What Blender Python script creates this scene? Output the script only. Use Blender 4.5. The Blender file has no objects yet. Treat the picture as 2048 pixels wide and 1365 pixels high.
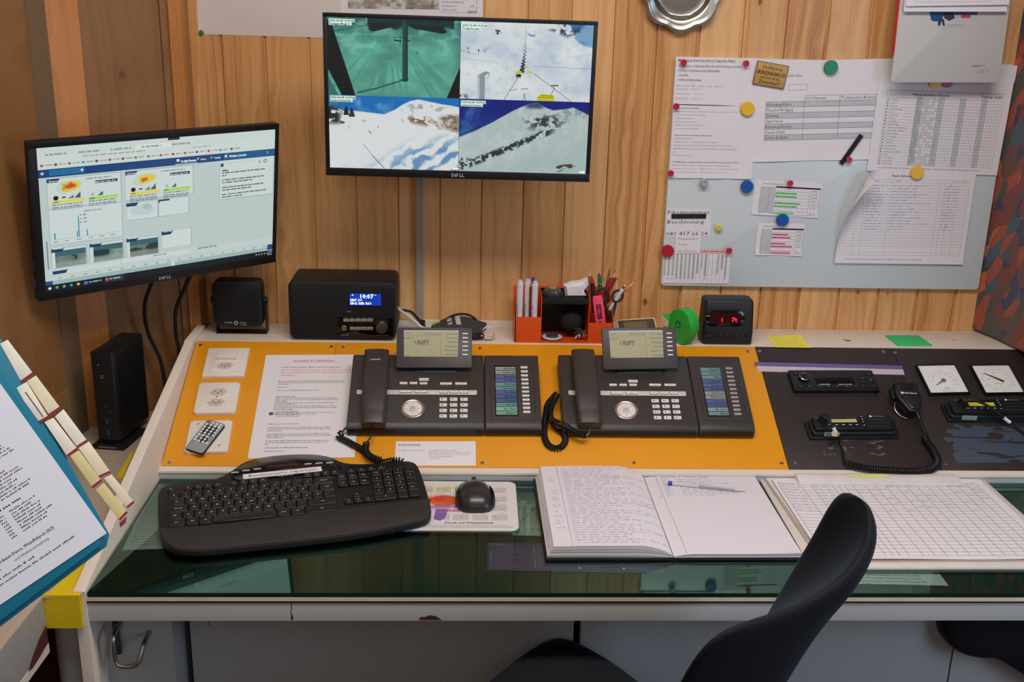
import bpy, bmesh, math, random
import numpy as np
from mathutils import Vector, Matrix
random.seed(7)
C = bpy.context.scene.collection
SC = bpy.context.scene
# ------------------------------------------------------------------ camera
FPX = 2150.0                                   # focal length in pixels of a 2048 px wide frame
_n = Vector((862-1024, 7400-682.5, FPX)).normalized()          # world down, seen by the camera
_v = Vector((940-1024, 0, FPX)); _v.y = -(_v.x*_n.x+_v.z*_n.z)/_n.y; _v.normalize()
_x = _n.cross(_v)
CAM = Vector((0, -2.42, 1.66))
cam = bpy.data.objects.new('camera', bpy.data.cameras.new('camera')); C.objects.link(cam)
R = Matrix(((_x.x, -_x.y, -_x.z), (_v.x, -_v.y, -_v.z), (-_n.x, _n.y, _n.z)))
cam.matrix_world = Matrix.Translation(CAM) @ R.to_4x4()
cam.data.sensor_width = 36; cam.data.lens = FPX/2048*36; cam.data.clip_start = .01
SC.camera = cam
SC.view_settings.view_transform = 'Standard'; SC.view_settings.look = 'None'
SC.view_settings.gamma = 1; SC.view_settings.exposure = 0.25; SC.view_settings.use_curve_mapping = False
# ------------------------------------------------------------------ world and lights
def s2l(c):
    return tuple(((x/255)/12.92 if x/255 <= .04045 else ((x/255+.055)/1.055)**2.4) for x in c)
W = bpy.data.worlds.new('world'); SC.world = W; W.use_nodes = True
W.node_tree.nodes['Background'].inputs[0].default_value = (.75, .85, 1, 1)
W.node_tree.nodes['Background'].inputs[1].default_value = .08
def area(name, loc, target, size, size_y, power, col):
    l = bpy.data.lights.new(name, 'AREA'); l.shape = 'RECTANGLE'; l.size = size; l.size_y = size_y
    l.energy = power; l.color = col
    o = bpy.data.objects.new(name, l); C.objects.link(o); o.location = loc
    o.rotation_euler = (Vector(target)-Vector(loc)).to_track_quat('-Z', 'Y').to_euler()
    return o
area('ceiling_lamp_light', (.25, -1.35, 2.54), (.25, -1.1, 0), 1.6, .5, 27, (1, .93, .87))
area('window_daylight', (2.05, -2.0, 1.5), (.3, -.6, 1.0), 1.2, 1.0, 17, (.5, .72, 1))
area('window_daylight_rear', (-.2, -3.5, 2.15), (.2, 0, 1.1), 2.2, .6, 4.5, (.78, .88, 1))
# ------------------------------------------------------------------ measuring: the photograph's points brought onto real planes
def ray(px, py):
    d = Vector((px-1024, py-682.5, FPX)); return Vector((d.dot(_x), d.dot(_v), -d.dot(_n)))
def onN(px, py, P, N):
    d = ray(px, py); return CAM + d*((Vector(P)-CAM).dot(N)/d.dot(N))
def onY(px, py, Y): return onN(px, py, (0, Y, 0), Vector((0, 1, 0)))
def onZ(px, py, Z): return onN(px, py, (0, 0, Z), Vector((0, 0, 1)))
def onX(px, py, X): return onN(px, py, (X, 0, 0), Vector((1, 0, 0)))
ZG = .75                                       # top of the glass
A25 = math.radians(25); PN = Vector((0, -math.sin(A25), math.cos(A25))); PU = Vector((0, math.cos(A25), math.sin(A25)))
P0 = onZ(1000, 938, .768)                      # lower edge of the sloping plates
def onP(px, py, h=0.0): return onN(px, py, P0+PN*h, PN)
def pc(px, py, h=0.0):                         # coordinates on the sloping console: x, up the slope
    p = onP(px, py, h); return (p.x, (p-P0).dot(PU))
def frame(o, xd, n):
    n = n.normalized(); xd = (xd-n*xd.dot(n)).normalized(); y = n.cross(xd)
    m = Matrix.Identity(4)
    for i in range(3): m[i][0] = xd[i]; m[i][1] = y[i]; m[i][2] = n[i]; m[i][3] = o[i]
    return m
def quad(tl, tr, br, bl, fn):                  # a rectangle lying on a plane: its frame (origin in the middle), width, height
    a, b, c, d = fn(*tl), fn(*tr), fn(*br), fn(*bl)
    o = (a+b+c+d)/4; xd = (b-a)+(c-d); yd = (a-d)+(b-c)
    n = xd.cross(yd).normalized()
    xd = (xd+yd.cross(n)).normalized()
    return frame(o, xd, n), ((b-a).length+(c-d).length)/2, ((a-d).length+(b-c).length)/2
# ------------------------------------------------------------------ objects
def tag(o, label=None, cat=None, group=None, kind=None):
    if label: o['label'] = label
    if cat: o['category'] = cat
    if group: o['group'] = group
    if kind: o['kind'] = kind
    return o
def thing(name, label, cat, M=None, group=None):
    o = bpy.data.objects.new(name, None); C.objects.link(o); o.empty_display_size = .02
    o.matrix_world = M if M is not None else Matrix.Identity(4)
    return tag(o, label, cat, group)
def T(x=0, y=0, z=0): return Matrix.Translation((x, y, z))
def RX(a): return Matrix.Rotation(math.radians(a), 4, 'X')
def RY(a): return Matrix.Rotation(math.radians(a), 4, 'Y')
def RZ(a): return Matrix.Rotation(math.radians(a), 4, 'Z')
_tc = {}
def tmesh(s, b):
    k = (s, b)
    if k not in _tc:
        cu = bpy.data.curves.new('t', 'FONT'); cu.body = s; cu.size = 1; cu.resolution_u = 1
        if b: cu.offset = .018
        ob = bpy.data.objects.new('t', cu); me = bpy.data.meshes.new_from_object(ob)
        vs = [(v.co.x, v.co.y) for v in me.vertices]; fs = [tuple(p.vertices) for p in me.polygons]
        w = max([v[0] for v in vs]+[.01]); bpy.data.objects.remove(ob); bpy.data.curves.remove(cu); bpy.data.meshes.remove(me)
        _tc[k] = (vs, fs, w)
    return _tc[k]
class B:
    def __init__(s, sc=1.0): s.v = []; s.f = []; s.mi = []; s.mats = []; s.sc = sc; s.M = Matrix.Identity(4); s.W = None
    def add(s, vs, fs, m):
        k = len(s.v)
        if m not in s.mats: s.mats.append(m)
        i = s.mats.index(m)
        for p in vs:
            q = s.M @ Vector(p)
            if s.W: q = Vector(s.W(q.x, q.y, q.z))
            s.v.append(q*s.sc)
        for f in fs: s.f.append([k+j for j in f]); s.mi.append(i)
    def loft(s, rings, m, cap=True, closed=False):
        n = len(rings[0]); vs = [p for r in rings for p in r]; fs = []
        for i in range(len(rings)-(0 if closed else 1)):
            a = i*n; b = ((i+1) % len(rings))*n
            for j in range(n): fs.append((a+j, a+(j+1) % n, b+(j+1) % n, b+j))
        if cap and not closed: fs.append(tuple(range(n))[::-1]); fs.append(tuple((len(rings)-1)*n+j for j in range(n)))
        s.add(vs, fs, m)
    def prism(s, poly, z0, z1, m, c=0.0, cb=0.0):
        n = len(poly)
        ar = sum(poly[i][0]*poly[(i+1) % n][1]-poly[(i+1) % n][0]*poly[i][1] for i in range(n))
        if ar < 0: poly = poly[::-1]
        def ins(d):
            if d == 0: return poly
            out = []
            for i in range(n):
                p0 = Vector(poly[i-1]); p = Vector(poly[i]); p1 = Vector(poly[(i+1) % n])
                e0 = (p-p0); e1 = (p1-p)
                if e0.length < 1e-9 or e1.length < 1e-9: out.append(poly[i]); continue
                e0.normalize(); e1.normalize()
                n0 = Vector((-e0.y, e0.x)); n1 = Vector((-e1.y, e1.x)); nn = n0+n1
                if nn.length < .2: nn = n0
                nn = nn/max(nn.length_squared/2, .3) if nn.length_squared > 0 else n0
                q = p+nn*d; out.append((q.x, q.y))
            return out
        r = []
        if cb: r += [[(x, y, z0) for x, y in ins(cb)], [(x, y, z0+cb) for x, y in poly]]
        else: r += [[(x, y, z0) for x, y in poly]]
        if c: r += [[(x, y, z1-c) for x, y in poly], [(x, y, z1-c*.3) for x, y in ins(c*.3)], [(x, y, z1) for x, y in ins(c)]]
        else: r += [[(x, y, z1) for x, y in poly]]
        s.loft(r, m)
    def box(s, x0, x1, y0, y1, z0, z1, m, r=0.0, c=0.0, cb=0.0, seg=4):
        s.prism(rrect(x0, x1, y0, y1, r, seg), z0, z1, m, c, cb)
    def cyl(s, p0, p1, r0, m, r1=None, n=20, c=0.0):
        r1 = r0 if r1 is None else r1
        p0 = Vector(p0); p1 = Vector(p1); d = p1-p0; L = d.length; q = d.to_track_quat('Z', 'Y').to_matrix()
        st = [(0, r0), (L, r1)] if not c else [(0, r0-c), (c, r0), (L-c, r1), (L, r1-c)]
        s.loft([[p0+q @ Vector((r*math.cos(2*math.pi*k/n), r*math.sin(2*math.pi*k/n), z)) for k in range(n)] for z, r in st], m)
    def lathe(s, prof, m, n=32, o=(0, 0, 0), sx=1, sy=1):
        s.loft([[(o[0]+r*sx*math.cos(2*math.pi*k/n), o[1]+r*sy*math.sin(2*math.pi*k/n), o[2]+z) for k in range(n)] for r, z in prof], m)
    def ell(s, c, r, m, n=16, k=10):
        s.lathe([(max(math.sin(math.pi*i/k), .01), -math.cos(math.pi*i/k)*r[2]) for i in range(k+1)], m, n, c, r[0], r[1])
    def tube(s, pts, r, m, n=8, closed=False):
        pts = [Vector(p) for p in pts]; N = len(pts); rings = []; up = None
        for i, p in enumerate(pts):
            if closed: t = pts[(i+1) % N]-pts[i-1]
            else: t = pts[min(i+1, N-1)]-pts[max(i-1, 0)]
            t.normalize()
            if up is None: up = t.orthogonal().normalized()
            up = (up-t*up.dot(t)); up = up.normalized() if up.length > 1e-6 else t.orthogonal().normalized()
            sd = t.cross(up); rr = r[i] if isinstance(r, (list, tuple)) else r
            rings.append([p+up*rr*math.cos(2*math.pi*k/n)+sd*rr*math.sin(2*math.pi*k/n) for k in range(n)])
        s.loft(rings, m, closed=closed)
    def rect(s, x0, x1, y0, y1, z, m, step=None):
        if not step: s.add([(x0, y0, z), (x1, y0, z), (x1, y1, z), (x0, y1, z)], [(0, 1, 2, 3)], m); return
        nx = max(1, int(math.ceil(abs(x1-x0)/step))); ny = max(1, int(math.ceil(abs(y1-y0)/step)))
        vs = [(x0+(x1-x0)*i/nx, y0+(y1-y0)*j/ny, z) for j in range(ny+1) for i in range(nx+1)]
        s.add(vs, [(j*(nx+1)+i, j*(nx+1)+i+1, (j+1)*(nx+1)+i+1, (j+1)*(nx+1)+i) for j in range(ny) for i in range(nx)], m)
    def poly(s, pts, z, m): s.add([(p[0], p[1], z) for p in pts], [tuple(range(len(pts)))], m)
    def line(s, pts, w, z, m):
        for i in range(len(pts)-1):
            a = Vector(pts[i][:2]); b = Vector(pts[i+1][:2]); d = b-a
            if d.length < 1e-9: continue
            d.normalize(); q = Vector((-d.y, d.x))*w/2; e = d*w*.3
            s.add([(*(a-q-e), z), (*(b-q+e), z), (*(b+q+e), z), (*(a+q-e), z)], [(0, 1, 2, 3)], m)
    def text(s, st, x, y, size, m, z=.1, al='L', b=False, fit=None, rot=0, sx=1.0, slant=0.0):
        vs, fs, w = tmesh(st, b)
        if fit: sx = fit/(w*size)
        ox = {'L': 0, 'C': -w*size*sx/2, 'R': -w*size*sx}[al]
        ca, sa = math.cos(math.radians(rot)), math.sin(math.radians(rot)); o = []
        for vx, vy in vs:
            a = ox+vx*size*sx+vy*size*slant; c = vy*size
            o.append((x+a*ca-c*sa, y+a*sa+c*ca, z))
        s.add(o, fs, m)
    def words(s, x, y, w, h, m, z=.1, rnd=random):      # a printed line too small to read
        X = x
        while X < x+w:
            l = min(h*rnd.uniform(1.2, 6), x+w-X)
            if l < h*.5: break
            n = max(1, int(l/(h*.8)))
            for k in range(n):
                a = X+l*k/n; hh = h*rnd.choice((.55, .6, .6, .85, .9))
                s.rect(a, a+l/n*.72, y, y+hh, z, m)
            X += l+h*.6
    def scrib(s, x, y, w, h, m, z=.1, lw=.35, dy=0.0):     # handwriting
        X = x; rnd = random
        while X < x+w:
            l = min(rnd.uniform(3, 10)*h*.6, x+w-X); pts = []
            k = int(l/(h*.28))+2
            for i in range(k):
                t = X+l*i/k; up = h*(rnd.choice((.45, .55, 1.0)) if i % 2 else rnd.uniform(-.05, .1))
                pts.append((t+(up*.35), y+up+dy*(t-x)))
            s.line(pts, lw, z, m); X += l+h*rnd.uniform(.6, 1.6)
    def coil(s, path, R, pitch, r, m, n=6, seg=10):
        pts = [Vector(p) for p in path]; d = [0]
        for i in range(1, len(pts)): d.append(d[-1]+(pts[i]-pts[i-1]).length)
        L = d[-1]; N = int(L/pitch*seg); out = []; up = None
        for k in range(N+1):
            t = L*k/N; i = 1
            while i < len(pts)-1 and d[i] < t: i += 1
            f = (t-d[i-1])/max(d[i]-d[i-1], 1e-9); p = pts[i-1].lerp(pts[i], f); tg = (pts[i]-pts[i-1]).normalized()
            if i < len(pts)-1 and f > .5: tg = tg.lerp((pts[i+1]-pts[i]).normalized(), f-.5).normalized()
            elif i > 1 and f < .5: tg = tg.lerp((pts[i-1]-pts[i-2]).normalized(), .5-f).normalized()
            if up is None: up = tg.orthogonal().normalized()
            up = (up-tg*up.dot(tg)).normalized(); sd = tg.cross(up); a = 2*math.pi*k/seg
            out.append(p+up*R*math.cos(a)+sd*R*math.sin(a))
        s.tube(out, r, m, n)
    def build(s, name, parent=None, M=None, ang=35, flat=False, kind=None, label=None, uv=None):
        me = bpy.data.meshes.new(name); me.from_pydata([tuple(v) for v in s.v], [], s.f)
        for m in s.mats: me.materials.append(m)
        me.polygons.foreach_set('material_index', s.mi)
        if not flat:
            bm = bmesh.new(); bm.from_mesh(me); bmesh.ops.recalc_face_normals(bm, faces=bm.faces); bm.to_mesh(me); bm.free()
            me.polygons.foreach_set('use_smooth', [True]*len(me.polygons)); me.set_sharp_from_angle(angle=math.radians(ang))
        me.update()
        o = bpy.data.objects.new(name, me); C.objects.link(o)
        if parent is not None: o.parent = parent
        if M is not None: o.matrix_local = M
        if kind: o['kind'] = kind
        if label: o['label'] = label
        return o
def rrect(x0, x1, y0, y1, r, seg=4):
    if r <= 0: return [(x0, y0), (x1, y0), (x1, y1), (x0, y1)]
    o = []
    for cx, cy, a in ((x1-r, y0+r, -90), (x1-r, y1-r, 0), (x0+r, y1-r, 90), (x0+r, y0+r, 180)):
        for k in range(seg+1):
            t = math.radians(a+90*k/seg); o.append((cx+r*math.cos(t), cy+r*math.sin(t)))
    return o
def spline(pts, k=8, closed=False):
    P = [Vector(p) for p in pts]; n = len(P); out = []
    for i in range(n if closed else n-1):
        p0 = P[(i-1) % n] if closed or i > 0 else P[0]; p1 = P[i]; p2 = P[(i+1) % n]; p3 = P[(i+2) % n] if closed or i+2 < n else P[-1]
        for j in range(k):
            t = j/k; out.append(.5*((2*p1)+(-p0+p2)*t+(2*p0-5*p1+4*p2-p3)*t*t+(-p0+3*p1-3*p2+p3)*t**3))
    if not closed: out.append(P[-1])
    return out
# ------------------------------------------------------------------ materials
_mc = {}
def pm(name, rgb, rough=.5, metal=0.0, var=.06, sc=30.0, bump=0.0, bsc=300.0, coat=0.0, spec=.5, emit=0.0, alpha=1.0, rgb2=None, stretch=None, trans=0.0, ior=1.45, sheen=0.0):
    if name in _mc: return _mc[name]
    m = bpy.data.materials.new(name); m.use_nodes = True; nt = m.node_tree; b = nt.nodes['Principled BSDF']; _mc[name] = m
    c = s2l(rgb); c2 = s2l(rgb2) if rgb2 else tuple(min(1, x*(1+var*2.2)) for x in c); c1 = c if rgb2 else tuple(x*(1-var*2.2) for x in c)
    tc = nt.nodes.new('ShaderNodeTexCoord'); mp = nt.nodes.new('ShaderNodeMapping'); nz = nt.nodes.new('ShaderNodeTexNoise')
    nt.links.new(tc.outputs['Object'], mp.inputs[0]); nt.links.new(mp.outputs[0], nz.inputs['Vector'])
    if stretch: mp.inputs['Scale'].default_value = stretch
    nz.inputs['Scale'].default_value = sc; nz.inputs['Detail'].default_value = 4
    mx = nt.nodes.new('ShaderNodeMix'); mx.data_type = 'RGBA'
    nt.links.new(nz.outputs[0], mx.inputs['Factor']); mx.inputs[6].default_value = (*c1, 1); mx.inputs[7].default_value = (*c2, 1)
    nt.links.new(mx.outputs[2], b.inputs['Base Color'])
    b.inputs['Roughness'].default_value = rough; b.inputs['Metallic'].default_value = metal
    b.inputs['Specular IOR Level'].default_value = spec; b.inputs['Coat Weight'].default_value = coat; b.inputs['Coat Roughness'].default_value = .08
    b.inputs['Alpha'].default_value = alpha; b.inputs['Transmission Weight'].default_value = trans; b.inputs['IOR'].default_value = ior
    b.inputs['Sheen Weight'].default_value = sheen
    if emit: b.inputs['Emission Color'].default_value = (*c, 1); b.inputs['Emission Strength'].default_value = emit
    if bump:
        n2 = nt.nodes.new('ShaderNodeTexNoise'); n2.inputs['Scale'].default_value = bsc; n2.inputs['Detail'].default_value = 3
        bp = nt.nodes.new('ShaderNodeBump'); bp.inputs['Strength'].default_value = bump; bp.inputs['Distance'].default_value = .001
        nt.links.new(mp.outputs[0], n2.inputs['Vector']); nt.links.new(n2.outputs[0], bp.inputs['Height']); nt.links.new(bp.outputs[0], b.inputs['Normal'])
    return m
def attr_mat(name, emit=0.0, rough=.5, coat=0.0):
    m = bpy.data.materials.new(name); m.use_nodes = True; nt = m.node_tree; b = nt.nodes['Principled BSDF']
    a = nt.nodes.new('ShaderNodeAttribute'); a.attribute_name = 'picture'
    b.inputs['Roughness'].default_value = rough; b.inputs['Coat Weight'].default_value = coat
    if emit:
        b.inputs['Base Color'].default_value = (.01, .01, .01, 1)
        nt.links.new(a.outputs['Color'], b.inputs['Emission Color']); b.inputs['Emission Strength'].default_value = emit
    else: nt.links.new(a.outputs['Color'], b.inputs['Base Color'])
    return m
def picture(name, img, w, h, z, mat, parent=None, M=None, cells=None, warp=None):   # a printed or shown picture, coloured vertex by vertex
    H, Wd = img.shape[:2]; xs = np.linspace(-w/2, w/2, Wd+1); ys = np.linspace(h/2, -h/2, H+1)
    X, Y = np.meshgrid(xs, ys); co = np.stack([X, Y, np.full_like(X, z)], -1).reshape(-1, 3)
    if warp: co = np.array([warp(*p) for p in co])
    i = np.arange(H*Wd); r = i//Wd; c = i % Wd; a = r*(Wd+1)+c
    F = np.stack([a+Wd+1, a+Wd+2, a+1, a], -1)
    me = bpy.data.meshes.new(name); me.vertices.add(len(co)); me.vertices.foreach_set('co', co.ravel())
    me.loops.add(H*Wd*4); me.loops.foreach_set('vertex_index', F.ravel()); me.polygons.add(H*Wd)
    me.polygons.foreach_set('loop_start', np.arange(H*Wd)*4); me.update(); me.validate()
    at = me.color_attributes.new('picture', 'FLOAT_COLOR', 'CORNER')
    lin = np.where(img <= .04045, img/12.92, ((np.clip(img, 0, 1)+.055)/1.055)**2.4)
    col = np.concatenate([lin.reshape(-1, 3), np.ones((H*Wd, 1))], -1); at.data.foreach_set('color', np.repeat(col, 4, 0).astype(np.float32).ravel())
    me.materials.append(mat); o = bpy.data.objects.new(name, me); C.objects.link(o)
    if parent is not None: o.parent = parent
    if M is not None: o.matrix_local = M
    return o
_rs = np.random.RandomState(3)
def fbm(h, w, base=4, oct=5, sx=1.0, seed=None, ridge=False):
    rs = np.random.RandomState(seed) if seed is not None else _rs; out = np.zeros((h, w)); amp = 1; tot = 0
    for o in range(oct):
        gy = int(base*2**o)+2; gx = int(base*sx*2**o)+2; g = rs.rand(gy+1, gx+1)
        y = np.linspace(0, gy-1e-3, h); x = np.linspace(0, gx-1e-3, w); yi = y.astype(int); xi = x.astype(int)
        fy = (y-yi)[:, None]; fx = (x-xi)[None]; fy = fy*fy*(3-2*fy); fx = fx*fx*(3-2*fx)
        a = g[yi][:, xi]; b = g[yi][:, xi+1]; c = g[yi+1][:, xi]; d = g[yi+1][:, xi+1]
        n = (a*(1-fx)+b*fx)*(1-fy)+(c*(1-fx)+d*fx)*fy
        if ridge: n = 1-abs(2*n-1)
        out += n*amp; tot += amp; amp *= .5
    return out/tot
class Img:                                      # a small painter on an array, coordinates 0..1 from the top left
    def __init__(s, w, h, bg): s.a = np.zeros((h, w, 3)); s.a[:] = np.array(bg)/255.; s.w = w; s.h = h; s.Y, s.X = np.mgrid[0:h, 0:w]; s.X = (s.X+.5)/w; s.Y = (s.Y+.5)/h
    def mask(s, pts):
        m = np.zeros((s.h, s.w), bool); n = len(pts)
        for i in range(n):
            x0, y0 = pts[i]; x1, y1 = pts[(i+1) % n]
            if y0 == y1: continue
            m ^= ((s.Y >= min(y0, y1)) & (s.Y < max(y0, y1)) & (s.X < x0+(s.Y-y0)*(x1-x0)/(y1-y0)))
        return m
    def fill(s, m, c, a=1.0):
        c = np.array(c, float)/255. if not isinstance(c, np.ndarray) else c
        aa = (m*a)[..., None]; s.a = s.a*(1-aa)+c*aa
    def poly(s, pts, c, a=1.0): s.fill(s.mask(pts), c, a)
    def rect(s, x0, y0, x1, y1, c, a=1.0): s.fill((s.X >= x0) & (s.X < x1) & (s.Y >= y0) & (s.Y < y1), c, a)
    def line(s, x0, y0, x1, y1, wd, c, a=1.0):
        dx, dy = (x1-x0)*s.w, (y1-y0)*s.h; L = math.hypot(dx, dy)+1e-9; px = (s.X-x0)*s.w; py = (s.Y-y0)*s.h
        t = np.clip((px*dx+py*dy)/L**2, 0, 1); d = np.hypot(px-t*dx, py-t*dy); s.fill(np.clip(wd/2+.5-d, 0, 1), c, a)
    def disc(s, x, y, rx, ry, c, a=1.0): s.fill(((s.X-x)/rx)**2+((s.Y-y)/ry)**2 < 1, c, a)
    def words(s, x0, y, x1, h, c, a=.7):
        X = x0
        while X < x1:
            l = random.uniform(.5, 3)*h*s.h/s.w*1.3; s.rect(X, y, min(X+l, x1), y+h*.7, c, a); X += l+h*s.h/s.w*.5
# ------------------------------------------------------------------ wood, fabric and other larger materials
class G:
    def __init__(s, name):
        s.m = bpy.data.materials.new(name); s.m.use_nodes = True; s.nt = s.m.node_tree; s.b = s.nt.nodes['Principled BSDF']
        s.oc = s.nt.nodes.new('ShaderNodeTexCoord').outputs['Object']
    def put(s, sock, v):
        if isinstance(v, bpy.types.NodeSocket): s.nt.links.new(v, sock)
        else: sock.default_value = v
    def math(s, op, a, b=0.0, c=0.0):
        n = s.nt.nodes.new('ShaderNodeMath'); n.operation = op; s.put(n.inputs[0], a); s.put(n.inputs[1], b); s.put(n.inputs[2], c); return n.outputs[0]
    def xyz(s, v): n = s.nt.nodes.new('ShaderNodeSeparateXYZ'); s.put(n.inputs[0], v); return n.outputs
    def comb(s, x, y, z):
        n = s.nt.nodes.new('ShaderNodeCombineXYZ'); s.put(n.inputs[0], x); s.put(n.inputs[1], y); s.put(n.inputs[2], z); return n.outputs[0]
    def noise(s, v, sc, det=3, dist=0.0):
        n = s.nt.nodes.new('ShaderNodeTexNoise'); s.put(n.inputs['Vector'], v); n.inputs['Scale'].default_value = sc; n.inputs['Detail'].default_value = det; n.inputs['Distortion'].default_value = dist; return n.outputs[0]
    def vor(s, v, sc, out='Distance', feat='F1'):
        n = s.nt.nodes.new('ShaderNodeTexVoronoi'); n.feature = feat; s.put(n.inputs['Vector'], v); n.inputs['Scale'].default_value = sc; return n.outputs[out]
    def white(s, v): n = s.nt.nodes.new('ShaderNodeTexWhiteNoise'); n.noise_dimensions = '1D'; s.put(n.inputs['W'], v); return n.outputs[0]
    def mix(s, f, a, b, mode='MIX'):
        n = s.nt.nodes.new('ShaderNodeMix'); n.data_type = 'RGBA'; n.blend_type = mode; s.put(n.inputs['Factor'], f)
        for i, c in ((6, a), (7, b)):
            if isinstance(c, tuple): c = (*s2l(c), 1)
            s.put(n.inputs[i], c)
        return n.outputs[2]
    def ramp(s, f, st, const=False):
        n = s.nt.nodes.new('ShaderNodeValToRGB'); s.put(n.inputs[0], f); e = n.color_ramp.elements
        if const: n.color_ramp.interpolation = 'CONSTANT'
        while len(e) < len(st): e.new(.5)
        for k, (p, c) in enumerate(st): e[k].position = p; e[k].color = (*s2l(c), 1) if len(c) == 3 else c
        return n.outputs[0]
    def bump(s, h, st=.3, d=.001):
        n = s.nt.nodes.new('ShaderNodeBump'); n.inputs['Strength'].default_value = st; n.inputs['Distance'].default_value = d
        s.put(n.inputs['Height'], h); s.nt.links.new(n.outputs[0], s.b.inputs['Normal'])
    def done(s, col, rough=.5, **k):
        s.put(s.b.inputs['Base Color'], col); s.put(s.b.inputs['Roughness'], rough)
        for a, v in k.items(): s.put(s.b.inputs[a.replace('_', ' ')], v)
        return s.m
PW = .0941; PX0 = .1252
def wood(name, light, dark, rim, knots=True, pw=PW, x0=PX0, axis=0, rough=.42, kc=(120, 66, 30)):
    g = G(name); o = g.xyz(g.oc); X, Z = o[axis], o[2]
    pid = g.math('FLOOR', g.math('DIVIDE', g.math('SUBTRACT', X, x0), pw)); rnd = g.white(pid)
    off = g.math('MULTIPLY', rnd, 37.0)
    kd = None
    u = g.math('ADD', X, 0.0); v = g.comb(g.math('MULTIPLY', u, 14.0), off, g.math('MULTIPLY', g.math('ADD', Z, off), 8.5))
    dist = g.vor(v, 1.0); rr = g.vor(v, 1.0, 'Color')
    rx = g.xyz(rr)[0]
    # grain: long figure lines, bent around the knots
    wob = g.noise(g.comb(g.math('MULTIPLY', X, 6.0), off, g.math('MULTIPLY', Z, 1.1)), 1.6, 2)
    infl = g.math('POWER', g.math('MAXIMUM', g.math('SUBTRACT', 1.0, g.math('MULTIPLY', dist, 1.7)), 0.0), 2.0)
    gx = g.math('ADD', g.math('MULTIPLY', X, 75.0), g.math('ADD', g.math('MULTIPLY', wob, 6.0), g.math('MULTIPLY', infl, 1.2)))
    fig = g.noise(g.comb(gx, off, g.math('MULTIPLY', Z, .9)), 1.0, 2)
    fine = g.noise(g.comb(g.math('MULTIPLY', X, 420.0), off, g.math('MULTIPLY', Z, 9.0)), 1.0, 2)
    f = g.math('ADD', g.math('MULTIPLY', g.math('SUBTRACT', fig, .5), 1.5), g.math('ADD', g.math('MULTIPLY', g.math('SUBTRACT', fine, .5), .7), g.math('MULTIPLY', rnd, .7)))
    col = g.ramp(f, [(0.0, light), (.55, dark), (1.0, rim)])
    if knots:
        on = g.math('GREATER_THAN', rx, .74)
        kr = g.math('MULTIPLY', g.math('ADD', -.06, g.math('MULTIPLY', rx, .16)), on)
        halo = g.math('MULTIPLY', g.math('SMOOTH_MIN', 1.0, g.math('DIVIDE', kr, g.math('MAXIMUM', dist, .01)), .3), .45)
        col = g.mix(g.math('MULTIPLY', halo, on), col, rim)
        core = g.math('LESS_THAN', g.math('ADD', dist, g.math('MULTIPLY', g.math('SUBTRACT', fine, .5), .03)), kr)
        col = g.mix(g.math('MULTIPLY', core, .85), col, kc)
    g.bump(fig, .12)
    return g.done(col, rough, Coat_Weight=.12, Coat_Roughness=.3)
pine = wood('pine_boards', (226, 176, 118), (206, 150, 90), (172, 112, 60))
ply = wood('brown_panel', (146, 104, 62), (132, 91, 50), (112, 74, 38), pw=2.0, x0=.3, rough=.5)
post_w = wood('orange_pine_post', (196, 130, 68), (172, 106, 52), (136, 78, 36), pw=1.5, x0=.2)
white_lam = pm('white_laminate', (224, 212, 198), .38, var=.012, sc=6)
grey_lam = pm('grey_white_laminate', (176, 180, 180), .45, var=.02, sc=5)
edge_dark = pm('dark_edge_line', (52, 34, 24), .6)
dkfloor = pm('dark_floor', (70, 66, 62), .7, sc=8)
ceil_m = pm('ceiling_paint', (225, 218, 205), .8, sc=3)
green_under = pm('green_underlay', (22, 54, 45), .55, var=.05, sc=4)
chrome = pm('chrome', (215, 212, 208), .22, 1.0)
steel = pm('brushed_steel', (170, 165, 158), .35, 1.0, stretch=(1, 1, 20))
blk = pm('black_plastic', (17, 19, 22), .42, var=.1, bump=.15, bsc=900)
blk2 = pm('soft_black_plastic', (24, 26, 29), .5, var=.08, bump=.2, bsc=900)
gloss_blk = pm('gloss_black', (10, 10, 12), .12, coat=.5)
paper_w = pm('white_paper', (226, 222, 226), .75, var=.01, sc=8)
ink = pm('black_ink', (40, 38, 42), .7)
grey_ink = pm('grey_ink', (88, 86, 92), .7)
# ------------------------------------------------------------------ room
def struct(b, name, **k): o = b.build(name, kind='structure', **k); return o
WX0, WX1 = -.605, 1.30
b = B(); x = PX0-9*PW; rings = []
prof = []
while x < WX1+.4:
    prof += [(x+.0012, .0055), (x+.0022, .0), (x+.0880, .0), (x+.0900, .0028), (x+.0926, .0032), (x+.0936, .0055)]; x += PW
prof = [(-.75, 0)]+[p for p in prof if p[0] > -.745]
vs = []; fs = []
for k, z in enumerate((0, 2.56)): vs += [(px_, py_, z) for px_, py_ in prof]
n = len(prof)
for i in range(n-1): fs.append((i, i+1, n+i+1, n+i))
b.add(vs, fs, pine); b.box(-.75, prof[-1][0], .006, .05, 0, 2.56, ply); struct(b, 'wall_back')
b = B(); b.box(-2.2, 2.2, -3.9, .05, -.05, 0, dkfloor); struct(b, 'floor')
b = B(); b.box(-2.2, 2.2, -3.9, .05, 2.56, 2.62, ceil_m); struct(b, 'ceiling')
b = B(); b.box(-2.2, 2.2, -3.9, -3.85, 0, 2.56, pine); struct(b, 'wall_front')
b = B(); b.box(2.15, 2.2, -3.9, .05, 0, 2.56, pine); struct(b, 'wall_right')
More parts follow.
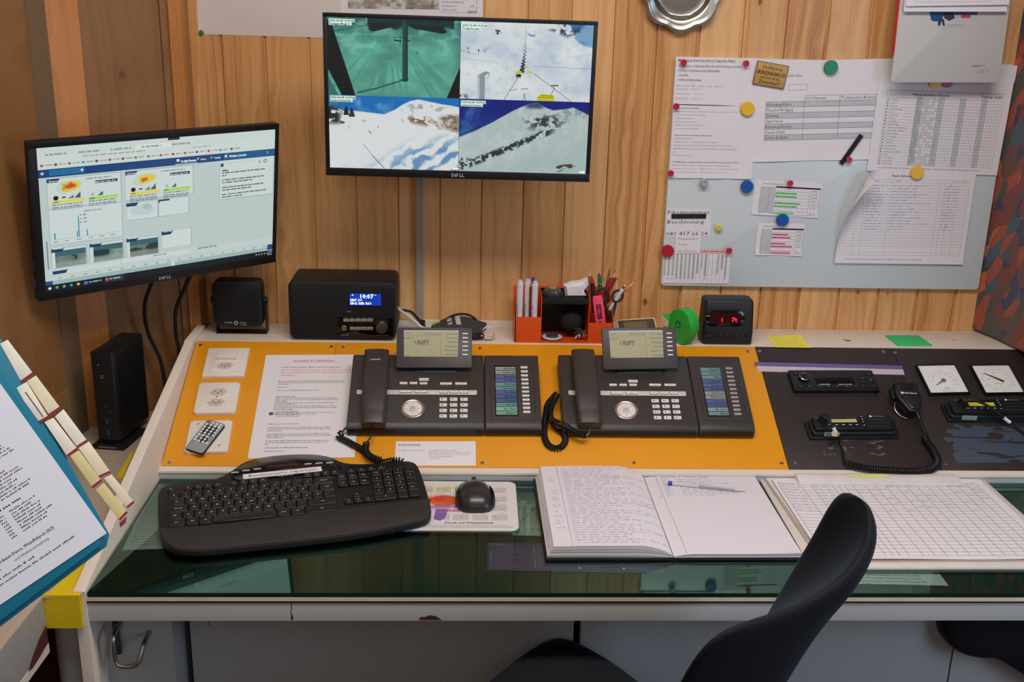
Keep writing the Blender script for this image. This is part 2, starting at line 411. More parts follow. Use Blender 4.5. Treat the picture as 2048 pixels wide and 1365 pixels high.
# left side: set-back panel in the corner, posts, sill and the panel nearer to the camera
Lb = onZ(172, 854, ZG); Lc = Vector((-.63, -.03, ZG)); dL = (Lc-Lb); dL.z = 0; dL.normalize(); nL = Vector((dL.y, -dL.x, 0))
def slab(name, a, c, th, z0, z1, m, off=0.0, kind='structure'):
    a = Vector(a)+nL*off; c = Vector(c)+nL*off; bb = B(); bk = -nL*th
    pts = [a, c, c+bk, a+bk]; bb.prism([(p.x, p.y) for p in pts], z0, z1, m); return bb.build(name, kind=kind)
slab('wall_left', Lb-dL*.3, Lc+dL*.06, .05, 0, 2.56, ply)
def onA(px, py, off=0.0): return onN(px, py, Lb+nL*off, nL)
def seg(name, pl, pr, off, th, z0, z1, m):
    a_, c_ = onA(pl, 272, off), onA(pr, 272, off); a_.z = c_.z = 0
    pts = [a_, c_, c_-nL*th, a_-nL*th]; bb = B(); bb.prism([(p.x, p.y) for p in pts], z0, z1, m, c=.0015); return struct(bb, name)
seg('trim_1', 112, 180, .014, .03, ZG, 2.56, post_w)
seg('trim_2', 338, 354, .006, .03, ZG, 2.56, ply)
seg('trim_3', 354, 376, .014, .03, ZG, 2.56, post_w)
b = B(); b.box(-.632, -.6055, -.045, 0.004, ZG, 2.56, post_w, c=.003); struct(b, 'trim_4')
S0 = onA(112, 272, .014); S0.z = 0; d2 = Vector((-.16, -1, 0)).normalized(); n2 = Vector((-d2.y, d2.x, 0))
c = S0+d2*2.4; b = B(); b.prism([(p.x, p.y) for p in (S0, c, c-n2*.1, S0-n2*.1)], 0, 2.56, ply); struct(b, 'wall_left_side')
s1 = onN(81, 272, S0+n2*.004, n2); t1 = (s1-S0).dot(d2)
b = B(); b.prism([(p.x, p.y) for p in (S0+n2*.005, S0+d2*t1+n2*.005, S0+d2*t1, S0)], ZG, 2.56, pm('grey_brown_post', (120, 100, 76), .6, stretch=(8, 8, .6)), c=.0015); struct(b, 'trim_5')
zs_ = onY(172, 755, Lb.y).z; k0 = Vector((Lb.x+.010, Lb.y, 0)); k1 = k0+d2*1.3; b = B()
b.prism([(p.x, p.y) for p in (k0+nL*.002-d2*.012, k1, k1-n2*.055, k0-n2*.055-d2*.02)], ZG, zs_, ply, c=.002); struct(b, 'trim_6')
# conduit running down the wall
b = B(); cx = onY(834, 500, 0).x; b.box(cx-.001, cx+.0135, -.016, 0, .94, 1.5, pm('grey_conduit', (150, 143, 132), .5), c=.002)
tag(b.build('cable_conduit'), 'grey plastic cable conduit running down the pine wall below the wall monitor', 'conduit')
# patterned fabric on the right
g = G('patterned_fabric'); o = g.xyz(g.oc)
w1 = g.noise(g.oc, 9.0, 2); v = g.comb(g.math('MULTIPLY', g.math('ADD', o[1], g.math('MULTIPLY', w1, .05)), 38.0), g.math('MULTIPLY', g.math('ADD', o[0], 0.0), 13.0), g.math('MULTIPLY', g.math('ADD', g.math('MULTIPLY', o[2], .8), g.math('MULTIPLY', o[1], .7)), 34.0))
cc = g.vor(v, 1.0, 'Color'); r1 = g.xyz(cc)[0]
col = g.ramp(r1, [(0, (48, 52, 92)), (.18, (132, 54, 46)), (.4, (50, 96, 104)), (.5, (172, 74, 48)), (.68, (104, 66, 58)), (.82, (66, 78, 66)), (.92, (214, 104, 54))], True)
g.bump(g.noise(g.oc, 900.0, 2), .5, .002); fabric_m = g.done(g.mix(g.math('MULTIPLY', g.noise(g.oc, 160.0, 2), .5), col, (80, 50, 46)), .9, Sheen_Weight=.3)
ZS0 = onP(1000, 690).z+.002; ZS = ZS0
cA = onZ(1941, 661, ZS); cB = onZ(2034, 703, ZS)
b = B(); dd = (cB-cA).normalized(); c0 = Vector((cA.x, -.001, 0)); pts = []
for k in range(25):
    t = k/24; q = c0+Vector((dd.x, dd.y, 0))*t*.75; wv = .004*math.sin(t*19)+.003*math.sin(t*7)
    pts.append((q.x+wv, q.y))
pts += [(p[0]+.05, p[1]) for p in pts[::-1]]
b.prism(pts, ZS+.002, 2.3, fabric_m, c=.006, cb=.006)
tag(b.build('curtain'), 'red, teal and blue patterned fabric curtain hanging at the right end of the shelf', 'curtain')
# ------------------------------------------------------------------ control desk
desk = thing('control_desk', 'white laminate control desk with sloping instrument panel, back shelf and green desk top', 'desk', T(0, -.45, 0))
DM = T(0, .45, 0)
def dpart(b, name, **k):
    for i, v in enumerate(b.v): b.v[i] = Vector((v[0], v[1]+.45, v[2]))
    return b.build(name, desk, **k)
YF = onZ(1000, 1187, ZG).y; XL = -.596; XR = 1.42; YB = -.482
pb = onX(384, 690, XL)
ch = [(YF-.001, .005), (YF-.001, .7525), (pb.y, pb.z), (pb.y+.01, pb.z+.006), (-.045, pb.z+.006), (-.045, .005)]
b = B(); b.M = Matrix(((0, 0, 1, 0), (1, 0, 0, 0), (0, 1, 0, 0), (0, 0, 0, 1)))
b.prism(ch, XL-.019, XL, white_lam, c=.0006, cb=.0006); dpart(b, 'side_panel')
PB = onP(1000, 690); slope_len = (PB-P0).dot(PU)
b = B(); b.box(XL+.0005, XR, PB.y, -.001, ZS-.016, ZS, white_lam, c=.0008); b.box(XL+.0005, XR, PB.y-.0012, PB.y, ZS-.013, ZS-.0045, edge_dark)
b.box(.028-.2, .43, -.010, -.001, ZS, ZS+.014, white_lam, c=.001)
for px_, py_, r_ in ((1690, 680, .0032), (1697, 682, .0045), (1678, 667, .0012), (1702, 692, .0014), (1855, 680, .002), (1873, 675, .0014), (1907, 680, .0022), (570, 678, .0015)):
    p = onZ(px_, py_, ZS); b.lathe([(r_, 0), (r_*.6, .0003)], edge_dark, 10, (p.x, p.y, ZS), 1.5)
dpart(b, 'shelf_board')
b = B(); b.box(XL+.0005, XR, YB, YB+.012, .72, .7625, grey_lam); b.M = Matrix.Identity(4)
b.add([(XL+.0005, YB-.0015, .7662), (XR, YB-.0015, .7662), (XR, P0.y+.02, P0.z+.006), (XL+.0005, P0.y+.02, P0.z+.006), (XL+.0005, YB-.0015, .762), (XR, YB-.0015, .762), (XR, P0.y+.02, .75), (XL+.0005, P0.y+.02, .75)],
      [(0, 1, 2, 3), (4, 7, 6, 5), (0, 4, 5, 1), (1, 5, 6, 2), (2, 6, 7, 3), (3, 7, 4, 0)], white_lam)
dpart(b, 'front_ledge')
b = B(); b.box(XL+.0005, XR, YF+.004, YB, .722, .738, green_under); dpart(b, 'desk_top', label='dark green desk top under the glass')
ya = onY(1000, 1241, YF+.004).z
b = B(); b.box(XL+.0005, XR, YF, YF+.004, .735, .742, pm('cream_edge', (232, 214, 190), .35)); b.box(XL+.0005, XR, YF+.0005, YF+.004, .7315, .735, edge_dark)
b.box(XL+.0005, XR, YF+.002, YF+.018, ya, .7315, grey_lam, c=.0005)
red_chip = pm('brown_chip', (84, 34, 24), .8)
q = onY(838, 1240, YF+.002); 
b.M = T(0, YF+.0016, 0) @ RX(90)
def az(px_, py_): p = onY(px_, py_, YF+.002); return (p.x, p.z)
b.poly([az(838, 1240.5), az(840, 1235), az(852, 1234), az(860, 1231), az(872, 1233), az(884, 1240.5)], 0, red_chip)
b.line([az(580, 1195), az(583, 1203), az(582, 1211), az(584, 1216), az(582, 1224), az(584, 1231)], .0012, 0, red_chip); b.poly([az(582, 1231), az(586, 1232), az(587, 1239), az(582, 1240)], 0, red_chip)
dpart(b, 'apron')
b = B(); YD = YF+.06
def xz(px_, py_): p = onY(px_, py_, YD); return p.x, p.z
x0, _ = xz(196, 1260); x1, _ = xz(343, 1245); x2, _ = xz(358, 1245); x3, _ = xz(1156, 1250); x4, _ = xz(1171, 1250)
b.box(x0-.01, x1, YD, YD+.15, .08, .72, grey_lam, c=.001)
dr = dpart(b, 'cabinet')
b = B(); hz = xz(270, 1300)[1]; hx0 = xz(246, 1290)[0]; hx1 = xz(294, 1290)[0]; hz1 = xz(260, 1246)[1]
b.tube(spline([(hx0, YD+.45, hz1), (hx0, YD+.41, hz1-.002), (hx0+.001, YD+.405, hz+.01), (hx0+.01, YD+.403, hz), (hx1-.01, YD+.403, hz), (hx1, YD+.405, hz+.01), (hx1+.005, YD+.42, hz+.03), (hx1+.006, YD+.45, hz+.034)], 6), .0042, steel, 10)
b.box(hx0-.012, hx0-.002, YD+.441, YD+.4495, hz-.004, hz1+.004, pm('dark_grey_plate', (60, 68, 72), .4), r=.002)
b.build('handle', dr, kind=None)
b = B(); b.box(x2, x3, YD+.06, YD+.08, .08, .72, grey_lam, c=.001)
q0 = onY(411, 1242, YD+.02); q1 = onY(407, 1278, YD+.02); b.M = T(0, YD+.0596, 0) @ RX(90); b.line([(q0.x, q0.z), (q0.x-.003, (q0.z+q1.z)/2), (q1.x, q1.z)], .0012, 0, edge_dark); b.M = Matrix.Identity(4)
dpart(b, 'modesty_panel')
b = B(); b.box(x4, XR, YD+.06, YD+.08, .08, .72, grey_lam, c=.001)
b.box(xz(1936, 1330)[0], xz(1936, 1330)[0]+.002, YD+.0592, YD+.06, .08, .72, edge_dark)
dpart(b, 'modesty_panel')
b = B(); b.box(x1-.02, XR, YD+.14, YD+.16, .02, .73, pm('dark_backing', (20, 20, 22), .8)); dpart(b, 'back_panel')
# sloping plates, in console coordinates: x, u up the slope, h off it
SLOPE = frame(Vector((0, P0.y, P0.z)), Vector((1, 0, 0)), PN)
yel = pm('yellow_plate', (226, 150, 20), .42, var=.02, sc=4, coat=.1)
g = G('black_worn_plate'); o = g.xyz(g.oc)
base = g.mix(g.noise(g.oc, 420.0, 2), (33, 27, 26), (50, 42, 41))
wear = g.math('GREATER_THAN', g.noise(g.comb(g.math('MULTIPLY', o[0], 1.0), g.math('MULTIPLY', o[1], 2.2), o[2]), 30.0, 5, 1.0), .60)
inb = g.math('MULTIPLY', g.math('MULTIPLY', g.math('LESS_THAN', o[1], .085), g.math('GREATER_THAN', o[1], .0)), g.math('GREATER_THAN', o[0], .76))
blu = g.math('MULTIPLY', g.math('MULTIPLY', g.math('GREATER_THAN', g.math('ADD', o[0], g.math('MULTIPLY', g.noise(g.oc, 40.0), .06)), 1.03), g.math('LESS_THAN', g.math('ADD', o[1], g.math('MULTIPLY', g.noise(g.oc, 30.0), .05)), .145)), g.math('GREATER_THAN', o[1], .02))
stre = g.math('GREATER_THAN', g.noise(g.comb(g.math('MULTIPLY', o[0], 14.0), g.math('MULTIPLY', o[1], 70.0), 0.0), 1.0, 5, .6), .43)
base = g.mix(g.math('MULTIPLY', g.math('MULTIPLY', blu, stre), .6), base, (66, 86, 106))
w2 = g.math('MULTIPLY', g.math('LESS_THAN', g.math('ABSOLUTE', g.math('SUBTRACT', o[0], .80)), .07), g.math('LESS_THAN', g.math('ABSOLUTE', g.math('SUBTRACT', o[1], .062)), .03))
base = g.mix(g.math('MULTIPLY', g.math('MULTIPLY', wear, w2), .6), base, (120, 116, 120))
g.bump(g.noise(g.oc, 1100.0, 2), .35, .0006); blackplate = g.done(base, .42)
U1 = slope_len-.0015
xs = pc(672, 690)[0]; xyb = .6485; xbb = .9612
for nm, a, c_, m in (('yellow_plate', XL+.0025, xs, yel), ('yellow_plate', xs+.0006, xyb, yel), ('black_plate', xyb+.0008, xbb, blackplate), ('black_plate', xbb+.0008, XR, blackplate)):
    b = B(); b.box(a, c_, .0, U1, .0005, .0035, m, c=.0004)
    pl = b.build(nm, desk, M=T(0, .45, 0) @ SLOPE, label='sloping '+nm.replace('_', ' ')+' of the console')
    sp = []
    if a < xyb:
        for p in ((401, 692), (663, 695), (687, 695), (960, 698), (1496, 704), (339, 926), (965, 927), (1268, 927), (1563, 928)): sp.append(pc(*p, .0035))
    else:
        for p in ((1519, 704), (1767, 705), (1790, 707), (1590, 927), (1891, 928)): sp.append(pc(*p, .0035))
    sb = B()
    k = 0
    for sx_, su in sp:
        if a < sx_ < c_:
            su = min(max(su, .006), U1-.006)
            q = B(); an = random.uniform(0, 3.1)
            q.lathe([(.0001, .0), (.0042, .0), (.0042, .0012), (.0036, .0022), (.0001, .0026)], chrome, 20)
            q.M = RZ(math.degrees(an)); q.box(-.0034, .0034, -.0006, .0006, .0022, .0028, edge_dark)
            q.build('screw', pl, M=T(sx_, su, .0035))
# glass
g = bpy.data.materials.new('desk_glass'); g.use_nodes = True; nt = g.node_tree; nt.nodes.clear()
out = nt.nodes.new('ShaderNodeOutputMaterial'); mx = nt.nodes.new('ShaderNodeMixShader'); tr = nt.nodes.new('ShaderNodeBsdfTransparent'); gl = nt.nodes.new('ShaderNodeBsdfGlossy'); fr = nt.nodes.new('ShaderNodeFresnel')
tc = nt.nodes.new('ShaderNodeTexCoord'); nz = nt.nodes.new('ShaderNodeTexNoise'); nz.inputs['Scale'].default_value = 3; rm = nt.nodes.new('ShaderNodeMapRange'); rm.inputs[3].default_value = .012; rm.inputs[4].default_value = .03
nt.links.new(tc.outputs['Object'], nz.inputs['Vector']); nt.links.new(nz.outputs[0], rm.inputs[0]); nt.links.new(rm.outputs[0], gl.inputs['Roughness'])
fr.inputs[0].default_value = 2.35; tr.inputs[0].default_value = (*s2l((228, 244, 238)), 1); gl.inputs[0].default_value = (*s2l((196, 236, 218)), 1)
nt.links.new(fr.outputs[0], mx.inputs[0]); nt.links.new(tr.outputs[0], mx.inputs[1]); nt.links.new(gl.outputs[0], mx.inputs[2]); nt.links.new(mx.outputs[0], out.inputs[0]); glass = g
b = B(); z0, z1 = .7425, ZG
b.add([(XL+.003, YF, z1), (XR-.01, YF, z1), (XR-.01, YB-.002, z1), (XL+.003, YB-.002, z1)], [(0, 1, 2, 3)], glass)
ge = pm('green_glass_edge', (14, 42, 34), .15, coat=.6)
b.add([(XL+.003, YF, z0), (XR-.01, YF, z0), (XR-.01, YF, z1), (XL+.003, YF, z1), (XL+.003, YB-.002, z0), (XR-.01, YB-.002, z0), (XR-.01, YB-.002, z1), (XL+.003, YB-.002, z1)],
      [(0, 1, 2, 3), (5, 4, 7, 6), (1, 5, 6, 2), (4, 0, 3, 7)], ge)
tag(b.build('glass_sheet', flat=True), 'long sheet of greenish glass lying over the green desk top', 'glass top')
# ------------------------------------------------------------------ side table on the left
g = G('worn_beige_top'); tablem = g.done(g.mix(g.noise(g.comb(g.math('MULTIPLY', g.xyz(g.oc)[0], 30.0), g.math('MULTIPLY', g.xyz(g.oc)[1], 30.0), 0.0), 6.0, 5, 1.2), (168, 150, 134), (190, 172, 154)), .6)
tab = thing('side_table', 'worn beige side table with chipped edge left of the control desk', 'table', T(-.85, -.7, 0))
Q1 = onZ(163, 1190, ZG); Q2 = onZ(120, 1192, ZG); Q3 = onZ(85, 1194, ZG)+Vector((0, 0, 0)); Q4 = onZ(0, 1300, ZG); Q4 = Q3+(Q4-Q3)*3.0
p3w = Lb-dL*.25
poly = [(Q1.x, Q1.y), (Q3.x, Q3.y), (Q4.x, Q4.y), (Q4.x-.02, Q4.y), ((Lb+d2*.95).x+.012, (Lb+d2*.95).y), (Lb.x+.010, Lb.y), (Lb.x+(-.66-Lb.x)*.98+.01, -.07), (XL-.02, -.07), (XL-.0195, Q1.y)]
poly = [(x_+.85, y_+.7) for x_, y_ in poly]
b = B(); b.prism(poly, ZG-.004, ZG, tablem, c=.001); b.build('tabletop', tab)
b = B()
def off(p, q, d): t = (Vector(q)-Vector(p)); t.normalize(); return Vector((-t.y, t.x))*d
a_, c_ = Vector(poly[2]), Vector(poly[1]); n_ = Vector(((c_-a_).y, -(c_-a_).x)).normalized()
b.prism([tuple(a_), tuple(c_), tuple(c_-n_*.02), tuple(a_-n_*.02)], ZG-.085, ZG-.004, pm('grey_edge_band', (150, 146, 142), .6, sc=60), c=.0006)
b.prism([tuple(a_+n_*.0008), tuple(c_+n_*.0008), tuple(c_-n_*.02), tuple(a_-n_*.02)], ZG-.1, ZG-.085, white_lam)
e_ = (a_-c_).normalized()
b.M = Matrix(((e_.x, 0, n_.x, c_.x+n_.x*.0016), (e_.y, 0, n_.y, c_.y+n_.y*.0016), (0, 1, 0, 0), (0, 0, 0, 1)))
b.poly([(.002, ZG-.05), (.012, ZG-.052), (.03, ZG-.058), (.055, ZG-.07), (.075, ZG-.085), (.06, ZG-.088), (.03, ZG-.085), (.004, ZG-.08)], 0, red_chip)
b.M = Matrix.Identity(4)
b.build('edge_band', tab)
b = B(); lp = onZ(141, 1262, .66); b.cyl((lp.x+.85+.0, Q1.y+.7+.05, 0), (lp.x+.85, Q1.y+.7+.05, ZG-.004), .028, grey_lam, n=28); b.build('leg', tab)
b = B(); b.cyl((-.3, .2, 0), (-.3, .2, ZG-.004), .028, grey_lam, n=28); b.build('leg', tab)
b = B(); x_, y_ = Q1.x, Q1.y; yt = pm('yellow_tape', (226, 196, 20), .5, var=.05, sc=40)
xa, xb_ = Q3.x-.003, Q1.x-.001; q5 = onZ(150, 1110, ZG)
b.add([(xa+.008, y_-.0015, ZG+.0008), (xb_, y_-.0015, ZG+.0008), (XL-.0205, y_+.25, ZG+.0008), (XL-.045, y_+.25, ZG+.0008), (xa+.012, y_+.02, ZG+.0008), (xa, y_+.003, ZG-.052), (xb_-.001, y_-.0015, ZG-.052)],
      [(0, 1, 2, 3, 4), (5, 6, 1, 0)], yt)
b.box(xa+.001, xb_-.001, y_-.0045, y_+.004, ZG-.058, ZG+.0012, yt, r=.001)
tag(b.build('yellow_tape', flat=True), 'strip of yellow tape wrapped over the corner of the side table', 'tape')
b = B(); q1 = onZ(236, 958, ZG); q2 = onZ(262, 905, ZG)
b.add([(q1.x-.004, q1.y, ZG+.0008), (q1.x+.008, q1.y, ZG+.0008), (q2.x+.006, q2.y, ZG+.0008), (q2.x+.0, q2.y, ZG+.0008)], [(0, 1, 2, 3)], yt)
tag(b.build('yellow_tape', flat=True), 'short yellow tape strip beside the black mini computer', 'tape')
# ------------------------------------------------------------------ pictures on the screens
scr_em = attr_mat('screen_picture', emit=.62, rough=.25)
def soft(x, k=10): return np.clip(x*k, 0, 1)
def cam_picture():
    W_, H_ = 820, 460; im = Img(W_, H_, (20, 30, 30)); hw, hh = W_//2, 233; h2 = H_-hh
    # top left: green-tinted view from a lift station
    q = Img(hw, hh, (92, 178, 156)); n = fbm(hh, hw, 3, 6, 2.0, 1); r = fbm(hh, hw, 5, 5, 1.0, 2, True)
    q.a = (np.array([92, 170, 150])/255.)*(.62+.45*n+.22*r)[..., None]; q.fill(soft(q.Y-.5, 1.0)*.55, (124, 206, 184)); q.fill(soft(.34-q.Y, 2.4)*.8, (26, 96, 92)); q.fill(soft(r-.66, 5)*(q.Y < .45)*.5, (150, 214, 196))
    vx = (q.X-.46)/(q.Y-.12+.02); tr = np.interp(vx.ravel(), np.linspace(-1.4, 1.4, 90), np.random.RandomState(5).rand(90)).reshape(vx.shape); q.fill(soft(tr-.55, 4)*soft(q.Y-.34, 3)*(abs(vx+.1) < .75)*.42*soft(n-.3, 4), (52, 132, 118))
    q.fill(soft(.09+.02*np.sin(q.X*40)+.03*n-q.Y+.02, 30)*(q.X > .30)*(q.X < .95), (10, 46, 50), .95); q.poly([(.31, .06), (.5, .05), (.5, .1), (.34, .17), (.31, .15)], (8, 36, 40)); q.poly([(.6, .06), (.86, .08), (.90, .15), (.86, .17), (.66, .12)], (8, 36, 40))
    q.line(0, .2, .32, .08, 1.6, (30, 60, 60)); q.line(.1, .0, .26, .12, 1.2, (30, 60, 60)); q.rect(.560, .02, .602, .77, (26, 78, 76)); q.rect(.588, .02, .602, .77, (14, 56, 58)); q.poly([(.55, .77), (.61, .76), (.6, .80), (.55, .80)], (16, 60, 60))
    q.line(.56, .785, .36, .90, 4.5, (30, 92, 84), .9); q.line(.36, .90, .22, .96, 6, (34, 98, 88), .8); q.line(.50, .27, .55, .28, 4, (20, 44, 46)); q.line(.59, .275, .62, .27, 3, (20, 44, 46)); q.line(.545, .2, .545, .34, 1.6, (20, 44, 46)); q.line(.49, .235, .61, .235, 1.2, (20, 44, 46)); q.disc(.47, .36, .004, .008, (30, 70, 70)); q.disc(.67, .43, .004, .014, (30, 70, 70))
    q.poly([(0, .04), (.025, .04), (.205, 1), (.10, 1), (0, .66)], (12, 24, 28)); q.line(.03, .08, .2, 1, 1.2, (34, 60, 60)); q.poly([(1, .58), (.90, 1), (1, 1)], (8, 22, 24)); q.poly([(0, .76), (.075, 1), (0, 1)], (58, 120, 110))
    im.a[:hh, :hw] = q.a
    # top right: chair lift over snow
    q = Img(hw, hh, (228, 238, 242)); n = fbm(hh, hw, 3, 6, 1.6, 4); n2 = fbm(hh, hw, 10, 4, 1.5, 14); q.fill(soft(.52-n, 4)*.5, (188, 204, 232)); q.fill(soft(n-.52, 4)*.6, (250, 252, 252)); q.fill(soft(.45-n2, 5)*.18, (150, 166, 196))
    sky = soft(q.X-.80-.26*q.Y-.12*(n2-.5)-.0+(.02-q.Y)*.2, 40)*soft(.30-q.Y-(1-q.X)*.3, 20); q.fill(sky, (48, 120, 184)); q.fill(sky*soft(n-.5, 6)*.6, (190, 214, 232))
    rk = fbm(hh, hw, 22, 4, 1.6, 8); q.fill(soft(rk-.52, 14)*soft(.14-abs(q.X-.80)*.8-abs(q.Y-.07)*1.2, 14), (64, 72, 88)); q.fill(soft(rk-.52, 10)*soft(.05-abs(q.Y-.34-.04*np.sin(q.X*14)), 30)*soft(.24-q.X, 8), (120, 146, 176))
    q.fill(soft(rk-.48, 12)*(((q.X-.27)/.04)**2+((q.Y-.125)/.03)**2 < 1), (90, 66, 84)); q.fill(soft(rk-.40, 8)*(((q.X-.55)/.045)**2+((q.Y-.135)/.035)**2 < 1), (132, 158, 204)); q.disc(.135, .36, .006, .012, (80, 100, 120)); q.line(.135, .36, .135, .43, 1, (80, 100, 120))
    q.line(.45, .68, .34, 1, 1.3, (74, 84, 98)); q.line(.56, .64, .86, 1, 1.3, (74, 84, 98)); q.line(.55, .545, 1, .565, 1.2, (110, 124, 146), .8); q.line(0, .47, .3, .53, .9, (150, 160, 170), .6); q.line(.49, .03, .475, .5, .9, (120, 130, 150), .6)
    for k in range(26):
        t = k/25; y = .10+.52*t; x = .492-.03*t**2+.012*(k % 2)*(t+.2); q.disc(x, y, .003+.010*t*t, .004+.018*t*t, (56, 66, 72))
    q.disc(.446, .635, .026, .022, (216, 210, 60)); q.disc(.446, .675, .022, .02, (36, 42, 44)); q.rect(.43, .67, .434, .715, (50, 56, 60)); q.rect(.456, .67, .46, .715, (50, 56, 60)); q.disc(.53, .63, .022, .016, (222, 214, 70)); q.disc(.505, .565, .014, .012, (208, 206, 80))
    q.poly([(.13, .69), (.195, .63), (.225, .65), (.19, .69), (.19, 1), (.14, 1)], (150, 164, 168)); q.poly([(.13, .69), (.147, .69), (.152, 1), (.135, 1)], (200, 210, 212)); q.line(.222, .65, .218, .70, 1.6, (120, 134, 140)); q.line(.218, .70, .20, .735, 1.6, (120, 134, 140))
    q.poly([(.597, .95), (.62, .91), (.72, .915), (.728, 1), (.59, 1)], (220, 208, 40)); q.line(.60, .955, .725, .95, 1.3, (110, 104, 30)); q.line(.62, .93, .71, .93, 1, (70, 74, 76)); q.line(.70, .91, .725, .83, 1.6, (70, 76, 80)); q.line(.725, .83, .715, .80, 1.6, (70, 76, 80)); q.line(.70, .795, .75, .79, 3.4, (66, 68, 76)); q.line(.38, .875, .44, .85, 1.6, (100, 110, 120), .7); q.line(.47, .85, .52, .845, 2.4, (90, 100, 110), .8); q.line(.485, 1, .495, .91, 1.4, (70, 80, 90)); q.line(.505, 1, .495, .91, 1.4, (70, 80, 90))
    q.fill(soft(rk-.48, 10)*soft(.07-q.X, 30)*soft(q.Y-.93, 30), (60, 66, 60)); im.a[:hh, hw:] = q.a
    # bottom left: sunny piste
    q = Img(hw, h2, (22, 118, 196)); n = fbm(h2, hw, 4, 6, 2, 6); rk = fbm(h2, hw, 16, 4, 1.6, 12); q.fill(soft(.34-abs(q.X-.18), 3)*soft(n-.5, 6)*.6, (180, 212, 236)); q.fill(soft(.2-q.X, 4)*.5, (40, 90, 150)); q.fill(soft(.08-abs(q.X-.42), 8)*soft(n-.56, 6)*.5, (220, 234, 244))
    ridge = np.interp(q.X[0], [0, .05, .12, .2, .3, .42, .5, .56, .62, .68, .78, .86, .93, 1], [.20, .15, .21, .2, .215, .235, .17, .10, .045, .02, .05, .075, .09, .11])[None]+.012*(n-.5); q.fill(soft(q.Y-ridge, 60), (238, 243, 244))
    m_ = soft(q.Y-ridge-.03, 30); q.fill(m_*soft(q.X-.5, 6)*soft(.26-q.Y, 8)*soft(rk-.53, 12)*.7, (150, 150, 156)); band = m_*soft(q.Y-(.20+.1*(1-q.X)), 20)*soft(.16+.30*q.X-q.Y+.03, 16)*soft(q.X-.52, 8); q.fill(band*soft(rk-.50, 12), (132, 108, 84)); q.fill(band*soft(q.X-.82, 10)*.6, (120, 96, 70)); q.fill(band*soft(rk-.56, 12)*soft(n-.5, 6)*.8, (236, 236, 232))
    q.fill(soft(.10-q.X+.02*n, 20)*soft(q.Y-(.12+.3*q.X), 20)*soft(.42-q.Y, 14)*soft(rk-.40, 8), (44, 50, 50)); q.poly([(.11, .27), (.12, .18), (.135, .13), (.155, .27)], (34, 40, 42)); q.poly([(.15, .29), (.17, .15), (.185, .2), (.2, .29)], (52, 52, 52)); q.disc(.1, .37, .02, .018, (90, 96, 96)); q.disc(.265, .34, .016, .02, (170, 166, 160), .5)
    yy = q.Y+q.X*.35; st = fbm(h2, hw, 4, 5, 2, 21); wv = np.sin((q.X*1.0+q.Y*.8)*38+8*n)*.5+.5; sh = soft(st*.6+wv*.35-.42, 5)*soft(q.X*1.25+q.Y-1.30, 3)*soft(q.Y-.46, 4); q.fill(sh*.8, (74, 134, 196)); q.fill(soft(q.Y-.8, 3)*soft(n-.5, 5)*.3, (150, 190, 226))
    q.line(.26, .66, .33, .82, 1.6, (90, 120, 160), .8); q.line(.33, .82, .42, .99, 2.6, (60, 96, 140), .8); q.line(.305, .475, .318, .51, 2.2, (60, 50, 56)); q.line(.372, .41, .372, .435, 1.6, (70, 80, 90)); q.line(.148, .42, .156, .46, 1.2, (120, 130, 140)); im.a[hh:, :hw] = q.a
    # bottom right: slope with dark rock band
    q = Img(hw, h2, (8, 34, 128)); n = fbm(h2, hw, 4, 6, 2, 16); rk = fbm(h2, hw, 22, 4, 1.8, 18); q.fill(soft(n-.44, 5)*.55*soft(.52-q.X, 3)*soft(q.Y-.02, 6), (104, 156, 212)); q.fill(soft(q.Y-.12, 2)*.6*soft(.5-q.X, 4), (36, 110, 176))
    ridge = np.interp(q.X[0], [0, .12, .26, .4, .48, .54, .6, .66, .72, .8, .88, .94, 1], [.52, .43, .30, .15, .08, .035, .02, .08, .12, .10, .07, .12, .16])[None]+.02*(n-.5); sn = soft(q.Y-ridge, 60); q.fill(sn, (188, 206, 206)); q.fill(sn*soft(fbm(h2, hw, 6, 5, 2.5, 33)-.45, 4)*.5, (216, 226, 222)); q.fill(sn*soft(q.Y-.9*(1-q.X)-.2, 3)*.35, (160, 186, 186))
    band = soft(.05+.03*n-abs(q.Y-(.96-.78*q.X)), 30)*soft(.76-q.X, 14); q.fill(sn*band*soft(rk-.44, 12), (48, 58, 60)); top = soft(.20-abs(q.X-.66), 7)*soft(.13-abs(q.Y-.29+.12*(q.X-.66)), 12); q.fill(sn*top*soft(rk-.45, 12), (56, 66, 70)); q.fill(sn*soft(.09-abs(q.X-.58), 20)*soft(.13-q.Y, 20), (48, 62, 90), .9); q.fill(sn*soft(q.X-.68, 10)*soft(.24-q.Y, 10)*soft(rk-.5, 10)*.7, (120, 142, 160))
    q.fill(soft(rk-.42, 10)*soft(.12-q.X, 20)*soft(.06-abs(q.Y-.86), 20), (30, 40, 42)); q.line(0, .50, .16, .385, 2.4, (28, 40, 52)); q.fill(soft(rk-.35, 10)*((q.X-.84-(.9-q.Y)*.9)**2*200+((q.Y-.90)/.035)**2 < 1), (90, 66, 46)); q.line(.78, .975, .82, .95, 2.4, (84, 66, 50)); im.a[hh:, hw:] = q.a
    im.rect(.4985, 0, .5005, 1, (30, 60, 70)); return np.clip(im.a, 0, 1)
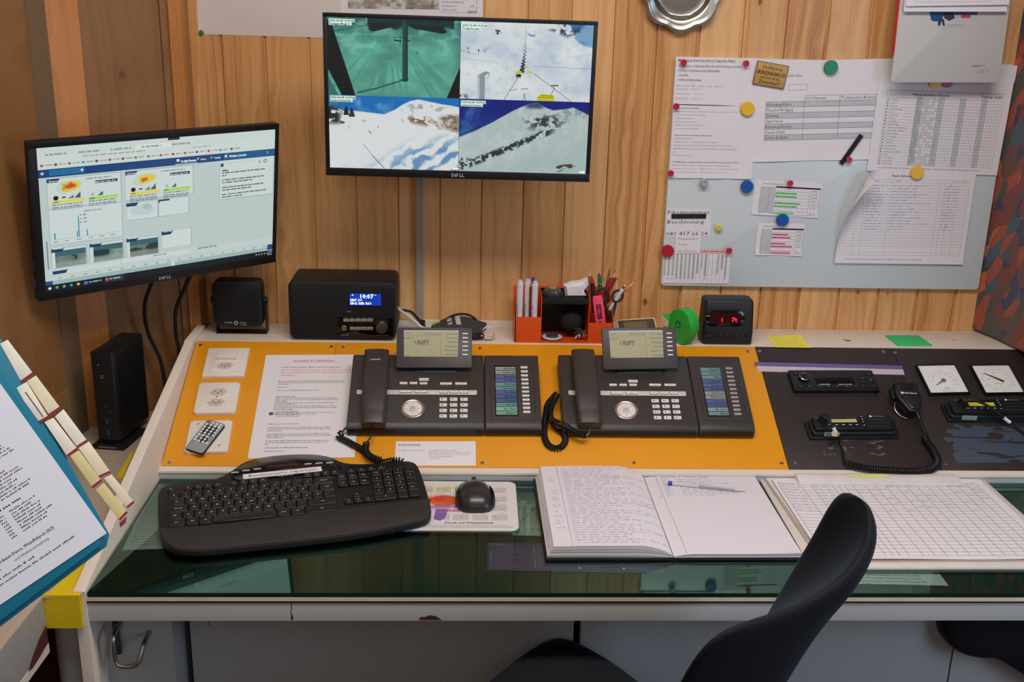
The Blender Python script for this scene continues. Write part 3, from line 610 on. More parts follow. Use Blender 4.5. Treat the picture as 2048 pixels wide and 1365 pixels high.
def ui_picture():
    im = Img(900, 508, (206, 224, 220)); w = (226, 238, 236); dk = (30, 62, 104)
    im.rect(0, 0, 1, .07, (222, 236, 230)); im.rect(0, .07, 1, .17, (226, 238, 232)); im.rect(.38, .035, .53, .075, (240, 248, 244)); im.rect(.515, .0, .565, .02, (26, 32, 36))
    for k in range(5): im.words(.03+.125*k, .05, .11+.125*k, .018, (120, 130, 130), .6)
    im.words(.17, .085, .42, .016, (130, 140, 138), .5); im.words(.62, .09, .70, .016, (130, 140, 138), .5)
    ic = [(200, 60, 60), (60, 80, 90), (200, 60, 60), (70, 150, 170), (40, 60, 120), (196, 50, 60), (170, 40, 40), (200, 80, 60), (60, 120, 190), (200, 60, 60), (190, 40, 40)]
    for k in range(16): x = .015+.052*k; im.disc(x, .138, .006, .011, ic[k % len(ic)], .85); im.words(x+.012, .131, x+.04, .016, (110, 120, 120), .55)
    im.rect(0, .17, 1, .235, (22, 74, 134)); im.rect(.04, .183, .175, .225, (38, 120, 170)); im.rect(.76, .17, 1, .235, (26, 96, 150)); im.disc(.015, .205, .006, .01, (200, 220, 235)); im.disc(.165, .2, .005, .009, (230, 240, 245))
    im.rect(.55, .19, .562, .212, (236, 242, 246)); im.rect(.545, .228, .64, .233, (236, 242, 246)); im.rect(.765, .19, .775, .212, (236, 242, 246)); im.rect(.64, .192, .648, .208, (180, 200, 220))
    def card(x0, y0, x1, y1): im.rect(x0-.002, y0-.003, x1+.003, y1+.005, (170, 190, 190)); im.rect(x0, y0, x1, y1, w); im.poly([(x0, y0), (x0+.05, y0), (x0+.04, y0+.03), (x0, y0+.03)], dk)
    for ox in (.03, .335):
        card(ox, .25, ox+.285, .49)
        nn = fbm(508, 900, 16, 4, 1.8, 77); dd_ = ((im.X-ox-.085)/.045)**2+((im.Y-.322-.0*im.X+(im.X-ox-.085)*.25)/.045)**2; im.fill(soft(1.25-dd_-nn*.5+(im.X < ox+.07)*.5, 8)*.6, (190, 230, 200)); im.fill(soft(.95-dd_-nn*.6+.12, 8)*(im.X > ox+.055), (240, 224, 60)); im.fill(soft(.28-dd_-(nn-.5)*2.2-.1, 8)*.9, (234, 166, 60)); im.fill(soft(.04-dd_-(nn-.5)*1.6-.05, 8), (214, 90, 60))
        im.words(ox+.15, .27, ox+.25, .014, (90, 110, 120), .6); im.rect(ox+.185, .295, ox+.272, .318, (30, 50, 84)); 
        im.disc(ox+.03, .405, .010, .018, (26, 30, 40)); im.poly([(ox+.05, .41), (ox+.06, .395), (ox+.072, .41)], (50, 60, 80)); im.poly([(ox+.075, .42), (ox+.098, .39), (ox+.098, .42)], (70, 150, 150)); im.poly([(ox+.10, .42), (ox+.124, .37), (ox+.124, .42)], (100, 90, 100)); im.poly([(ox+.19, .42), (ox+.212, .385), (ox+.212, .42)], (50, 120, 120)); im.disc(ox+.172, .405, .007, .014, (190, 200, 196))
        im.rect(ox+.015, .428, ox+.14, .449, (246, 232, 84)); im.rect(ox+.155, .428, ox+.275, .449, (186, 236, 90)); im.rect(ox+.018, .433, ox+.04, .445, (120, 120, 40), .6); im.rect(ox+.158, .433, ox+.18, .445, (80, 120, 40), .6)
        for k in range(4): im.words(ox+.015, .457+.02*k-.0, ox+.13, .013, (96, 120, 134), .75); im.words(ox+.155, .457+.02*k, ox+.265, .013, (96, 120, 134), .75)
    im.rect(.028, .50, .318, .79, (176, 196, 196)); im.rect(.03, .50, .315, .785, w); im.words(.165, .53, .235, .013, (120, 134, 140), .7)
    for k in range(3): im.disc(.15, .565+.03*k, .003, .005, (110, 120, 126)); im.words(.16, .56+.03*k, .175, .012, (90, 110, 120), .8)
    im.line(.035, .745, .312, .745, .8, (150, 170, 170))
    for x, h_ in ((.045, .055), (.132, .05), (.139, .17), (.171, .055)): im.rect(x, .745-h_, x+.0045, .745, (60, 160, 200))
    for k in range(6): im.words(.04+.045*k, .76, .06+.045*k, .012, (120, 134, 140), .6)
    card(.335, .515, .465, .66); im.disc(.40, .585, .05, .045, (196, 214, 216), .5); im.disc(.42, .56, .02, .03, (150, 190, 200), .4); card(.47, .515, .60, .66); im.rect(.475, .53, .60, .66, w)
    for k, x in enumerate((.03, .18, .33)):
        card(x, .82, x+.135, .99); n = fbm(508, 900, 7, 6, 1.7, 50+k); m = ((im.X > x+.013) & (im.X < x+.133) & (im.Y > .84) & (im.Y < .985)).astype(float)
        pic = np.array([120, 140, 130])/255.*(.35+1.15*n)[..., None]; im.a = im.a*(1-m[..., None])+pic*m[..., None]; im.fill(m*((n < .46) & (im.Y < .93)), (34, 62, 62)); im.fill(m*(im.Y < .875+.02*n), (60, 110, 120)); im.fill(m*(im.Y > .94), (170, 184, 172), .55); im.poly([(x, .82), (x+.05, .82), (x+.042, .85), (x, .85)], dk)
    card(.48, .80, .61, .95); im.rect(.48, .83, .61, .95, w)
    a = im.a.copy(); im.rect(0, .995, 1, 1, (200, 216, 214)); return im.a
def ui_full():                                   # the upper window, then time lines and the task bar
    top = ui_picture(); H_, W_ = 508, 900; f = Img(W_, H_, (206, 224, 220)); rows = (np.arange(int(H_*.86))/(H_*.86)*H_*.86/ .86*.86/.86).astype(int)
    k = int(H_*.84); idx = np.clip((np.arange(k)*H_/k*.985).astype(int), 0, H_-1); f.a[:k] = top[idx]
    f.rect(.74, .245, .995, .50, (172, 190, 190)); f.rect(.742, .20, .993, .495, (224, 238, 234)); f.disc(.752, .235, .008, .014, (30, 84, 140)); f.rect(.76, .22, .9, .225, (200, 214, 212)); f.disc(.955, .232, .008, .014, (90, 100, 104)); f.disc(.955, .232, .005, .009, (224, 238, 234)); f.disc(.928, .235, .002, .011, (60, 70, 76))
    for y, e in ((.27, .78), (.29, .955), (.31, .775), (.343, .95), (.363, .90), (.40, .95), (.42, .895), (.453, .965), (.473, .85)): f.words(.752, y, e, .013, (86, 100, 108), .8)
    f.rect(.0, .145, 1, .198, (22, 74, 134)); f.rect(.04, .152, .175, .19, (38, 120, 170)); f.rect(.76, .145, 1, .198, (26, 98, 152)); f.rect(.55, .158, .562, .178, (236, 242, 246)); f.rect(.545, .193, .64, .197, (236, 242, 246)); f.rect(.765, .160, .775, .18, (236, 242, 246)); f.disc(.015, .172, .006, .01, (200, 220, 235)); f.disc(.165, .17, .005, .009, (230, 240, 245)); f.rect(.640, .162, .648, .176, (190, 210, 230)); f.rect(.70, .164, .708, .176, (190, 210, 230)); f.disc(.965, .17, .0015, .012, (230, 240, 245))
    f.rect(0, .84, 1, .955, (214, 230, 226)); f.rect(.03, .855, .30, .885, w_ := (226, 238, 236)); f.rect(.31, .845, .60, .875, w_); f.poly([(.03, .858), (.09, .858), (.08, .882), (.03, .882)], (30, 62, 104)); f.words(.44, .85, .50, .012, (100, 116, 124), .7); f.words(.64, .845, .73, .012, (100, 116, 124), .7)
    f.line(0, .895, 1, .895, .8, (180, 198, 196))
    for k in range(19): f.words(.05+.05*k, .91, .066+.05*k, .011, (120, 136, 142), .6); f.line(.055+.05*k, .897, .055+.05*k, .902, .8, (140, 156, 156))
    f.rect(.012, .64, .018, .84, (90, 120, 140), .6); f.rect(.02, .925, .975, .955, (170, 202, 200)); f.rect(.52, .925, .535, .955, (226, 238, 236))
    f.rect(0, .955, 1, 1, (18, 26, 34)); f.rect(0, .925, .028, .955, (30, 84, 140)); f.rect(.975, .905, 1, .948, (24, 80, 140))
    for k, c in enumerate(((230, 240, 245), (150, 160, 165), (150, 160, 165), (40, 180, 140), (230, 200, 80))): f.disc(.015+.028*k, .978, .006, .010, c)
    f.rect(.15, .967, .165, .99, (60, 130, 220)); f.words(.17, .972, .22, .015, (220, 230, 235), .8); f.rect(.235, .957, .315, 1, (44, 60, 72)); f.disc(.243, .978, .006, .011, (236, 110, 50)); f.words(.255, .972, .30, .015, (220, 230, 235), .8)
    for k in range(5): f.disc(.92+.014*k, .975, .003, .006, (200, 210, 215))
    f.words(.982, .965, .998, .012, (220, 230, 235), .8); f.words(.978, .983, .998, .012, (220, 230, 235), .8)
    f.rect(.515, .0, .565, .018, (26, 32, 36)); return f.a
silver = pm('silver_print', (196, 200, 204), .35, .3); rubber = pm('rubber', (22, 22, 24), .7)
wtxt = pm('white_print', (232, 234, 236), .6); scr_w = pm('screen_white', (236, 240, 240), .5, emit=.8, var=.0)
def monitor(name, label, M, w, h, img, bez=(.0085, .0075, .0085, .016)):   # left, top, right, bottom bezel
    t = thing(name, label, 'monitor', M)
    b = B(); b.box(-w/2, w/2, -h/2, h/2, -.018, -.001, blk, r=.004, c=.0006, cb=.004); b.box(-w/2+.06, w/2-.06, -h/2+.03, h/2-.07, -.042, -.016, blk2, r=.02, cb=.01)
    bz = B(); x0, x1, y0, y1 = -w/2+bez[0], w/2-bez[2], -h/2+bez[3], h/2-bez[1]
    for r_ in ((-w/2, w/2, y1, h/2), (-w/2, w/2, -h/2, y0), (-w/2, x0, y0, y1), (x1, w/2, y0, y1)): bz.box(*r_, -.0012, .0012, blk, c=.0004)
    b.build('housing', t); bz.build('bezel', t)
    sw, sh = x1-x0, y1-y0
    picture('screen', img, sw, sh, .0003, scr_em, t, T((x0+x1)/2, (y0+y1)/2, 0))
    lg = B(.001); s = 9.2; lg.text('D', -14.5, -h*500+4, s, silver, 1.5, b=True, sx=1.15); lg.text('LL', 1.5, -h*500+4, s, silver, 1.5, b=True, sx=1.15)
    lg.add([], [], silver); 
    # the tilted E inside the gap of the logo
    for yy in (0, 2.5, 5.0): lg.line([(-5.2+yy*.25-1.2, -h*500+4.6+yy-.6), (-.6+yy*.25-1.2, -h*500+4.6+yy+.9)], 1.1, 1.5, silver)
    lg.line([(-5.4-1.2, -h*500+4.2), (-4.2-1.2, -h*500+9.6)], 1.1, 1.5, silver)
    lg.build('logo', t, flat=True)
    return t, (x0, y0, x1, y1)
YM = -.216
MM, mw, mh = quad((645, 25), (1197, 43), (1178, 364), (652, 351), lambda a, c: onN(a, c, (0, YM, 0), Vector((0, 1, .0168)).normalized()))
t, (x0, y0, x1, y1) = monitor('wall_monitor', 'wall-mounted black monitor showing four snowy ski lift camera pictures', MM, mw, mh, cam_picture())
cx_, cy_ = (x0+x1)/2*1000, y0*1000+(y1-y0)*1000*.4934
lab = pm('camera_caption_back', (196, 222, 214), .5, emit=.35, var=0); 
for x_, y_, a_, d_ in ((x0*1000+3, y1*1000-3, '2025-02-08 10:07:43', 'Furgga-Bügl-2'), (cx_+2, y1*1000-4, '2025-02-08 10:07:44', 'Totalp-Strecke'), (x0*1000+3, cy_-1, '2025-02-08 10:07:43', 'Lawine1-Rueschale'), (cx_+2, cy_-3, '2025-02-08 10:07:43', 'Lawine2-Damm')):
    c = B(.001); c.rect(x_, x_+50, y_-6.2, y_, .5, lab); c.rect(x_, x_+44 if 'T' not in d_ else x_+36, y_-12, y_-6.2, .5, lab)
    c.text(a_, x_+1, y_-5.2, 5.6, ink, .8, fit=48, b=True); c.text(d_, x_+1, y_-11.2, 5.6, ink, .8, b=True, fit=40 if 'T' not in d_ else 33); c.build('caption', t, flat=True)
for x_ in (cx_-12, x1*1000-14): c = B(.001); c.text('unify', x_, y0*1000+2.5, 6, scr_w, .8, b=True, slant=.2, fit=12); c.build('watermark', t, flat=True)
b = B(); b.box(-.05, .05, -.05, .05, -.047, -.042, blk, c=.001); b.tube([(0, 0, -.045), (0, 0, -.20)], .018, blk, 12); b.box(-.04, .04, -.08, .08, -.2135, -.19, blk, c=.002); b.build('wall_arm', t)
# monitor on the left
ML = Matrix.Translation((-.60560587, -.27170214, 1.24223319)) @ Matrix.Rotation(.69214953, 4, 'Z') @ Matrix.Rotation(1.72161061, 4, 'X') @ Matrix.Rotation(.00985442, 4, 'Z')
t, _r = monitor('desk_monitor', 'black monitor at the left corner showing a web page with maps and blue bar', ML, .51, .31, ui_full(), bez=(.016, .012, .009, .017))
sx0, sy0, sx1, sy1 = [v*1000 for v in _r]; sw = sx1-sx0; sh = sy1-sy0
def ut(s_, u, v, size, m=scr_w, **k): c = B(.001); c.text(s_, sx0+u*sw, sy1-v*sh, size, m, .9, **k); c.build('caption', t, flat=True)
ut('Cockpit Parsenn', .567, .183, 6.0, b=True, fit=33); ut('Karte', .655, .181, 5); ut('Tabelle', .715, .18, 5); ut('Notizen / Journal', .785, .178, 5.4, b=True); navy = pm('navy_screen_text', (40, 64, 90), .6)
for s_, u, v in (('Davos', .037, .223), ('westliches Prättigau', .34, .223), ('Parsenn Furka', .037, .693), ('Parsenn Gotschna', .187, .693), ('Parsenn Schifer', .337, .693), ('Parsenn Mittel', .487, .677)): ut(s_, u, v+.01, 4.0, fit=18)
ut('Notizen', .752, .283, 4.6, navy, b=True)
for ox in (.245, .55): ut('08.02. 08:00 - 08.02. 17:00', ox-.03, .268, 4.2, fit=38)
b = B(); b.box(-.05, .05, -.05, .05, -.047, -.042, blk, c=.001); b.tube([(0, 0, -.045), (0, 0, -.075), (.0, .02, -.19)], .014, blk, 12); b.build('wall_arm', t)
b = B()
for yy in (-.085, -.12): b.box(-.2562, -.2545, yy-.010, yy+.010, -.014, -.005, pm('blue_port', (54, 74, 104), .4))
b.build('port', t)
def hang(pts, r, m, k=8): bb = B(); bb.tube(spline(pts, k), r, m, 8); return bb
q1, q2 = onY(308, 560, -.22), onY(290, 610, -.20)
cb = hang([onY(316, 540, -.22), onY(300, 575, -.20), onY(289, 615, -.17), onY(296, 665, -.15), onY(322, 725, -.14), onY(352, 790, -.15)+Vector((-.02, 0, -.02))], .0042, rubber)
tag(cb.build('cable'), 'left black cable hanging below the monitor with the web page', 'cable')
cb = hang([onY(384, 545, -.16), onY(368, 580, -.14), onY(352, 620, -.12), onY(352, 670, -.11), onY(358, 700, -.11), onY(360, 760, -.11)], .0042, rubber)
tag(cb.build('cable'), 'right black cable dropping from the monitor with the web page to the corner', 'cable')
wcab = pm('white_cable', (206, 202, 196), .5)
cb = hang([onZ(296, 725, .86), onZ(310, 745, .83), onZ(325, 763, .80), onZ(345, 790, .78)], .0026, wcab)
tag(cb.build('cable'), 'thin white cable between the black mini computer and the desk side', 'cable')
# ------------------------------------------------------------------ posters and plate
def sheet(name, label, cat, M, w, h, draw, th=.0003, group=None, curl=None, mat=None, off=.0002):    # paper with its print, drawn in millimetres from the lower left corner
    b = B(.001); W_, H_ = w*1000, h*1000
    def wp(x, y, z):
        zz = curl(x/W_, y/H_) if curl else 0.0
        if isinstance(zz, tuple): return (x+zz[0]-W_/2, y+zz[1]-H_/2, z*zz[3]+zz[2]+off*1000)
        return (x-W_/2, y-H_/2, z+zz+off*1000)
    b.W = wp; m = mat or paper_w; st = 10 if curl else None
    b.rect(0, W_, 0, H_, th*1000, m, st)
    if not curl:
        for p in (((0, 0), (W_, 0)), ((W_, 0), (W_, H_)), ((W_, H_), (0, H_)), ((0, H_), (0, 0))):
            b.add([(p[0][0], p[0][1], 0), (p[1][0], p[1][1], 0), (p[1][0], p[1][1], th*1000), (p[0][0], p[0][1], th*1000)], [(0, 1, 2, 3)], m)
    else: b.rect(0, W_, 0, H_, 0, m, st)
    draw(b, W_, H_, th*1000+.06)
    return tag(b.build(name, M=M, flat=True), label, cat, group)
def wallq(tl, tr, br, bl, Y=0.0): return quad(tl, tr, br, bl, lambda a, c: onY(a, c, Y))
pin_m = pm('green_pin', (26, 126, 66), .35)
M_, w_, h_ = wallq((390, -60), (702, -57), (697, 77), (397, 68))
sheet('poster', 'large blank white poster pinned above the left half of the wall monitor', 'poster', M_, w_, h_, lambda b, W, H, z: None, mat=pm('poster_paper', (218, 208, 204), .7, var=.015))
p = onY(403, 65, 0); b = B(.001); b.lathe([(5.2, 0), (5.2, 1), (4.6, 4.5), (3.6, 6.5), (.1, 7)], pin_m, 20); tag(b.build('push_pin', M=T(p.x, -.0008, p.z) @ RX(90)), 'green pin holding the corner of the blank white poster', 'pin')
M_, w_, h_ = wallq((676, -90), (965, -84), (966, 35), (683, 30), -.0006)
def d_map(b, W, H, z):
    z += .7; b.text('Davos Klosters Mountains AG', W-88, 28, 7, ink, z+.3, fit=46); b.text('Brämabüelstrasse 11', W-88, 20, 6, grey_ink, z+.3, fit=34); b.text('7270 Davos Platz', W-88, 12, 6, grey_ink, z+.3, fit=32)
    b.rect(W-93, W-13, 9, 37, z+.2, paper_w); b.text('DAVOS', W-32, 8, 7.5, pm('blue_print', (50, 84, 150), .7), z+.4, b=True, fit=20); b.line([(W-28, 20), (W-22, 24), (W-17, 19)], 1, z+.3, grey_ink)
def rocks():
    im = Img(420, 180, (170, 168, 166)); n = fbm(180, 420, 5, 6, 2, 41); r = fbm(180, 420, 7, 6, 1.6, 42, True); im.a = np.array([176, 172, 168])/255.*(.55+.75*r)[..., None]; im.fill(soft(n-.52, 8), (224, 220, 214), .6); im.fill(soft(.45-n, 8), (124, 104, 92), .6); im.fill(soft(fbm(180, 420, 12, 4, 2, 44)-.55, 12)*(im.X > .3), (96, 104, 66), .6); im.fill((im.X > .8) & (n > .5), (104, 130, 170), .4); im.fill((im.X > .85) & (r > .8), (170, 90, 70), .6); return im.a
mp = sheet('map_poster', 'mountain panorama poster with white margin behind the top edge of the wall monitor', 'poster', M_, w_, h_, d_map, th=.0006)
picture('panorama', rocks(), w_-.028, h_*.9, .0011, attr_mat('print_picture', rough=.7), mp, T(.002, .0085, 0))
# pewter plate
P_ = onY(1366.5, -22.7, -.02); g = G('pewter'); pewter = g.done(g.mix(g.noise(g.oc, 14.0, 3), (150, 146, 138), (196, 192, 182)), .26, Metallic=1.0)
b = B(.00114); Rp = 77.0; seg = 120; prof = [(0, -6), (40, -6), (47, -6), (50, -5), (53, -1), (56, 2.5), (59, 4), (64, 4.6), (69, 5.4), (72, 7), (73.8, 7), (75, 5), (77, 5), (78, 3), (77, 1), (66, 0), (50, -8), (0, -9)]
rings = []
for r_, z_ in prof:
    ring = []
    for k in range(seg):
        a = 2*math.pi*k/seg; lob = abs(math.sin(a*4.0+math.pi/2)); f = 1+(.055*(abs(math.cos(4*(a-math.pi/2)))**.6)-.045+.022*math.cos(8*(a-math.pi/2)))*max(0, (r_-52)/26)
        ring.append((max(r_, .05)*f*math.cos(a), max(r_, .05)*f*math.sin(a), z_))
    rings.append(ring)
b.loft(rings, pewter)
tag(b.build('pewter_plate', M=T(P_.x, -.0125, P_.z) @ RX(90)), 'scalloped pewter plate hanging on the pine wall above the whiteboard', 'plate')
# ------------------------------------------------------------------ whiteboard
b = B(); wz0 = onY(1322, 572, -.012).z; wx0 = onY(1337, 340, -.012).x; wz1 = onY(1500, 117, -.012).z
wb_m = pm('whiteboard_enamel', (204, 214, 218), .3, var=.012, sc=3, coat=.2)
b.M = T((wx0+1.205)/2, 0, (wz0+wz1)/2) @ RX(90); b.box(-(1.205-wx0)/2, (1.205-wx0)/2, -(wz1-wz0)/2, (wz1-wz0)/2, .0, .012, wb_m, r=.008, c=.0015)
tag(b.build('whiteboard'), 'wide magnetic whiteboard covered with notices on the right side of the pine wall', 'whiteboard')
YW = -.0122
def wq(*a, d=0.0): return wallq(*a, Y=YW-d)
navyp = pm('blue_pen', (92, 100, 168), .7); redp = pm('red_pen', (196, 60, 70), .7)
def d_notice(b, W, H, z):
    y = H-9; L = [('Meldung an Kantonspolizei in folgenden Fällen:', 5.8, 1, 1, .68), ('-Kollisionen von Schneesportlern (nur auf Nachfrage von Polizei)', 4.4, 1, 1, .76), ('-Schwere Verletzungen (auch Selbstunfälle)', 4.6, 1, 1, .50), ('-Todesfälle', 4.4, 1, 1, .13), ('-Unfälle auf Bahnanlagen', 4.4, 1, 1, .29)]
    for s_, sz, bo, ul, fw in L: b.text(s_, 6, y, sz, ink, z, b=True, fit=fw*W); b.rect(6, 6+fw*W, y-1.4, y-1.0, z, ink); y -= 11 if s_[0] == 'M' else 10
    b.scrib(4, y-3, 105, 3.2, navyp, z, lw=.4)
    for s_, n_ in (('Posten Davos:', '081 257 63 50'), ('Posten Klosters:', '081 257 76 30'), ('Zentrale Chur:', '081 257 71 11')): y -= 10; b.text(s_, 5, y, 4.6, grey_ink, z); b.text(n_, 5+len(s_)*2.6, y, 3.2, grey_ink, z)
M_, w_, h_ = wq((1352, 113), (1517, 117), (1504, 213), (1346, 207))
M_n, w_n, h_n = wq((1352, 113), (1519, 117), (1512, 216), (1346, 212)); 
sheet('notice', 'white notice headed with underlined bold lines at the top left of the whiteboard', 'notice', M_n, w_n, h_n, lambda b, W, H, z: (d_notice(b, W, H, z), b.line([(12, 4), (W*.5, 3.4), (W*.75, 2)], 1.8, z+.1, ink)))
def d_notice2(b, W, H, z):
    y = H-7
    rows = [('Arbeiten Zentrale am Morgen:', 1, .29), ('-Tägliche Beurteilung im Cockpit durch den Tagesverantwortlichen - 8:02', 0, .74), ('-SMS Beurteilung im Internet eingeben', 0, .37), ('-SIS Media aktualisieren', 0, .23), ('-Erwärmungstisch aufräumen', 0, .27), ('-Abfallkübel leeren und Staub wischen', 0, .37), ('-Transportliste vervollständigen', 0, .29), None, ('Vorgehen bei Pisten-/Anlagenschliessungen', 1, .46), ('-SIS MEDIA aktualisieren', 0, .24), ('-nach Bedarf Text in den Infobildschirmen eingeben', 0, .52), ('-Funkspruch über SOS Kanal und je nach Situation auch über Bahnkanal', 0, .72), ('-SAFE REACH auslösen - NUR FALLS NOTWENDIG - nicht jede Anlage/Piste', 0, .78), ('einzeln', 0, .06), ('-im Pistenbuch notieren', 0, .23), None, ('SUST Meldung bei defekten Anlagen (nach Aufforderung technischer Leiter)', 1, .8), ('-Meldung an REGA COZ: SUST Meldung über die entsprechende Anlage', 0, .70), ('-nach Rückruf des entsprechenden Mitarbeiters die SUST Schilderung der Störung', 0, .80), ('mit Vermerk, dass der technische Leiter weiter genau informieren wird', 0, .66)]
    dy = (H-12)/len(rows)
    for r_ in rows:
        if r_: b.text(r_[0], 4, y, 4.0, ink if r_[1] else grey_ink, z, b=bool(r_[1]), fit=r_[2]*W)
        y -= dy
M_, w_, h_ = wq((1346, 210), (1512, 214), (1506, 362), (1339, 352), d=.0012)
sheet('notice', 'long white notice with dense text below the black marker line, left on the whiteboard', 'notice', M_, w_, h_, d_notice2, curl=lambda u, v: 2.2*max(0, .16-v)/.16*abs(math.sin(u*9)))
def d_table(b, W, H, z):
    b.text('Pistenkontrollen', 46, H-35, 9, ink, z, fit=60, al='L'); b.rect(77, 120, H-64, H-51, z, ink); b.rect(77.5, 119.5, H-63.5, H-51.5, z+.05, paper_w)
    tx0, tc, tc2, tx1 = 29, 115, 194, 285; ty = H-88; rh = 12.1; gr = pm('grey_row', (188, 192, 198), .7)
    b.text('SOS Parsenn', tc+1.5, ty+3, 9.4, ink, z, fit=47); b.text('Technischer Betrieb', tc2+1.5, ty+3, 9.4, ink, z, fit=80)
    for k, s_ in enumerate(('Höhenweg-Davos', 'Meierhof-Wolfgang', 'Stützweg', 'Gipfel Nord', 'Kreuzweg-Klosters', 'Gauder-Küblis', 'Schifer dir-Küblis')):
        y = ty-rh*(k+1)
        if k % 2 == 0: b.rect(tx0, tx1, y, y+rh, z-.02, gr)
        b.text(s_, tx0+1.5, y+2.8, 9.6, ink, z+.05, sx=.80); b.rect(tx0, tx1, y+rh-.3, y+rh+.3, z+.05, ink)
    b.rect(tx0, tx1, ty-rh*7-.3, ty-rh*7+.3, z+.05, ink); b.rect(tc, tx1, ty+rh-.3, ty+rh+.3, z+.05, ink)
    for x_, t_ in ((tx0, 0), (tc, 1), (tc2, 1)): b.rect(x_-.3, x_+.3, ty-rh*7, ty+rh*t_, z+.05, ink)
M_, w_, h_ = wq((1504, 117), (1800, 123), (1792, 323), (1507, 318), d=.0004)
sheet('notice', 'landscape sheet with the grey striped table of ski runs in the middle of the whiteboard', 'notice', M_, w_, h_, d_table, curl=lambda u, v: 2.5*max(0, .10-v)/.10*(.6+.4*math.sin(u*11)))
def d_piste(b, W, H, z):
    b.text('Pistenpräparation Parsenn', W*.26, H-46, 8, ink, z, b=True, slant=.15, fit=W*.28); b.text('Februar 2025', W*.78, H-46, 8, ink, z, b=True, slant=.15, fit=W*.155)
    x0_, x1_, y1_, y0_ = W*.07, W*.95, H-36, 16; b.rect(x0_, x1_, y1_-.2, y1_+.3, z, ink); gr = pm('grey_row', (188, 192, 198), .7); n = 22; rh = (y1_-16-y0_)/n
    names = ('Dorfli Nord', 'Dorfli Ost', 'Hauptertäli', 'Standard-Hüttenweg', 'Unterer', 'Meierhof-Tälli', 'Hüttenweg', 'Meierhofwang', 'Meierhof-Wolfgang', 'Meierhofwang - Fideriserheuberge', 'Gauder-Klosters - Übergang', 'Derby - Übungsplatz', 'Furka - Kreuzweg', 'Parsennfurka', 'Parsennhütte', 'Kreuzweg - Klosters', 'Übernachtg. - Schifer', 'Kreuzweg - Gauder - Küblis', 'Schifer', 'Schifer - Serneus', 'Schifer - Küblis', 'Pistenfreie Trails')
    gx = W*.30; nd = 28; cw = (x1_-gx)/nd
    for d_ in (0, 1, 7, 8, 14, 15, 21, 22): b.rect(gx+d_*cw, gx+(d_+1)*cw, y0_, y1_-12, z-.02, gr)
    for k in range(n+1):
        y = y0_+k*rh; b.rect(x0_, x1_, y-.15, y+.15, z+.03, grey_ink)
    for k, s_ in enumerate(names): b.text(s_, x0_+13, y0_+(n-1-k)*rh+1.1, 4.2, ink, z+.05, sx=.72); b.rect(x0_+3, x0_+6, y0_+(n-1-k)*rh+1, y0_+(n-1-k)*rh+3.5, z+.05, grey_ink)
    for x_ in [x0_, x0_+10, x1_]+[gx+i*cw for i in range(nd)]: b.rect(x_-.15, x_+.15, y0_, y1_, z+.03, grey_ink)
    for k in range(n):
        for d_ in range(6+(k % 3 == 0)):
            if random.random() < .72: xx = gx+d_*cw+.6; yy = y0_+k*rh+.6; b.line([(xx, yy), (xx+cw-1.4, yy+rh-1.4)], .45, z+.05, ink); b.line([(xx, yy+rh-1.4), (xx+cw-1.4, yy)], .35, z+.05, ink)
    b.words(x0_+4, y0_-8, W*.78, 2.2, grey_ink, z); b.words(W*.45, y0_-12, W*.06, 2.0, grey_ink, z)
M_, w_, h_ = wq((1758, 145), (2030, 157), (1991, 351), (1736, 342), d=.0025)
sheet('notice', 'landscape grid sheet headed Februar 2025 directly below the hanging clipboard', 'notice', M_, w_, h_, d_piste, curl=lambda u, v: 3*max(0, u-.8)/.2*v)
def d_arb(b, W, H, z):
    b.text('Pisten Arbeiten', W*.36, H-16, 7.5, ink, z, b=True, slant=.15); x0_, x1_, y1_, y0_ = W*.045, W*.965, H-22, 20; n = 26; rh = (y1_-y0_)/n
    for k in range(n+1): b.rect(x0_, x1_, y0_+k*rh-.15, y0_+k*rh+.15, z, grey_ink, 10)
    for u in (.045, .125, .18, .37, .74, .775, .82, .885, .965): b.rect(W*u-.15, W*u+.15, y0_, y1_, z, grey_ink, 10)
    for s_, u in (('Datum', .05), ('Ort / Auftrag', .20), ('Arbeit', .40), ('Name', .83), ('erledigt', .90)): b.text(s_, W*u, y1_-4.5, 4, ink, z+.05)
    for k in range(16):
        y = y1_-rh*(k+2.2)
        b.scrib(W*.052, y, W*.06, 3, navyp, z+.05, .3); b.scrib(W*.195, y, W*random.uniform(.08, .16), 3, navyp, z+.05, .3)
        b.scrib(W*.38, y, W*random.uniform(.1, .33), 3, navyp, z+.05, .3); b.scrib(W*.78, y, W*.1, 3, navyp, z+.05, .3)
    b.words(W*.08, 9, W*.6, 2.0, grey_ink, z)
M_, w_, h_ = wq((1690, 338), (1950, 343), (1927, 531), (1668, 524), d=.003)
def roll(u, v, W=w_*1000, H=h_*1000, r=34.0):
    x, y = u*W, v*H; p1 = Vector((84, H)); p0 = Vector((2, 0)); e = (p1-p0).normalized(); m_ = Vector((-e.y, e.x)); s = (Vector((x, y))-p0).dot(m_)
    if s <= 0: return 4*max(0, .15-v)/.15*.5
    th = s/r; d = r*math.sin(th)-s; return (m_.x*d, m_.y*d, r*(1-math.cos(th))+4*max(0, .15-v)/.15*.5, 1)
sheet('notice', 'large curled handwritten work list on the lower right of the whiteboard', 'notice', M_, w_, h_, d_arb, curl=roll)
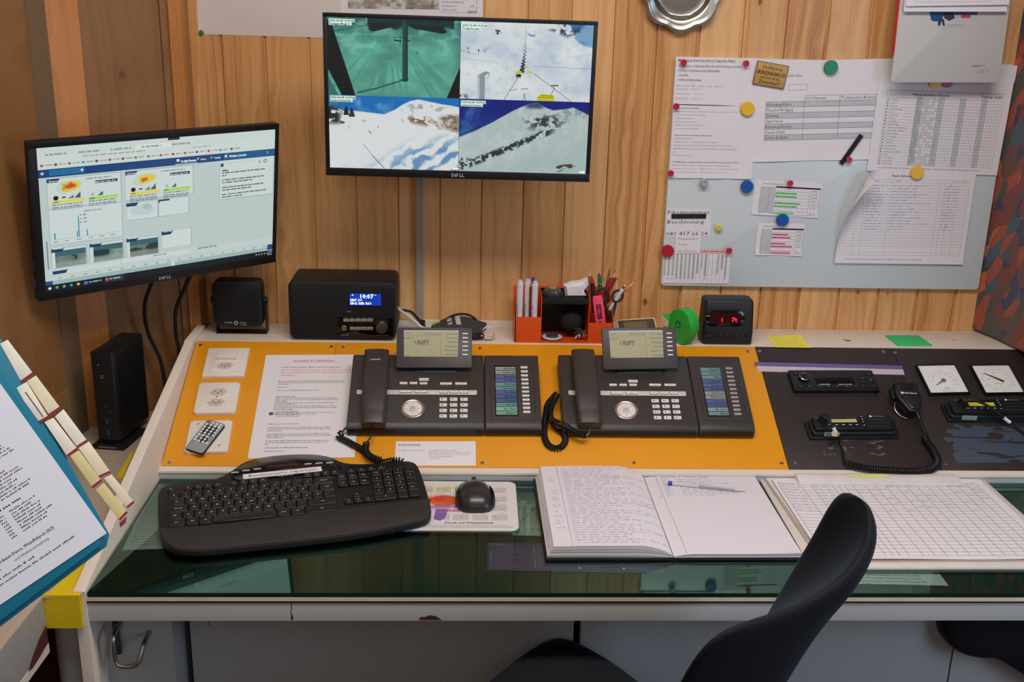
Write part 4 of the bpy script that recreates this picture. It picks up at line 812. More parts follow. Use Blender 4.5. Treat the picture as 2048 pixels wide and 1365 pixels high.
def d_plan(hl, n=8):
    def f(b, W, H, z):
        b.text('Kommissen Februar 2025', W*.12, H-9, 3.6, ink, z, b=True, fit=W*.3); b.rect(W*.32, W*.985, H-15.5, H-12, z, ink); gr = pm('grey_row', (188, 192, 198), .7)
        y0_, y1_ = 4, H-15.5; rh = (y1_-y0_)/n; b.rect(W*.10, W*.31, y0_, y1_, z-.02, gr)
        for k in range(n+1): b.rect(W*.10, W*.985, y0_+k*rh-.2, y0_+k*rh+.2, z, grey_ink)
        for u in (.10, .23, .31, .83, .985): b.rect(W*u-.2, W*u+.2, y0_, y1_, z, grey_ink)
        for k in range(n):
            y = y0_+k*rh+rh*.3; b.words(W*.12, y, W*.09, 2.2, ink, z+.05); b.words(W*.25, y, W*.04, 2.2, ink, z+.05)
            if k % 3 != 1:
                wd = random.uniform(.22, .46)*W; b.words(W*.33, y, wd, 2.2, ink, z+.07); b.rect(W*.32, W*.325+wd, y-1.3, y+2.6, z+.03, hl)
                if hl is pinkh: b.rect(W*.12, W*.22, y-1, y+2.4, z+.03, hl)
            b.words(W*.86, y, W*.09, 2.0, ink, z+.05)
    return f
greenh = pm('green_highlight', (110, 222, 120), .7); pinkh = pm('pink_highlight', (240, 110, 160), .7)
M_, w_, h_ = wq((1511, 355), (1643, 371), (1637, 434), (1502, 431), d=.0003)
sheet('notice', 'small roster sheet with green highlighting on the whiteboard', 'notice', M_, w_, h_, d_plan(greenh), curl=lambda u, v: 2*max(0, .2-v)*5*(.5+.5*math.sin(u*8)))
M_, w_, h_ = wq((1517, 445), (1609, 448), (1604, 512), (1508, 510), d=.0003)
sheet('notice', 'small roster sheet with pink highlighting below the green one on the whiteboard', 'notice', M_, w_, h_, d_plan(pinkh), curl=lambda u, v: 2.5*max(0, .2-v)*5*(.5+.5*math.sin(u*7+1)))
def d_pik(b, W, H, z):
    b.text('Pikettnummer', 1.5, H-12.5, 12.5, ink, z, fit=W*.95); b.text('Beschneiung:', 1.5, H-34.5, 12.5, ink, z, fit=W*.86); b.text('081 417 66 24', 1.0, 3.5, 12.5, ink, z, fit=W*.93)
M_, w_, h_ = wq((1334, 417), (1422, 418), (1421, 474), (1331, 474), d=.0002)
sheet('note', 'white note with the large phone number ending in 24 at the whiteboard left edge', 'note', M_, w_, h_, d_pik)
M_, w_, h_ = wq((1350, 473), (1402, 473), (1400, 507), (1350, 507), d=.0014)
sheet('note', 'small white note with the phone number ending in 6666 below the larger one', 'note', M_, w_, h_, lambda b, W, H, z: (b.text('Pikettnummer', 7, H-7.5, 6.2, grey_ink, z, fit=W*.78), b.text('Technik:', 7, H-20.5, 6.2, grey_ink, z), b.text('081 417 66 66', 6.5, 2.5, 6.2, grey_ink, z, fit=W*.76)))
def d_tab(b, W, H, z):
    pk = pm('salmon_header', (232, 178, 168), .7); b.rect(0, W, H-10, H, z-.02, pk); b.rect(0, W, H-10.4, H-10, z, ink); gn = pm('green_digits', (110, 150, 96), .7)
    for k in range(16):
        x_ = 2+k*(W-4)/16; b.rect(x_-1, x_-.7, 2, H-10, z, grey_ink); nb = 34 if k < 8 else random.choice((12, 20, 34, 26))
        if k in (11, 12): continue
        for j in range(nb): yy = H-13-j*1.75; b.rect(x_+.6, x_+4.2 if k % 3 else x_+3.6, yy, yy+1.05, z, gn if k % 4 == 1 or k in (0, 2) else grey_ink)
    b.words(W*.5, H-6, W*.4, 2.4, ink, z+.05)
M_, w_, h_ = wq((1328, 498), (1463, 499), (1456, 567), (1324, 566), d=.0001)
sheet('notice', 'dense number table with salmon header at the lower left corner of the whiteboard', 'notice', M_, w_, h_, d_tab, curl=lambda u, v: 1.6*max(0, .2-v)*5*(.5+.5*math.sin(u*8+2)))
M_, w_, h_ = wq((1944, 128), (2037, 131), (2027, 165), (1940, 162), d=.0002)
sheet('notice', 'corner of a white sheet with a round mark behind the hanging clipboard', 'notice', M_, w_, h_, lambda b, W, H, z: (b.M.identity(), b.lathe([(5.5, z), (3.2, z+.02)], ink, 20, (W*.55, H*.35, 0))))
# ------------------------------------------------------------------ magnets
def magnet(px, py, r, h, col, nm, label, d=.0035, small=False):
    p = onY(px, py, YW-d-h); b = B(.001); m = pm('magnet_'+col[0], col[1], .35)
    if small: b.lathe([(r*1000*.8, 0), (r*1000*.85, h*400), (r*1000, h*500), (r*1000, h*900), (r*820, h*1000), (r*400, h*1000), (r*360, h*820), (.05, h*800)], m, 28)
    else: b.lathe([(r*1000, 0), (r*1000, h*1000-1), (r*1000-.8, h*1000), (.05, h*1000)], m, 36)
    return tag(b.build('magnet', M=T(p.x, YW-d, p.z) @ RX(90)), label, 'magnet')
RED, GRN, YEL, BLU, GRY = ('red', (196, 34, 52)), ('green', (20, 132, 84)), ('yellow', (232, 186, 32)), ('blue', (20, 84, 168)), ('grey', (160, 176, 180))
for px_, py_, lb in ((1368, 125, 'small red magnet over the heading at the top left corner of the whiteboard'), (1493, 127, 'small red magnet just left of the gold sign'), (1353, 213, 'small red magnet at the left end of the black marker line'), (1342, 347, 'small red magnet at the left edge, lower end of the long text notice'), (1699, 320, 'small red magnet touching the black magnetic strip'), (1581, 367, 'small red magnet on the green highlighted roster'), (1459, 502, 'small red magnet at the right end of the salmon table header')):
    magnet(px_, py_, .0068, .009, RED, 's', lb, small=True)
magnet(1336, 503, .0142, .007, ('crimson', (184, 26, 48)), 'l', 'large dark red magnet at the left edge beside the salmon table header', d=.002)
magnet(1663, 135, .0152, .007, GRN, 'l', 'large green magnet at the top middle of the whiteboard')
magnet(1496, 218, .0152, .007, YEL, 'l', 'large yellow magnet at the right end of the black marker line')
magnet(1835, 346, .0152, .007, YEL, 'l', 'large yellow magnet holding the handwritten work list')
magnet(1495, 374, .0142, .007, BLU, 'l', 'large blue magnet left of the green highlighted roster')
magnet(1566, 441, .0142, .007, BLU, 'l', 'large blue magnet between the green and the pink roster')
magnet(1409, 366, .0092, .012, GRY, 's', 'grey round magnet below the long text notice', small=True)
magnet(1438, 456, .0072, .008, ('lemon', (222, 204, 60)), 's', 'small yellow magnet right of the large phone number note', small=True)
magnet(1872, 163, .0150, .006, YEL, 'l', 'yellow magnet half hidden under the clipboard, left of the pink one')
magnet(1896, 164, .0125, .006, ('pink', (190, 50, 110)), 'l', 'pink magnet half hidden under the clipboard')
q1, q2 = onY(1723, 270, YW-.004), onY(1682, 328, YW-.004); dq = q2-q1
b = B(); b.M = frame((q1+q2)/2+Vector((0, .001, 0)), dq, Vector((0, -1, 0))); b.box(-dq.length/2, dq.length/2, -.005, .005, 0, .003, rubber, c=.0005)
tag(b.build('magnetic_strip'), 'black magnetic strip stuck diagonally under the grey striped table', 'magnet strip')
M_, w_, h_ = wq((1343, 428), (1412, 428), (1412, 437), (1343, 437), d=.0008)
b = B(); b.box(-w_/2, w_/2, -h_/2, h_/2, 0, .0025, rubber, c=.0004); tag(b.build('magnetic_strip', M=M_), 'black magnetic strip lying across the large phone number note', 'magnet strip')
M_, w_, h_ = wq((1515, 121), (1578, 132), (1567, 179), (1505, 167), d=.004)
b = B(.001); W_, H_ = w_*1000, h_*1000; b.box(-W_/2, W_/2, -H_/2, H_/2, 0, 2, pm('sign_border', (96, 74, 50), .5), c=.3); b.box(-W_/2+1.6, W_/2-1.6, -H_/2+1.6, H_/2-1.6, 1.5, 2.2, pm('sign_gold', (190, 146, 74), .45), c=.1)
for s_, y_, sz, fw in (('Die Welt ist ein', 11.5, 8, .62), ('IRRENHAUS', -1.5, 12, .9), ('und hier ist die', -9.5, 7.5, .62), ('Zentrale!!!', -20, 10, .66)): b.text(s_, -fw*W_/2+(0 if s_[0] != 'D' else 1), y_*H_/50, sz*H_/50, ink, 2.35, b=True, fit=fw*W_)
tag(b.build('fridge_magnet_sign', M=M_), 'small tilted gold magnet sign reading IRRENHAUS at the top of the whiteboard', 'magnet sign')
# ------------------------------------------------------------------ clipboard hanging over the whiteboard
YC = -.06
M_, w_, h_ = wallq((1806, -110), (2032, -96), (2000, 168), (1788, 162), YC)
cp = thing('clipboard', 'grey board with a small printed logo hanging over the right part of the whiteboard', 'clipboard', M_)
b = B(.001); W_, H_ = w_*1000, h_*1000; b.box(-W_/2, W_/2, -H_/2, H_/2, -2.5, 0, pm('grey_card', (196, 194, 190), .6, var=.015, sc=12), r=4, c=.3, cb=.3)
def cx(px_, py_):
    p = M_.inverted() @ onY(px_, py_, YC); return p.x*1000, p.y*1000
bp = pm('blue_print', (50, 84, 150), .7)
x_, y_ = cx(1943, 134); b.text('suva', x_, y_, 7.5, bp, .1, b=True, fit=16); b.text('Risk', x_+16.5, y_, 7.5, pm('light_blue_print', (90, 150, 200), .7), .1, b=True, fit=14)
b.words(x_+15, y_-6, 22, 1.4, redp, .1); b.words(x_+15, y_-9, 25, 1.4, redp, .1); b.words(x_+15, y_-12, 15, 1.4, grey_ink, .1)
x_, y_ = cx(1893, 50); b.words(x_, y_, 38, 1.4, grey_ink, .1); b.words(x_, y_-4, 32, 1.4, grey_ink, .1)
def P4(l): return [cx(*p) for p in l]
b.poly(P4([(1858, 18), (1862, 40), (1868, 43), (1882, 42), (1890, 26), (1890, 18)]), .1, pm('blue_jacket', (24, 74, 130), .7)); b.poly(P4([(1888, 22), (1888, 36), (1898, 42), (1910, 36), (1906, 24)]), .12, pm('plum', (64, 44, 76), .7)); b.poly(P4([(1876, 38), (1876, 52), (1880, 52), (1883, 42), (1886, 52), (1890, 52), (1888, 38)]), .14, pm('navy_trousers', (40, 60, 90), .7))
b.poly(P4([(1892, 16), (1892, 30), (1955, 30), (1955, 16)]), .08, pm('slate_print', (60, 84, 140), .7)); b.poly(P4([(1910, 31), (1912, 37), (1957, 37), (1957, 31)]), .09, pm('pale_print', (170, 184, 196), .7)); b.poly(P4([(1922, 29), (1922, 36), (1941, 36), (1941, 29)]), .13, redp)
b.build('board', cp)
b = B(.001); x_, y_ = cx(1812, -100); b.box(-W_/2-3.4, -W_/2-.2, -H_/2+58, H_/2, -4, 2, pm('red_plastic', (206, 26, 30), .35), r=1, c=.5); b.build('red_spine', cp, label='red plastic strip along the board')
sheets = ((((1812, -100), (2022, -88), (2014, 28), (1812, 18)), 'lower sheet of the two white papers on the hanging board', .004), (((1816, -100), (2024, -90), (2020, 13), (1816, 8)), 'upper sheet of the two white papers with a ruled box on the hanging board', .010))
for qd, lb, dz in sheets:
    m2, w2, h2 = wallq(*qd, Y=YC-dz); rb = pm('warm_grey_rule', (150, 130, 124), .7)
    sheet('paper', lb, 'paper', m2, w2, h2, (lambda b, W, H, z: None) if dz < .005 else (lambda b, W, H, z: (b.rect(22, W-38, 7, 7.5, z, rb), b.rect(22, 22.5, 7, 60, z, rb), b.rect(W-38.5, W-38, 7, 60, z, rb), b.rect(48, 48.5, 7, 40, z, rb))), curl=(lambda u, v: 6*max(0, .25-v)*4) if dz < .005 else (lambda u, v: 3*max(0, .2-v)*5))
# ------------------------------------------------------------------ things on the back shelf
def stand(px, py, z=None, yaw=0, dz=0.0):        # a base frame: x right, y away from the camera, z up, metres
    p = onZ(px, py, ZS if z is None else z); return Matrix.Translation((p.x, p.y, p.z+.0003+dz)) @ RZ(yaw)
FR = Matrix(((1, 0, 0, 0), (0, 0, -1, 0), (0, 1, 0, 0), (0, 0, 0, 1)))      # x right, y up, z towards the viewer
def facer(M, yf):                                 # photograph point -> x, z in mm on the thing's own front face
    Mi = M.inverted(); o = M @ Vector((0, yf, 0)); n = M.to_3x3() @ Vector((0, 1, 0))
    def f(px, py): q = Mi @ onN(px, py, o, n); return q.x*1000, q.z*1000
    return f
# small loudspeaker
M_ = stand(479, 664); t = thing('extension_speaker', 'small square black loudspeaker on a U bracket at the left end of the shelf', 'speaker', M_); f = facer(M_, -.028)
x0, z0 = f(427, 655); x1, z1 = f(521, 565)
b = B(.001); b.M = FR; b.prism(rrect(x0, x1, z0, z1, 14, 5), -22, 26, blk2, c=5, cb=8); b.prism(rrect(x0+6, x1-6, z0+8, z1-8, 8, 4), 25, 27.4, blk, c=1)
b.M = Matrix.Identity(4); b.build('housing', t)
b = B(.001); b.M = FR
for k in range(26): z_ = z0+13+k*(z1-z0-26)/25; b.box(x0+12, x1-12, z_-.5, z_+.5, 27.2, 28, rubber)
b.build('grille', t)
for xx in (x0-8, x1): b = B(.001); b.cyl((xx, 0, (z0+z1)/2+3), (xx+8, 0, (z0+z1)/2+3), 9.5, blk, n=14, c=1); b.build('knob', t)
b = B(.001); b.box(x0+2, x1+6, -16, 14, 0, 2, blk); b.box(x0+2, x0+4, -14, 12, 0, (z0+z1)/2, blk); b.box(x1+4, x1+6, -14, 12, 0, (z0+z1)/2, blk); b.build('bracket', t)
b = B(.001); b.M = FR; lx, lz = f(472, 646); gm = pm('grey_logo', (150, 152, 156), .5)
b.prism([(lx+5.5*math.cos(a*math.pi/8)*(1 if a % 2 else .75), lz+5.5*math.sin(a*math.pi/8)*(1 if a % 2 else .75)) for a in range(16)], 28.0, 28.6, gm); b.prism([(lx+2*math.cos(a*math.pi/6), lz+2*math.sin(a*math.pi/6)) for a in range(12)], 28.6, 28.9, blk)
b.text('SUPER', lx-26, lz-1.5, 5.5, gm, 28.4, b=True, fit=19); b.text('STAR', lx+8, lz-1.5, 5.5, gm, 28.4, b=True, fit=15); b.text('SYSTEM', lx+10, lz-6, 4, gm, 28.4, b=True, fit=14)
b.build('logo', t, flat=True)
# radio
M_ = stand(686, 682); M_.translation.y += .0; t = thing('table_radio', 'black digital radio with lit blue display and silver knob on the shelf', 'radio', M_); f = facer(M_, 0)
x0, z0 = f(580, 682); x1, z1 = f(791, 566); z0 = 3; D = 118
woodblk = pm('black_ash', (26, 23, 23), .5, stretch=(1, 1, 14), sc=60, var=.2)
b = B(.001); b.M = FR; b.prism(rrect(x0, x1, z0, z1, 13, 6), -D, 0, woodblk, c=4, cb=2); b.build('cabinet', t)
b = B(.001); b.M = FR; b.prism(rrect(x0+4, x1-4, z0+4, z1-4, 10, 6), -2, 1.6, pm('radio_front', (9, 11, 13), .55, bump=.4, bsc=2500), c=1); 
p0, p1 = f(678, 705), f(785, 632); b.prism(rrect(p0[0]-2, x1-7, z0+7, z0+52, 4), 1.2, 2.2, gloss_blk, c=.3); b.build('front', t)
for xx in (x0+22, x1-22): b = B(.001); b.cyl((xx, 18, 0), (xx, 18, 5), 7, rubber, n=16); b.build('foot', t)
a_, c_ = f(699.2, 610.5), f(762.5, 587.5); b = B(.001); b.M = FR; b.box(a_[0]-1.5, c_[0]+1.5, a_[1]-1.5, c_[1]+1.5, 1.4, 2.0, gloss_blk); dsp = pm('lit_blue_lcd', (18, 56, 168), .4, emit=.55, var=.25, sc=20); lc = pm('lcd_white', (225, 240, 255), .4, emit=1.3, var=0); b.box(a_[0], c_[0], a_[1], c_[1], 1.9, 2.3, dsp)
W_ = c_[0]-a_[0]; H_ = c_[1]-a_[1]
for s_, u, v, sz, ft in (('10:07', .31, .60, 12.5, .45), ('SRF 3+', .02, .35, 7, .38), ('SRG SSR R01', .02, .08, 7, .66)): b.text(s_, a_[0]+u*W_, a_[1]+v*H_, sz*H_/25, lc, 2.5, fit=ft*W_, b=True)
b.box(a_[0]+W_*.08, a_[0]+W_*.13, c_[1]-4.5, c_[1]-2.5, 2.3, 2.6, lc); b.box(a_[0]+W_*.80, a_[0]+W_*.84, c_[1]-4, c_[1]-3, 2.3, 2.6, lc); b.build('display', t)
silv = pm('silver_button', (172, 168, 164), .35, .6); satin = pm('satin_knob', (196, 192, 186), .28, 1.0)
for row, (xa, xb, y_, n_) in enumerate(((687, 747, 640, 5), (700, 747, 656.5, 4))):
    for k in range(n_):
        p0, p1 = f(xa+(xb-xa)*k/n_, y_+3), f(xa+(xb-xa)*(k+1)/n_-.6, y_-3); b = B(.001); b.M = FR; b.box(p0[0], p1[0], p0[1], p1[1], 1.8, 3.6, silv, r=.6, c=.5); b.build('button', t)
        b = None
kx, kz = f(763.8, 653.8); b = B(.001); b.M = FR; b.lathe([(13, 1.8), (13, 10), (12, 12), (.1, 12.4)], satin, 40, (kx, kz, 0)); b.build('tuning_knob', t)
kx, kz = f(688.6, 655.5); b = B(.001); b.M = FR; b.lathe([(5.8, 1.8), (5.8, 5), (4.8, 6), (.1, 6.3)], satin, 28, (kx, kz, 0)); b.build('power_button', t)
b = B(.001); b.M = FR; p_ = f(682.7, 670.5); b.text('imperial', p_[0], p_[1], 5, silv, 2.5, b=True, fit=16); p_ = f(754, 671); b.text('DABMAN i200', p_[0], p_[1], 3, gm, 2.5, fit=24); p_ = f(693, 624.5); b.text('DAB+', p_[0], p_[1], 5, silv, 2.5, b=True, fit=11)
for k in range(5): p_ = f(689+12*k, 635.8); b.text(('MENU', 'INFO', 'ALARM', 'MODE', 'PRESET')[k], p_[0], p_[1], 2.2, silv, 2.5)
for k in range(9): an = math.radians(150-15*k); b.box(kx*0+f(763.8, 653.8)[0]+16*math.cos(an)-.3, f(763.8, 653.8)[0]+16*math.cos(an)+.3, f(763.8, 653.8)[1]+16*math.sin(an)-.8, f(763.8, 653.8)[1]+16*math.sin(an)+.8, 2.2, 2.5, silv)
b.build('lettering', t, flat=True)
# cables behind the radio
zc = ZS
cb = hang([onY(792, 612, -.05), onY(803, 623, -.045), onY(818, 633, -.045), onY(832, 645, -.045), onY(846, 656, -.05), onY(870, 660, -.05)], .0036, wcab); tag(cb.build('cable'), 'white cable coming out from behind the digital radio', 'cable')
cb = hang([onY(794, 620, -.03), onY(806, 621, -.03), onY(822, 624, -.03), onY(836, 638, -.03), onY(846, 650, -.03), onY(852, 658, -.035)], .003, rubber); b_ = cb; p = onY(844, 646, -.035); b_.box(p.x-.007, p.x+.007, p.y-.006, p.y+.006, p.z-.012, p.z+.006, rubber, c=.002); tag(b_.build('cable'), 'black cable with plug behind the digital radio', 'cable')
# dark pouch with stripes
M_ = stand(918, 669, yaw=0); t = thing('equipment_pouch', 'dark grey folded pouch with two pale stripes behind the left desk phone', 'pouch', M_); dgrey = pm('dark_grey_fabric', (58, 58, 60), .7, bump=.3)
Mi = M_.inverted()
def lp(px, py, Y): q = Mi @ onY(px, py, Y); return q*1000
YP0, YP1 = -.075, -.028
top = [(862, 651), (880, 642), (906, 634), (934, 636), (972, 648), (962, 662), (944, 670)]
b = B(.001); ft = [lp(px_, py_+3, YP0) for px_, py_ in ((861, 654), (884, 648), (910, 646), (940, 650), (962, 660))]; bk = [lp(px_, py_, YP1) for px_, py_ in ((866, 648), (882, 640), (907, 632.5), (935, 634), (973, 646))]
rings = []
for k in range(5):
    a_, c_ = ft[k], bk[k]; m_ = (a_+c_)/2+Vector((0, 0, 1.5)); rings.append([Vector((a_.x, a_.y-3, 0)), a_, m_, c_, Vector((c_.x, c_.y+2, 0))])
b.loft(rings, dgrey); b.build('body', t)
for u in (.36, .52):
    b = B(.001); k = int(u*4); 
    def ps(tt, v): i = min(int(tt*4), 3); ff = tt*4-i; a_ = ft[i].lerp(ft[i+1], ff); c_ = bk[i].lerp(bk[i+1], ff); m_ = (a_+c_)/2+Vector((0, 0, 1.5)); return (a_.lerp(m_, v*2) if v < .5 else m_.lerp(c_, v*2-1))+Vector((0, 0, .5))
    vs = []; 
    for j in range(6): v = j/5; vs += [ps(u, v), ps(u+.085, v)]
    b.add(vs, [(2*j, 2*j+1, 2*j+3, 2*j+2) for j in range(5)], pm('pale_stripe', (190, 190, 194), .6)); b.build('stripe', t, flat=True)
b = B(.001); b.tube(spline([lp(884, 650, -.03), lp(893, 638, -.03), lp(915, 629, -.03), lp(936, 630, -.03), lp(950, 638, -.03), lp(957, 648, -.03)], 6), 2.6, rubber, 8); b.build('strap', t)
b = B(.001); b.tube(spline([lp(866, 650, -.06), lp(872, 646, -.05), lp(880, 645, -.045)], 4), 3.2, pm('lime_tip', (170, 176, 50), .5), 8); b.build('cord_tip', t)
M2 = stand(975, 682, dz=.0); b = B(.001); m2i = M2.inverted(); q0 = m2i @ onY(977, 667, M2.translation.y)*1000; R_ = 15.0; vs = []
for k in range(27):
    a = math.radians(200-k*13); rr = R_*(1-.006*k); vs += [(q0.x+rr*math.cos(a), -5, q0.z+rr*math.sin(a)), (q0.x+rr*math.cos(a), 7, q0.z+rr*math.sin(a)+1.5)]
b.add(vs, [(2*k, 2*k+1, 2*k+3, 2*k+2) for k in range(26)], pm('tape_label', (206, 204, 206), .5)); o_ = b.build('label_loop', M=M2, flat=True); tag(o_, 'curled white adhesive label loop beside the dark grey pouch', 'label')
b = B(.001); q1 = m2i @ onY(962, 672, M2.translation.y)*1000; b.ell((q1.x-2, 3, max(q1.z-1, 8)), (10, 9, 8), rubber, 14, 8); b.ell((q1.x+2, -6.2, max(q1.z+2, 9)), (1.8, 1.8, 1.8), pm('red_led', (255, 60, 50), .4, emit=2.5, var=0), 10, 6); b.ell((q1.x-14, 5, 8), (12, 10, 7.5), rubber, 14, 8)
tag(b.build('sensor_clip', M=M2), 'small black clip with glowing red light beside the dark grey pouch', 'clip')
# organiser
org = pm('orange_enamel', (216, 78, 20), .4, coat=.15); M_ = stand(1128, 687); t = thing('desk_organiser', 'orange metal desk organiser with black drawer box in the middle of the shelf', 'organiser', M_); f = facer(M_, 0)
xl, _ = f(1033, 660); xa, _ = f(1081, 660); xb, _ = f(1176, 660); xr, _ = f(1226, 660); hl = f(1050, 634.5)[1]; hr = f(1200, 646.5)[1]; hm = f(1130, 597)[1]; Dp = 92
def plate(x0, x1, y0, y1, z0, z1): bb = B(.001); bb.box(x0, x1, y0, y1, z0, z1, org, c=.3); return bb
b = plate(xl-5, xr, 0, Dp, 0, 1.5); b.build('base_plate', t)
for x_, hz_, yy in ((xl-5, 62, 5), (xa, hm+2, 0), (xb, hm+2, 0), (xr-1.5, hr+12, 0)):
    b = B(.001); b.M = Matrix(((0, 0, 1, 0), (1, 0, 0, 0), (0, 1, 0, 0), (0, 0, 0, 1))); b.prism([(yy, 1.5), (Dp, 1.5), (Dp, hm+4), (Dp*.55, max(hz_, hm*.8)), (yy, hz_ if x_ != xl-5 else 46)], x_, x_+1.6, org, c=.2); b.build('side_wall', t)
plate(xl, xa, 0, 1.5, 1.5, hl).build('front_wall', t); plate(xb+1.6, xr, 0, 1.5, 1.5, hr).build('front_wall', t); plate(xl-5, xr, Dp-1.5, Dp, 1.5, hm+4).build('back_wall', t)
b = B(.001); b.box(xa+2, xb-.4, 1, 2.5, hm-14, hm, blk, c=.2); b.box(xa+2, xb-.4, 2.5, Dp-3, hm-14, hm-12.8, blk); b.box(xa+2, xa+3.2, 2.5, Dp-3, hm-14, hm, blk); b.box(xb-1.6, xb-.4, 2.5, Dp-3, hm-14, hm, blk); b.box(xa+2, xb-.4, Dp-4, Dp-2.6, 1.6, hm, blk); b.build('tray', t)
OM = M_
def inorg(x, y, z): return OM @ Vector((x*.001, y*.001, z*.001))
def stick(name, label, cat, parts, p0, p1, group=None):       # parts: (from, to in mm along the axis, r0, r1, material)
    p0, p1 = Vector(p0), Vector(p1); d = (p1-p0).normalized(); q = d.to_track_quat('Z', 'Y').to_matrix().to_4x4(); q.translation = p0
    bs = B(.001); ch = {}
    for k, (a, c, r0, r1, m, *nm) in enumerate(parts):
        bb = ch.setdefault(nm[0], B(.001)) if nm else bs; bb.cyl((0, 0, a), (0, 0, c), r0, m, r1, 16, c=min(r0, r1)*.15 if min(r0, r1) > 2 else 0)
    if ch:
        o = thing(name, label, cat, q, group); bs.build('barrel', o)
        for n_, bb in ch.items(): bb.build(n_, o)
        return o
    return tag(bs.build(name, M=q), label, cat, group)
def og(px, py, y): q = OM.inverted() @ onN(px, py, OM @ Vector((0, y*.001, 0)), OM.to_3x3() @ Vector((0, 1, 0))); return q*1000
def fromto(pb, pt, yb, yt, L=None):
    a = og(*pb, yb); c = og(*pt, yt); return a, c
mkw = pm('marker_white', (222, 224, 228), .35); mkc = pm('marker_cap', (206, 202, 200), .35)
for k, (xx, top_, yy, lb) in enumerate(((1040.5, 560, 14, 'white marker standing leftmost in the orange organiser'), (1056, 558.5, 30, 'white marker standing in the middle behind two others in the orange organiser'), (1070.5, 562.5, 14, 'white marker standing rightmost of three in the left slot of the orange organiser'))):
    tp = og(xx, top_, yy); o0 = inorg(tp.x, yy, 3); o1 = inorg(tp.x, yy, tp.z); L = tp.z-3
    o = stick('marker_pen', lb, 'marker', [(0, L-5, 7.0, 7.0, mkw), (L-5, L, 5.6, 5.2, mkc, 'end_plug')], o0, o1, 'white markers in the organiser')
    b = B(.001); b.W = lambda x, y, z: (7.15*math.sin(x/7), -7.15*math.cos(x/7), y)
    b.M = Matrix.Identity(4)
    for j in range(16): b.words(-3+0, L-12-j*4.2, 8, 1.1, pm('blue_print', (50, 84, 150), .7), 0)
    b.M = Matrix(((0, -1, 0, 0), (1, 0, 0, 0), (0, 0, 1, 0), (0, 0, 0, 1))); b.text('permanent marker', L*.35, 4.2, 4.6, ink, 0, fit=34, slant=.2, b=True); ob = b.build('print', o, flat=True); ob.matrix_local = Matrix.Identity(4) if False else o.matrix_world.to_3x3().to_4x4().inverted()
rdk = pm('dark_red_plastic', (150, 24, 34), .35); bl = pm('blue_plastic', (40, 50, 160), .35); rd = pm('red_plastic2', (200, 30, 36), .35)
def upright(nm, lb, cat, xpx, ytop, yy, parts): tp = og(xpx, ytop, yy); L = tp.z-3; return stick(nm, lb, cat, [(a*L, c*L, r0, r1, m, *r) for a, c, r0, r1, m, *r in parts], inorg(tp.x, yy, 3), inorg(tp.x, yy, tp.z))
upright('ballpoint_pen', 'dark red pen standing between the white markers of the orange organiser', 'pen', 1062.5, 573, 20, [(0, 1, 3.6, 3.4, rdk)])
upright('ballpoint_pen', 'pen with blue cap tip standing behind the white markers of the organiser', 'pen', 1066.5, 555, 40, [(0, .9, 3.2, 3.2, pm('clear_pen', (190, 196, 204), .2)), (.9, 1, 3.4, 2.6, bl, 'cap')])
# on the tray: clip holder, tissue
q = og(1105, 592, 40); Mt = OM @ T(q.x*.001, .038, (hm-12.8+.2)*.001); smoky = pm('smoky_plastic', (74, 70, 60), .15, coat=.5); b = B(.001)
b.lathe([(20, 0), (24, 3), (25.5, 9), (24.5, 15), (21, 18), (.1, 18)], pm('grey_black_plastic', (48, 46, 44), .35), 40); b.lathe([(20, 18), (19, 22), (14, 25), (7, 26.5), (.1, 27)], smoky, 32)
b.lathe([(9, 26), (7, 28.2), (.1, 28.6)], pm('amber_plastic', (160, 140, 96), .3), 20); tag(b.build('clip_holder', M=Mt), 'round smoky plastic clip holder on top of the orange organiser', 'clip holder')
def crumple(name, label, cat, pts2, M, m, amp=2.5, dp=30):
    b = B(.001); n = len(pts2); rings = []; cxm = sum(p[0] for p in pts2)/n; cym = sum(p[1] for p in pts2)/n; rs = random.Random(5)
    for k, (s_, d_) in enumerate(((.8, 0), (1, .25), (1.0, .6), (.8, .9), (.4, 1.0))):
        rings.append([(cxm+(p[0]-cxm)*s_+rs.uniform(-amp, amp)*.5, dp*(1-d_)+rs.uniform(-amp, amp), cym+(p[1]-cym)*s_+rs.uniform(-amp, amp)*.5) for p in pts2])
    b.loft(rings[::-1], m); return tag(b.build(name, M=M, ang=25), label, cat)
tis = [og(*p, 12) for p in ((1131, 596), (1128, 574), (1135, 572), (1141, 568), (1160, 566), (1170, 563), (1177, 560), (1178, 574), (1170, 586), (1174, 596))]
tz = hm-12.4; crumple('crumpled_paper', 'crumpled white paper stuffed on top of the orange organiser', 'paper', [(p.x, max(p.z, tz)) for p in tis], OM @ T(0, .012, 0), pm('white_tissue', (228, 224, 226), .8), 1.6, 34)
# black pom-pom with silver tinsel, saucer
q = og(1143, 642, 34); b = B(.001); rs = random.Random(3); pc_ = Vector((q.x, 38, max(q.z, 27)))
b.ell(pc_, (24, 24, 24), pm('black_fluff', (30, 28, 27), .95, sc=200), 20, 12)
fl = pm('black_hair', (34, 32, 30), .9); til = pm('tinsel', (190, 178, 168), .3, .7)
for k in range(420):
    d = Vector((rs.gauss(0, 1), rs.gauss(0, 1), rs.gauss(0, 1))).normalized(); a = pc_+d*22; e = pc_+d*(29+rs.uniform(-2, 2))+Vector((0, 0, -1)); e.z = max(e.z, 2); sdv = d.orthogonal().normalized()*.35
    b.add([a-sdv, a+sdv, e], [(0, 1, 2)], fl)
b.build('pompom', M=OM, flat=False)
pom = bpy.context.scene.collection.objects[-1] if False else bpy.data.objects['pompom']; tag(pom, 'fluffy black pom-pom lying inside the black box of the organiser', 'pom-pom')
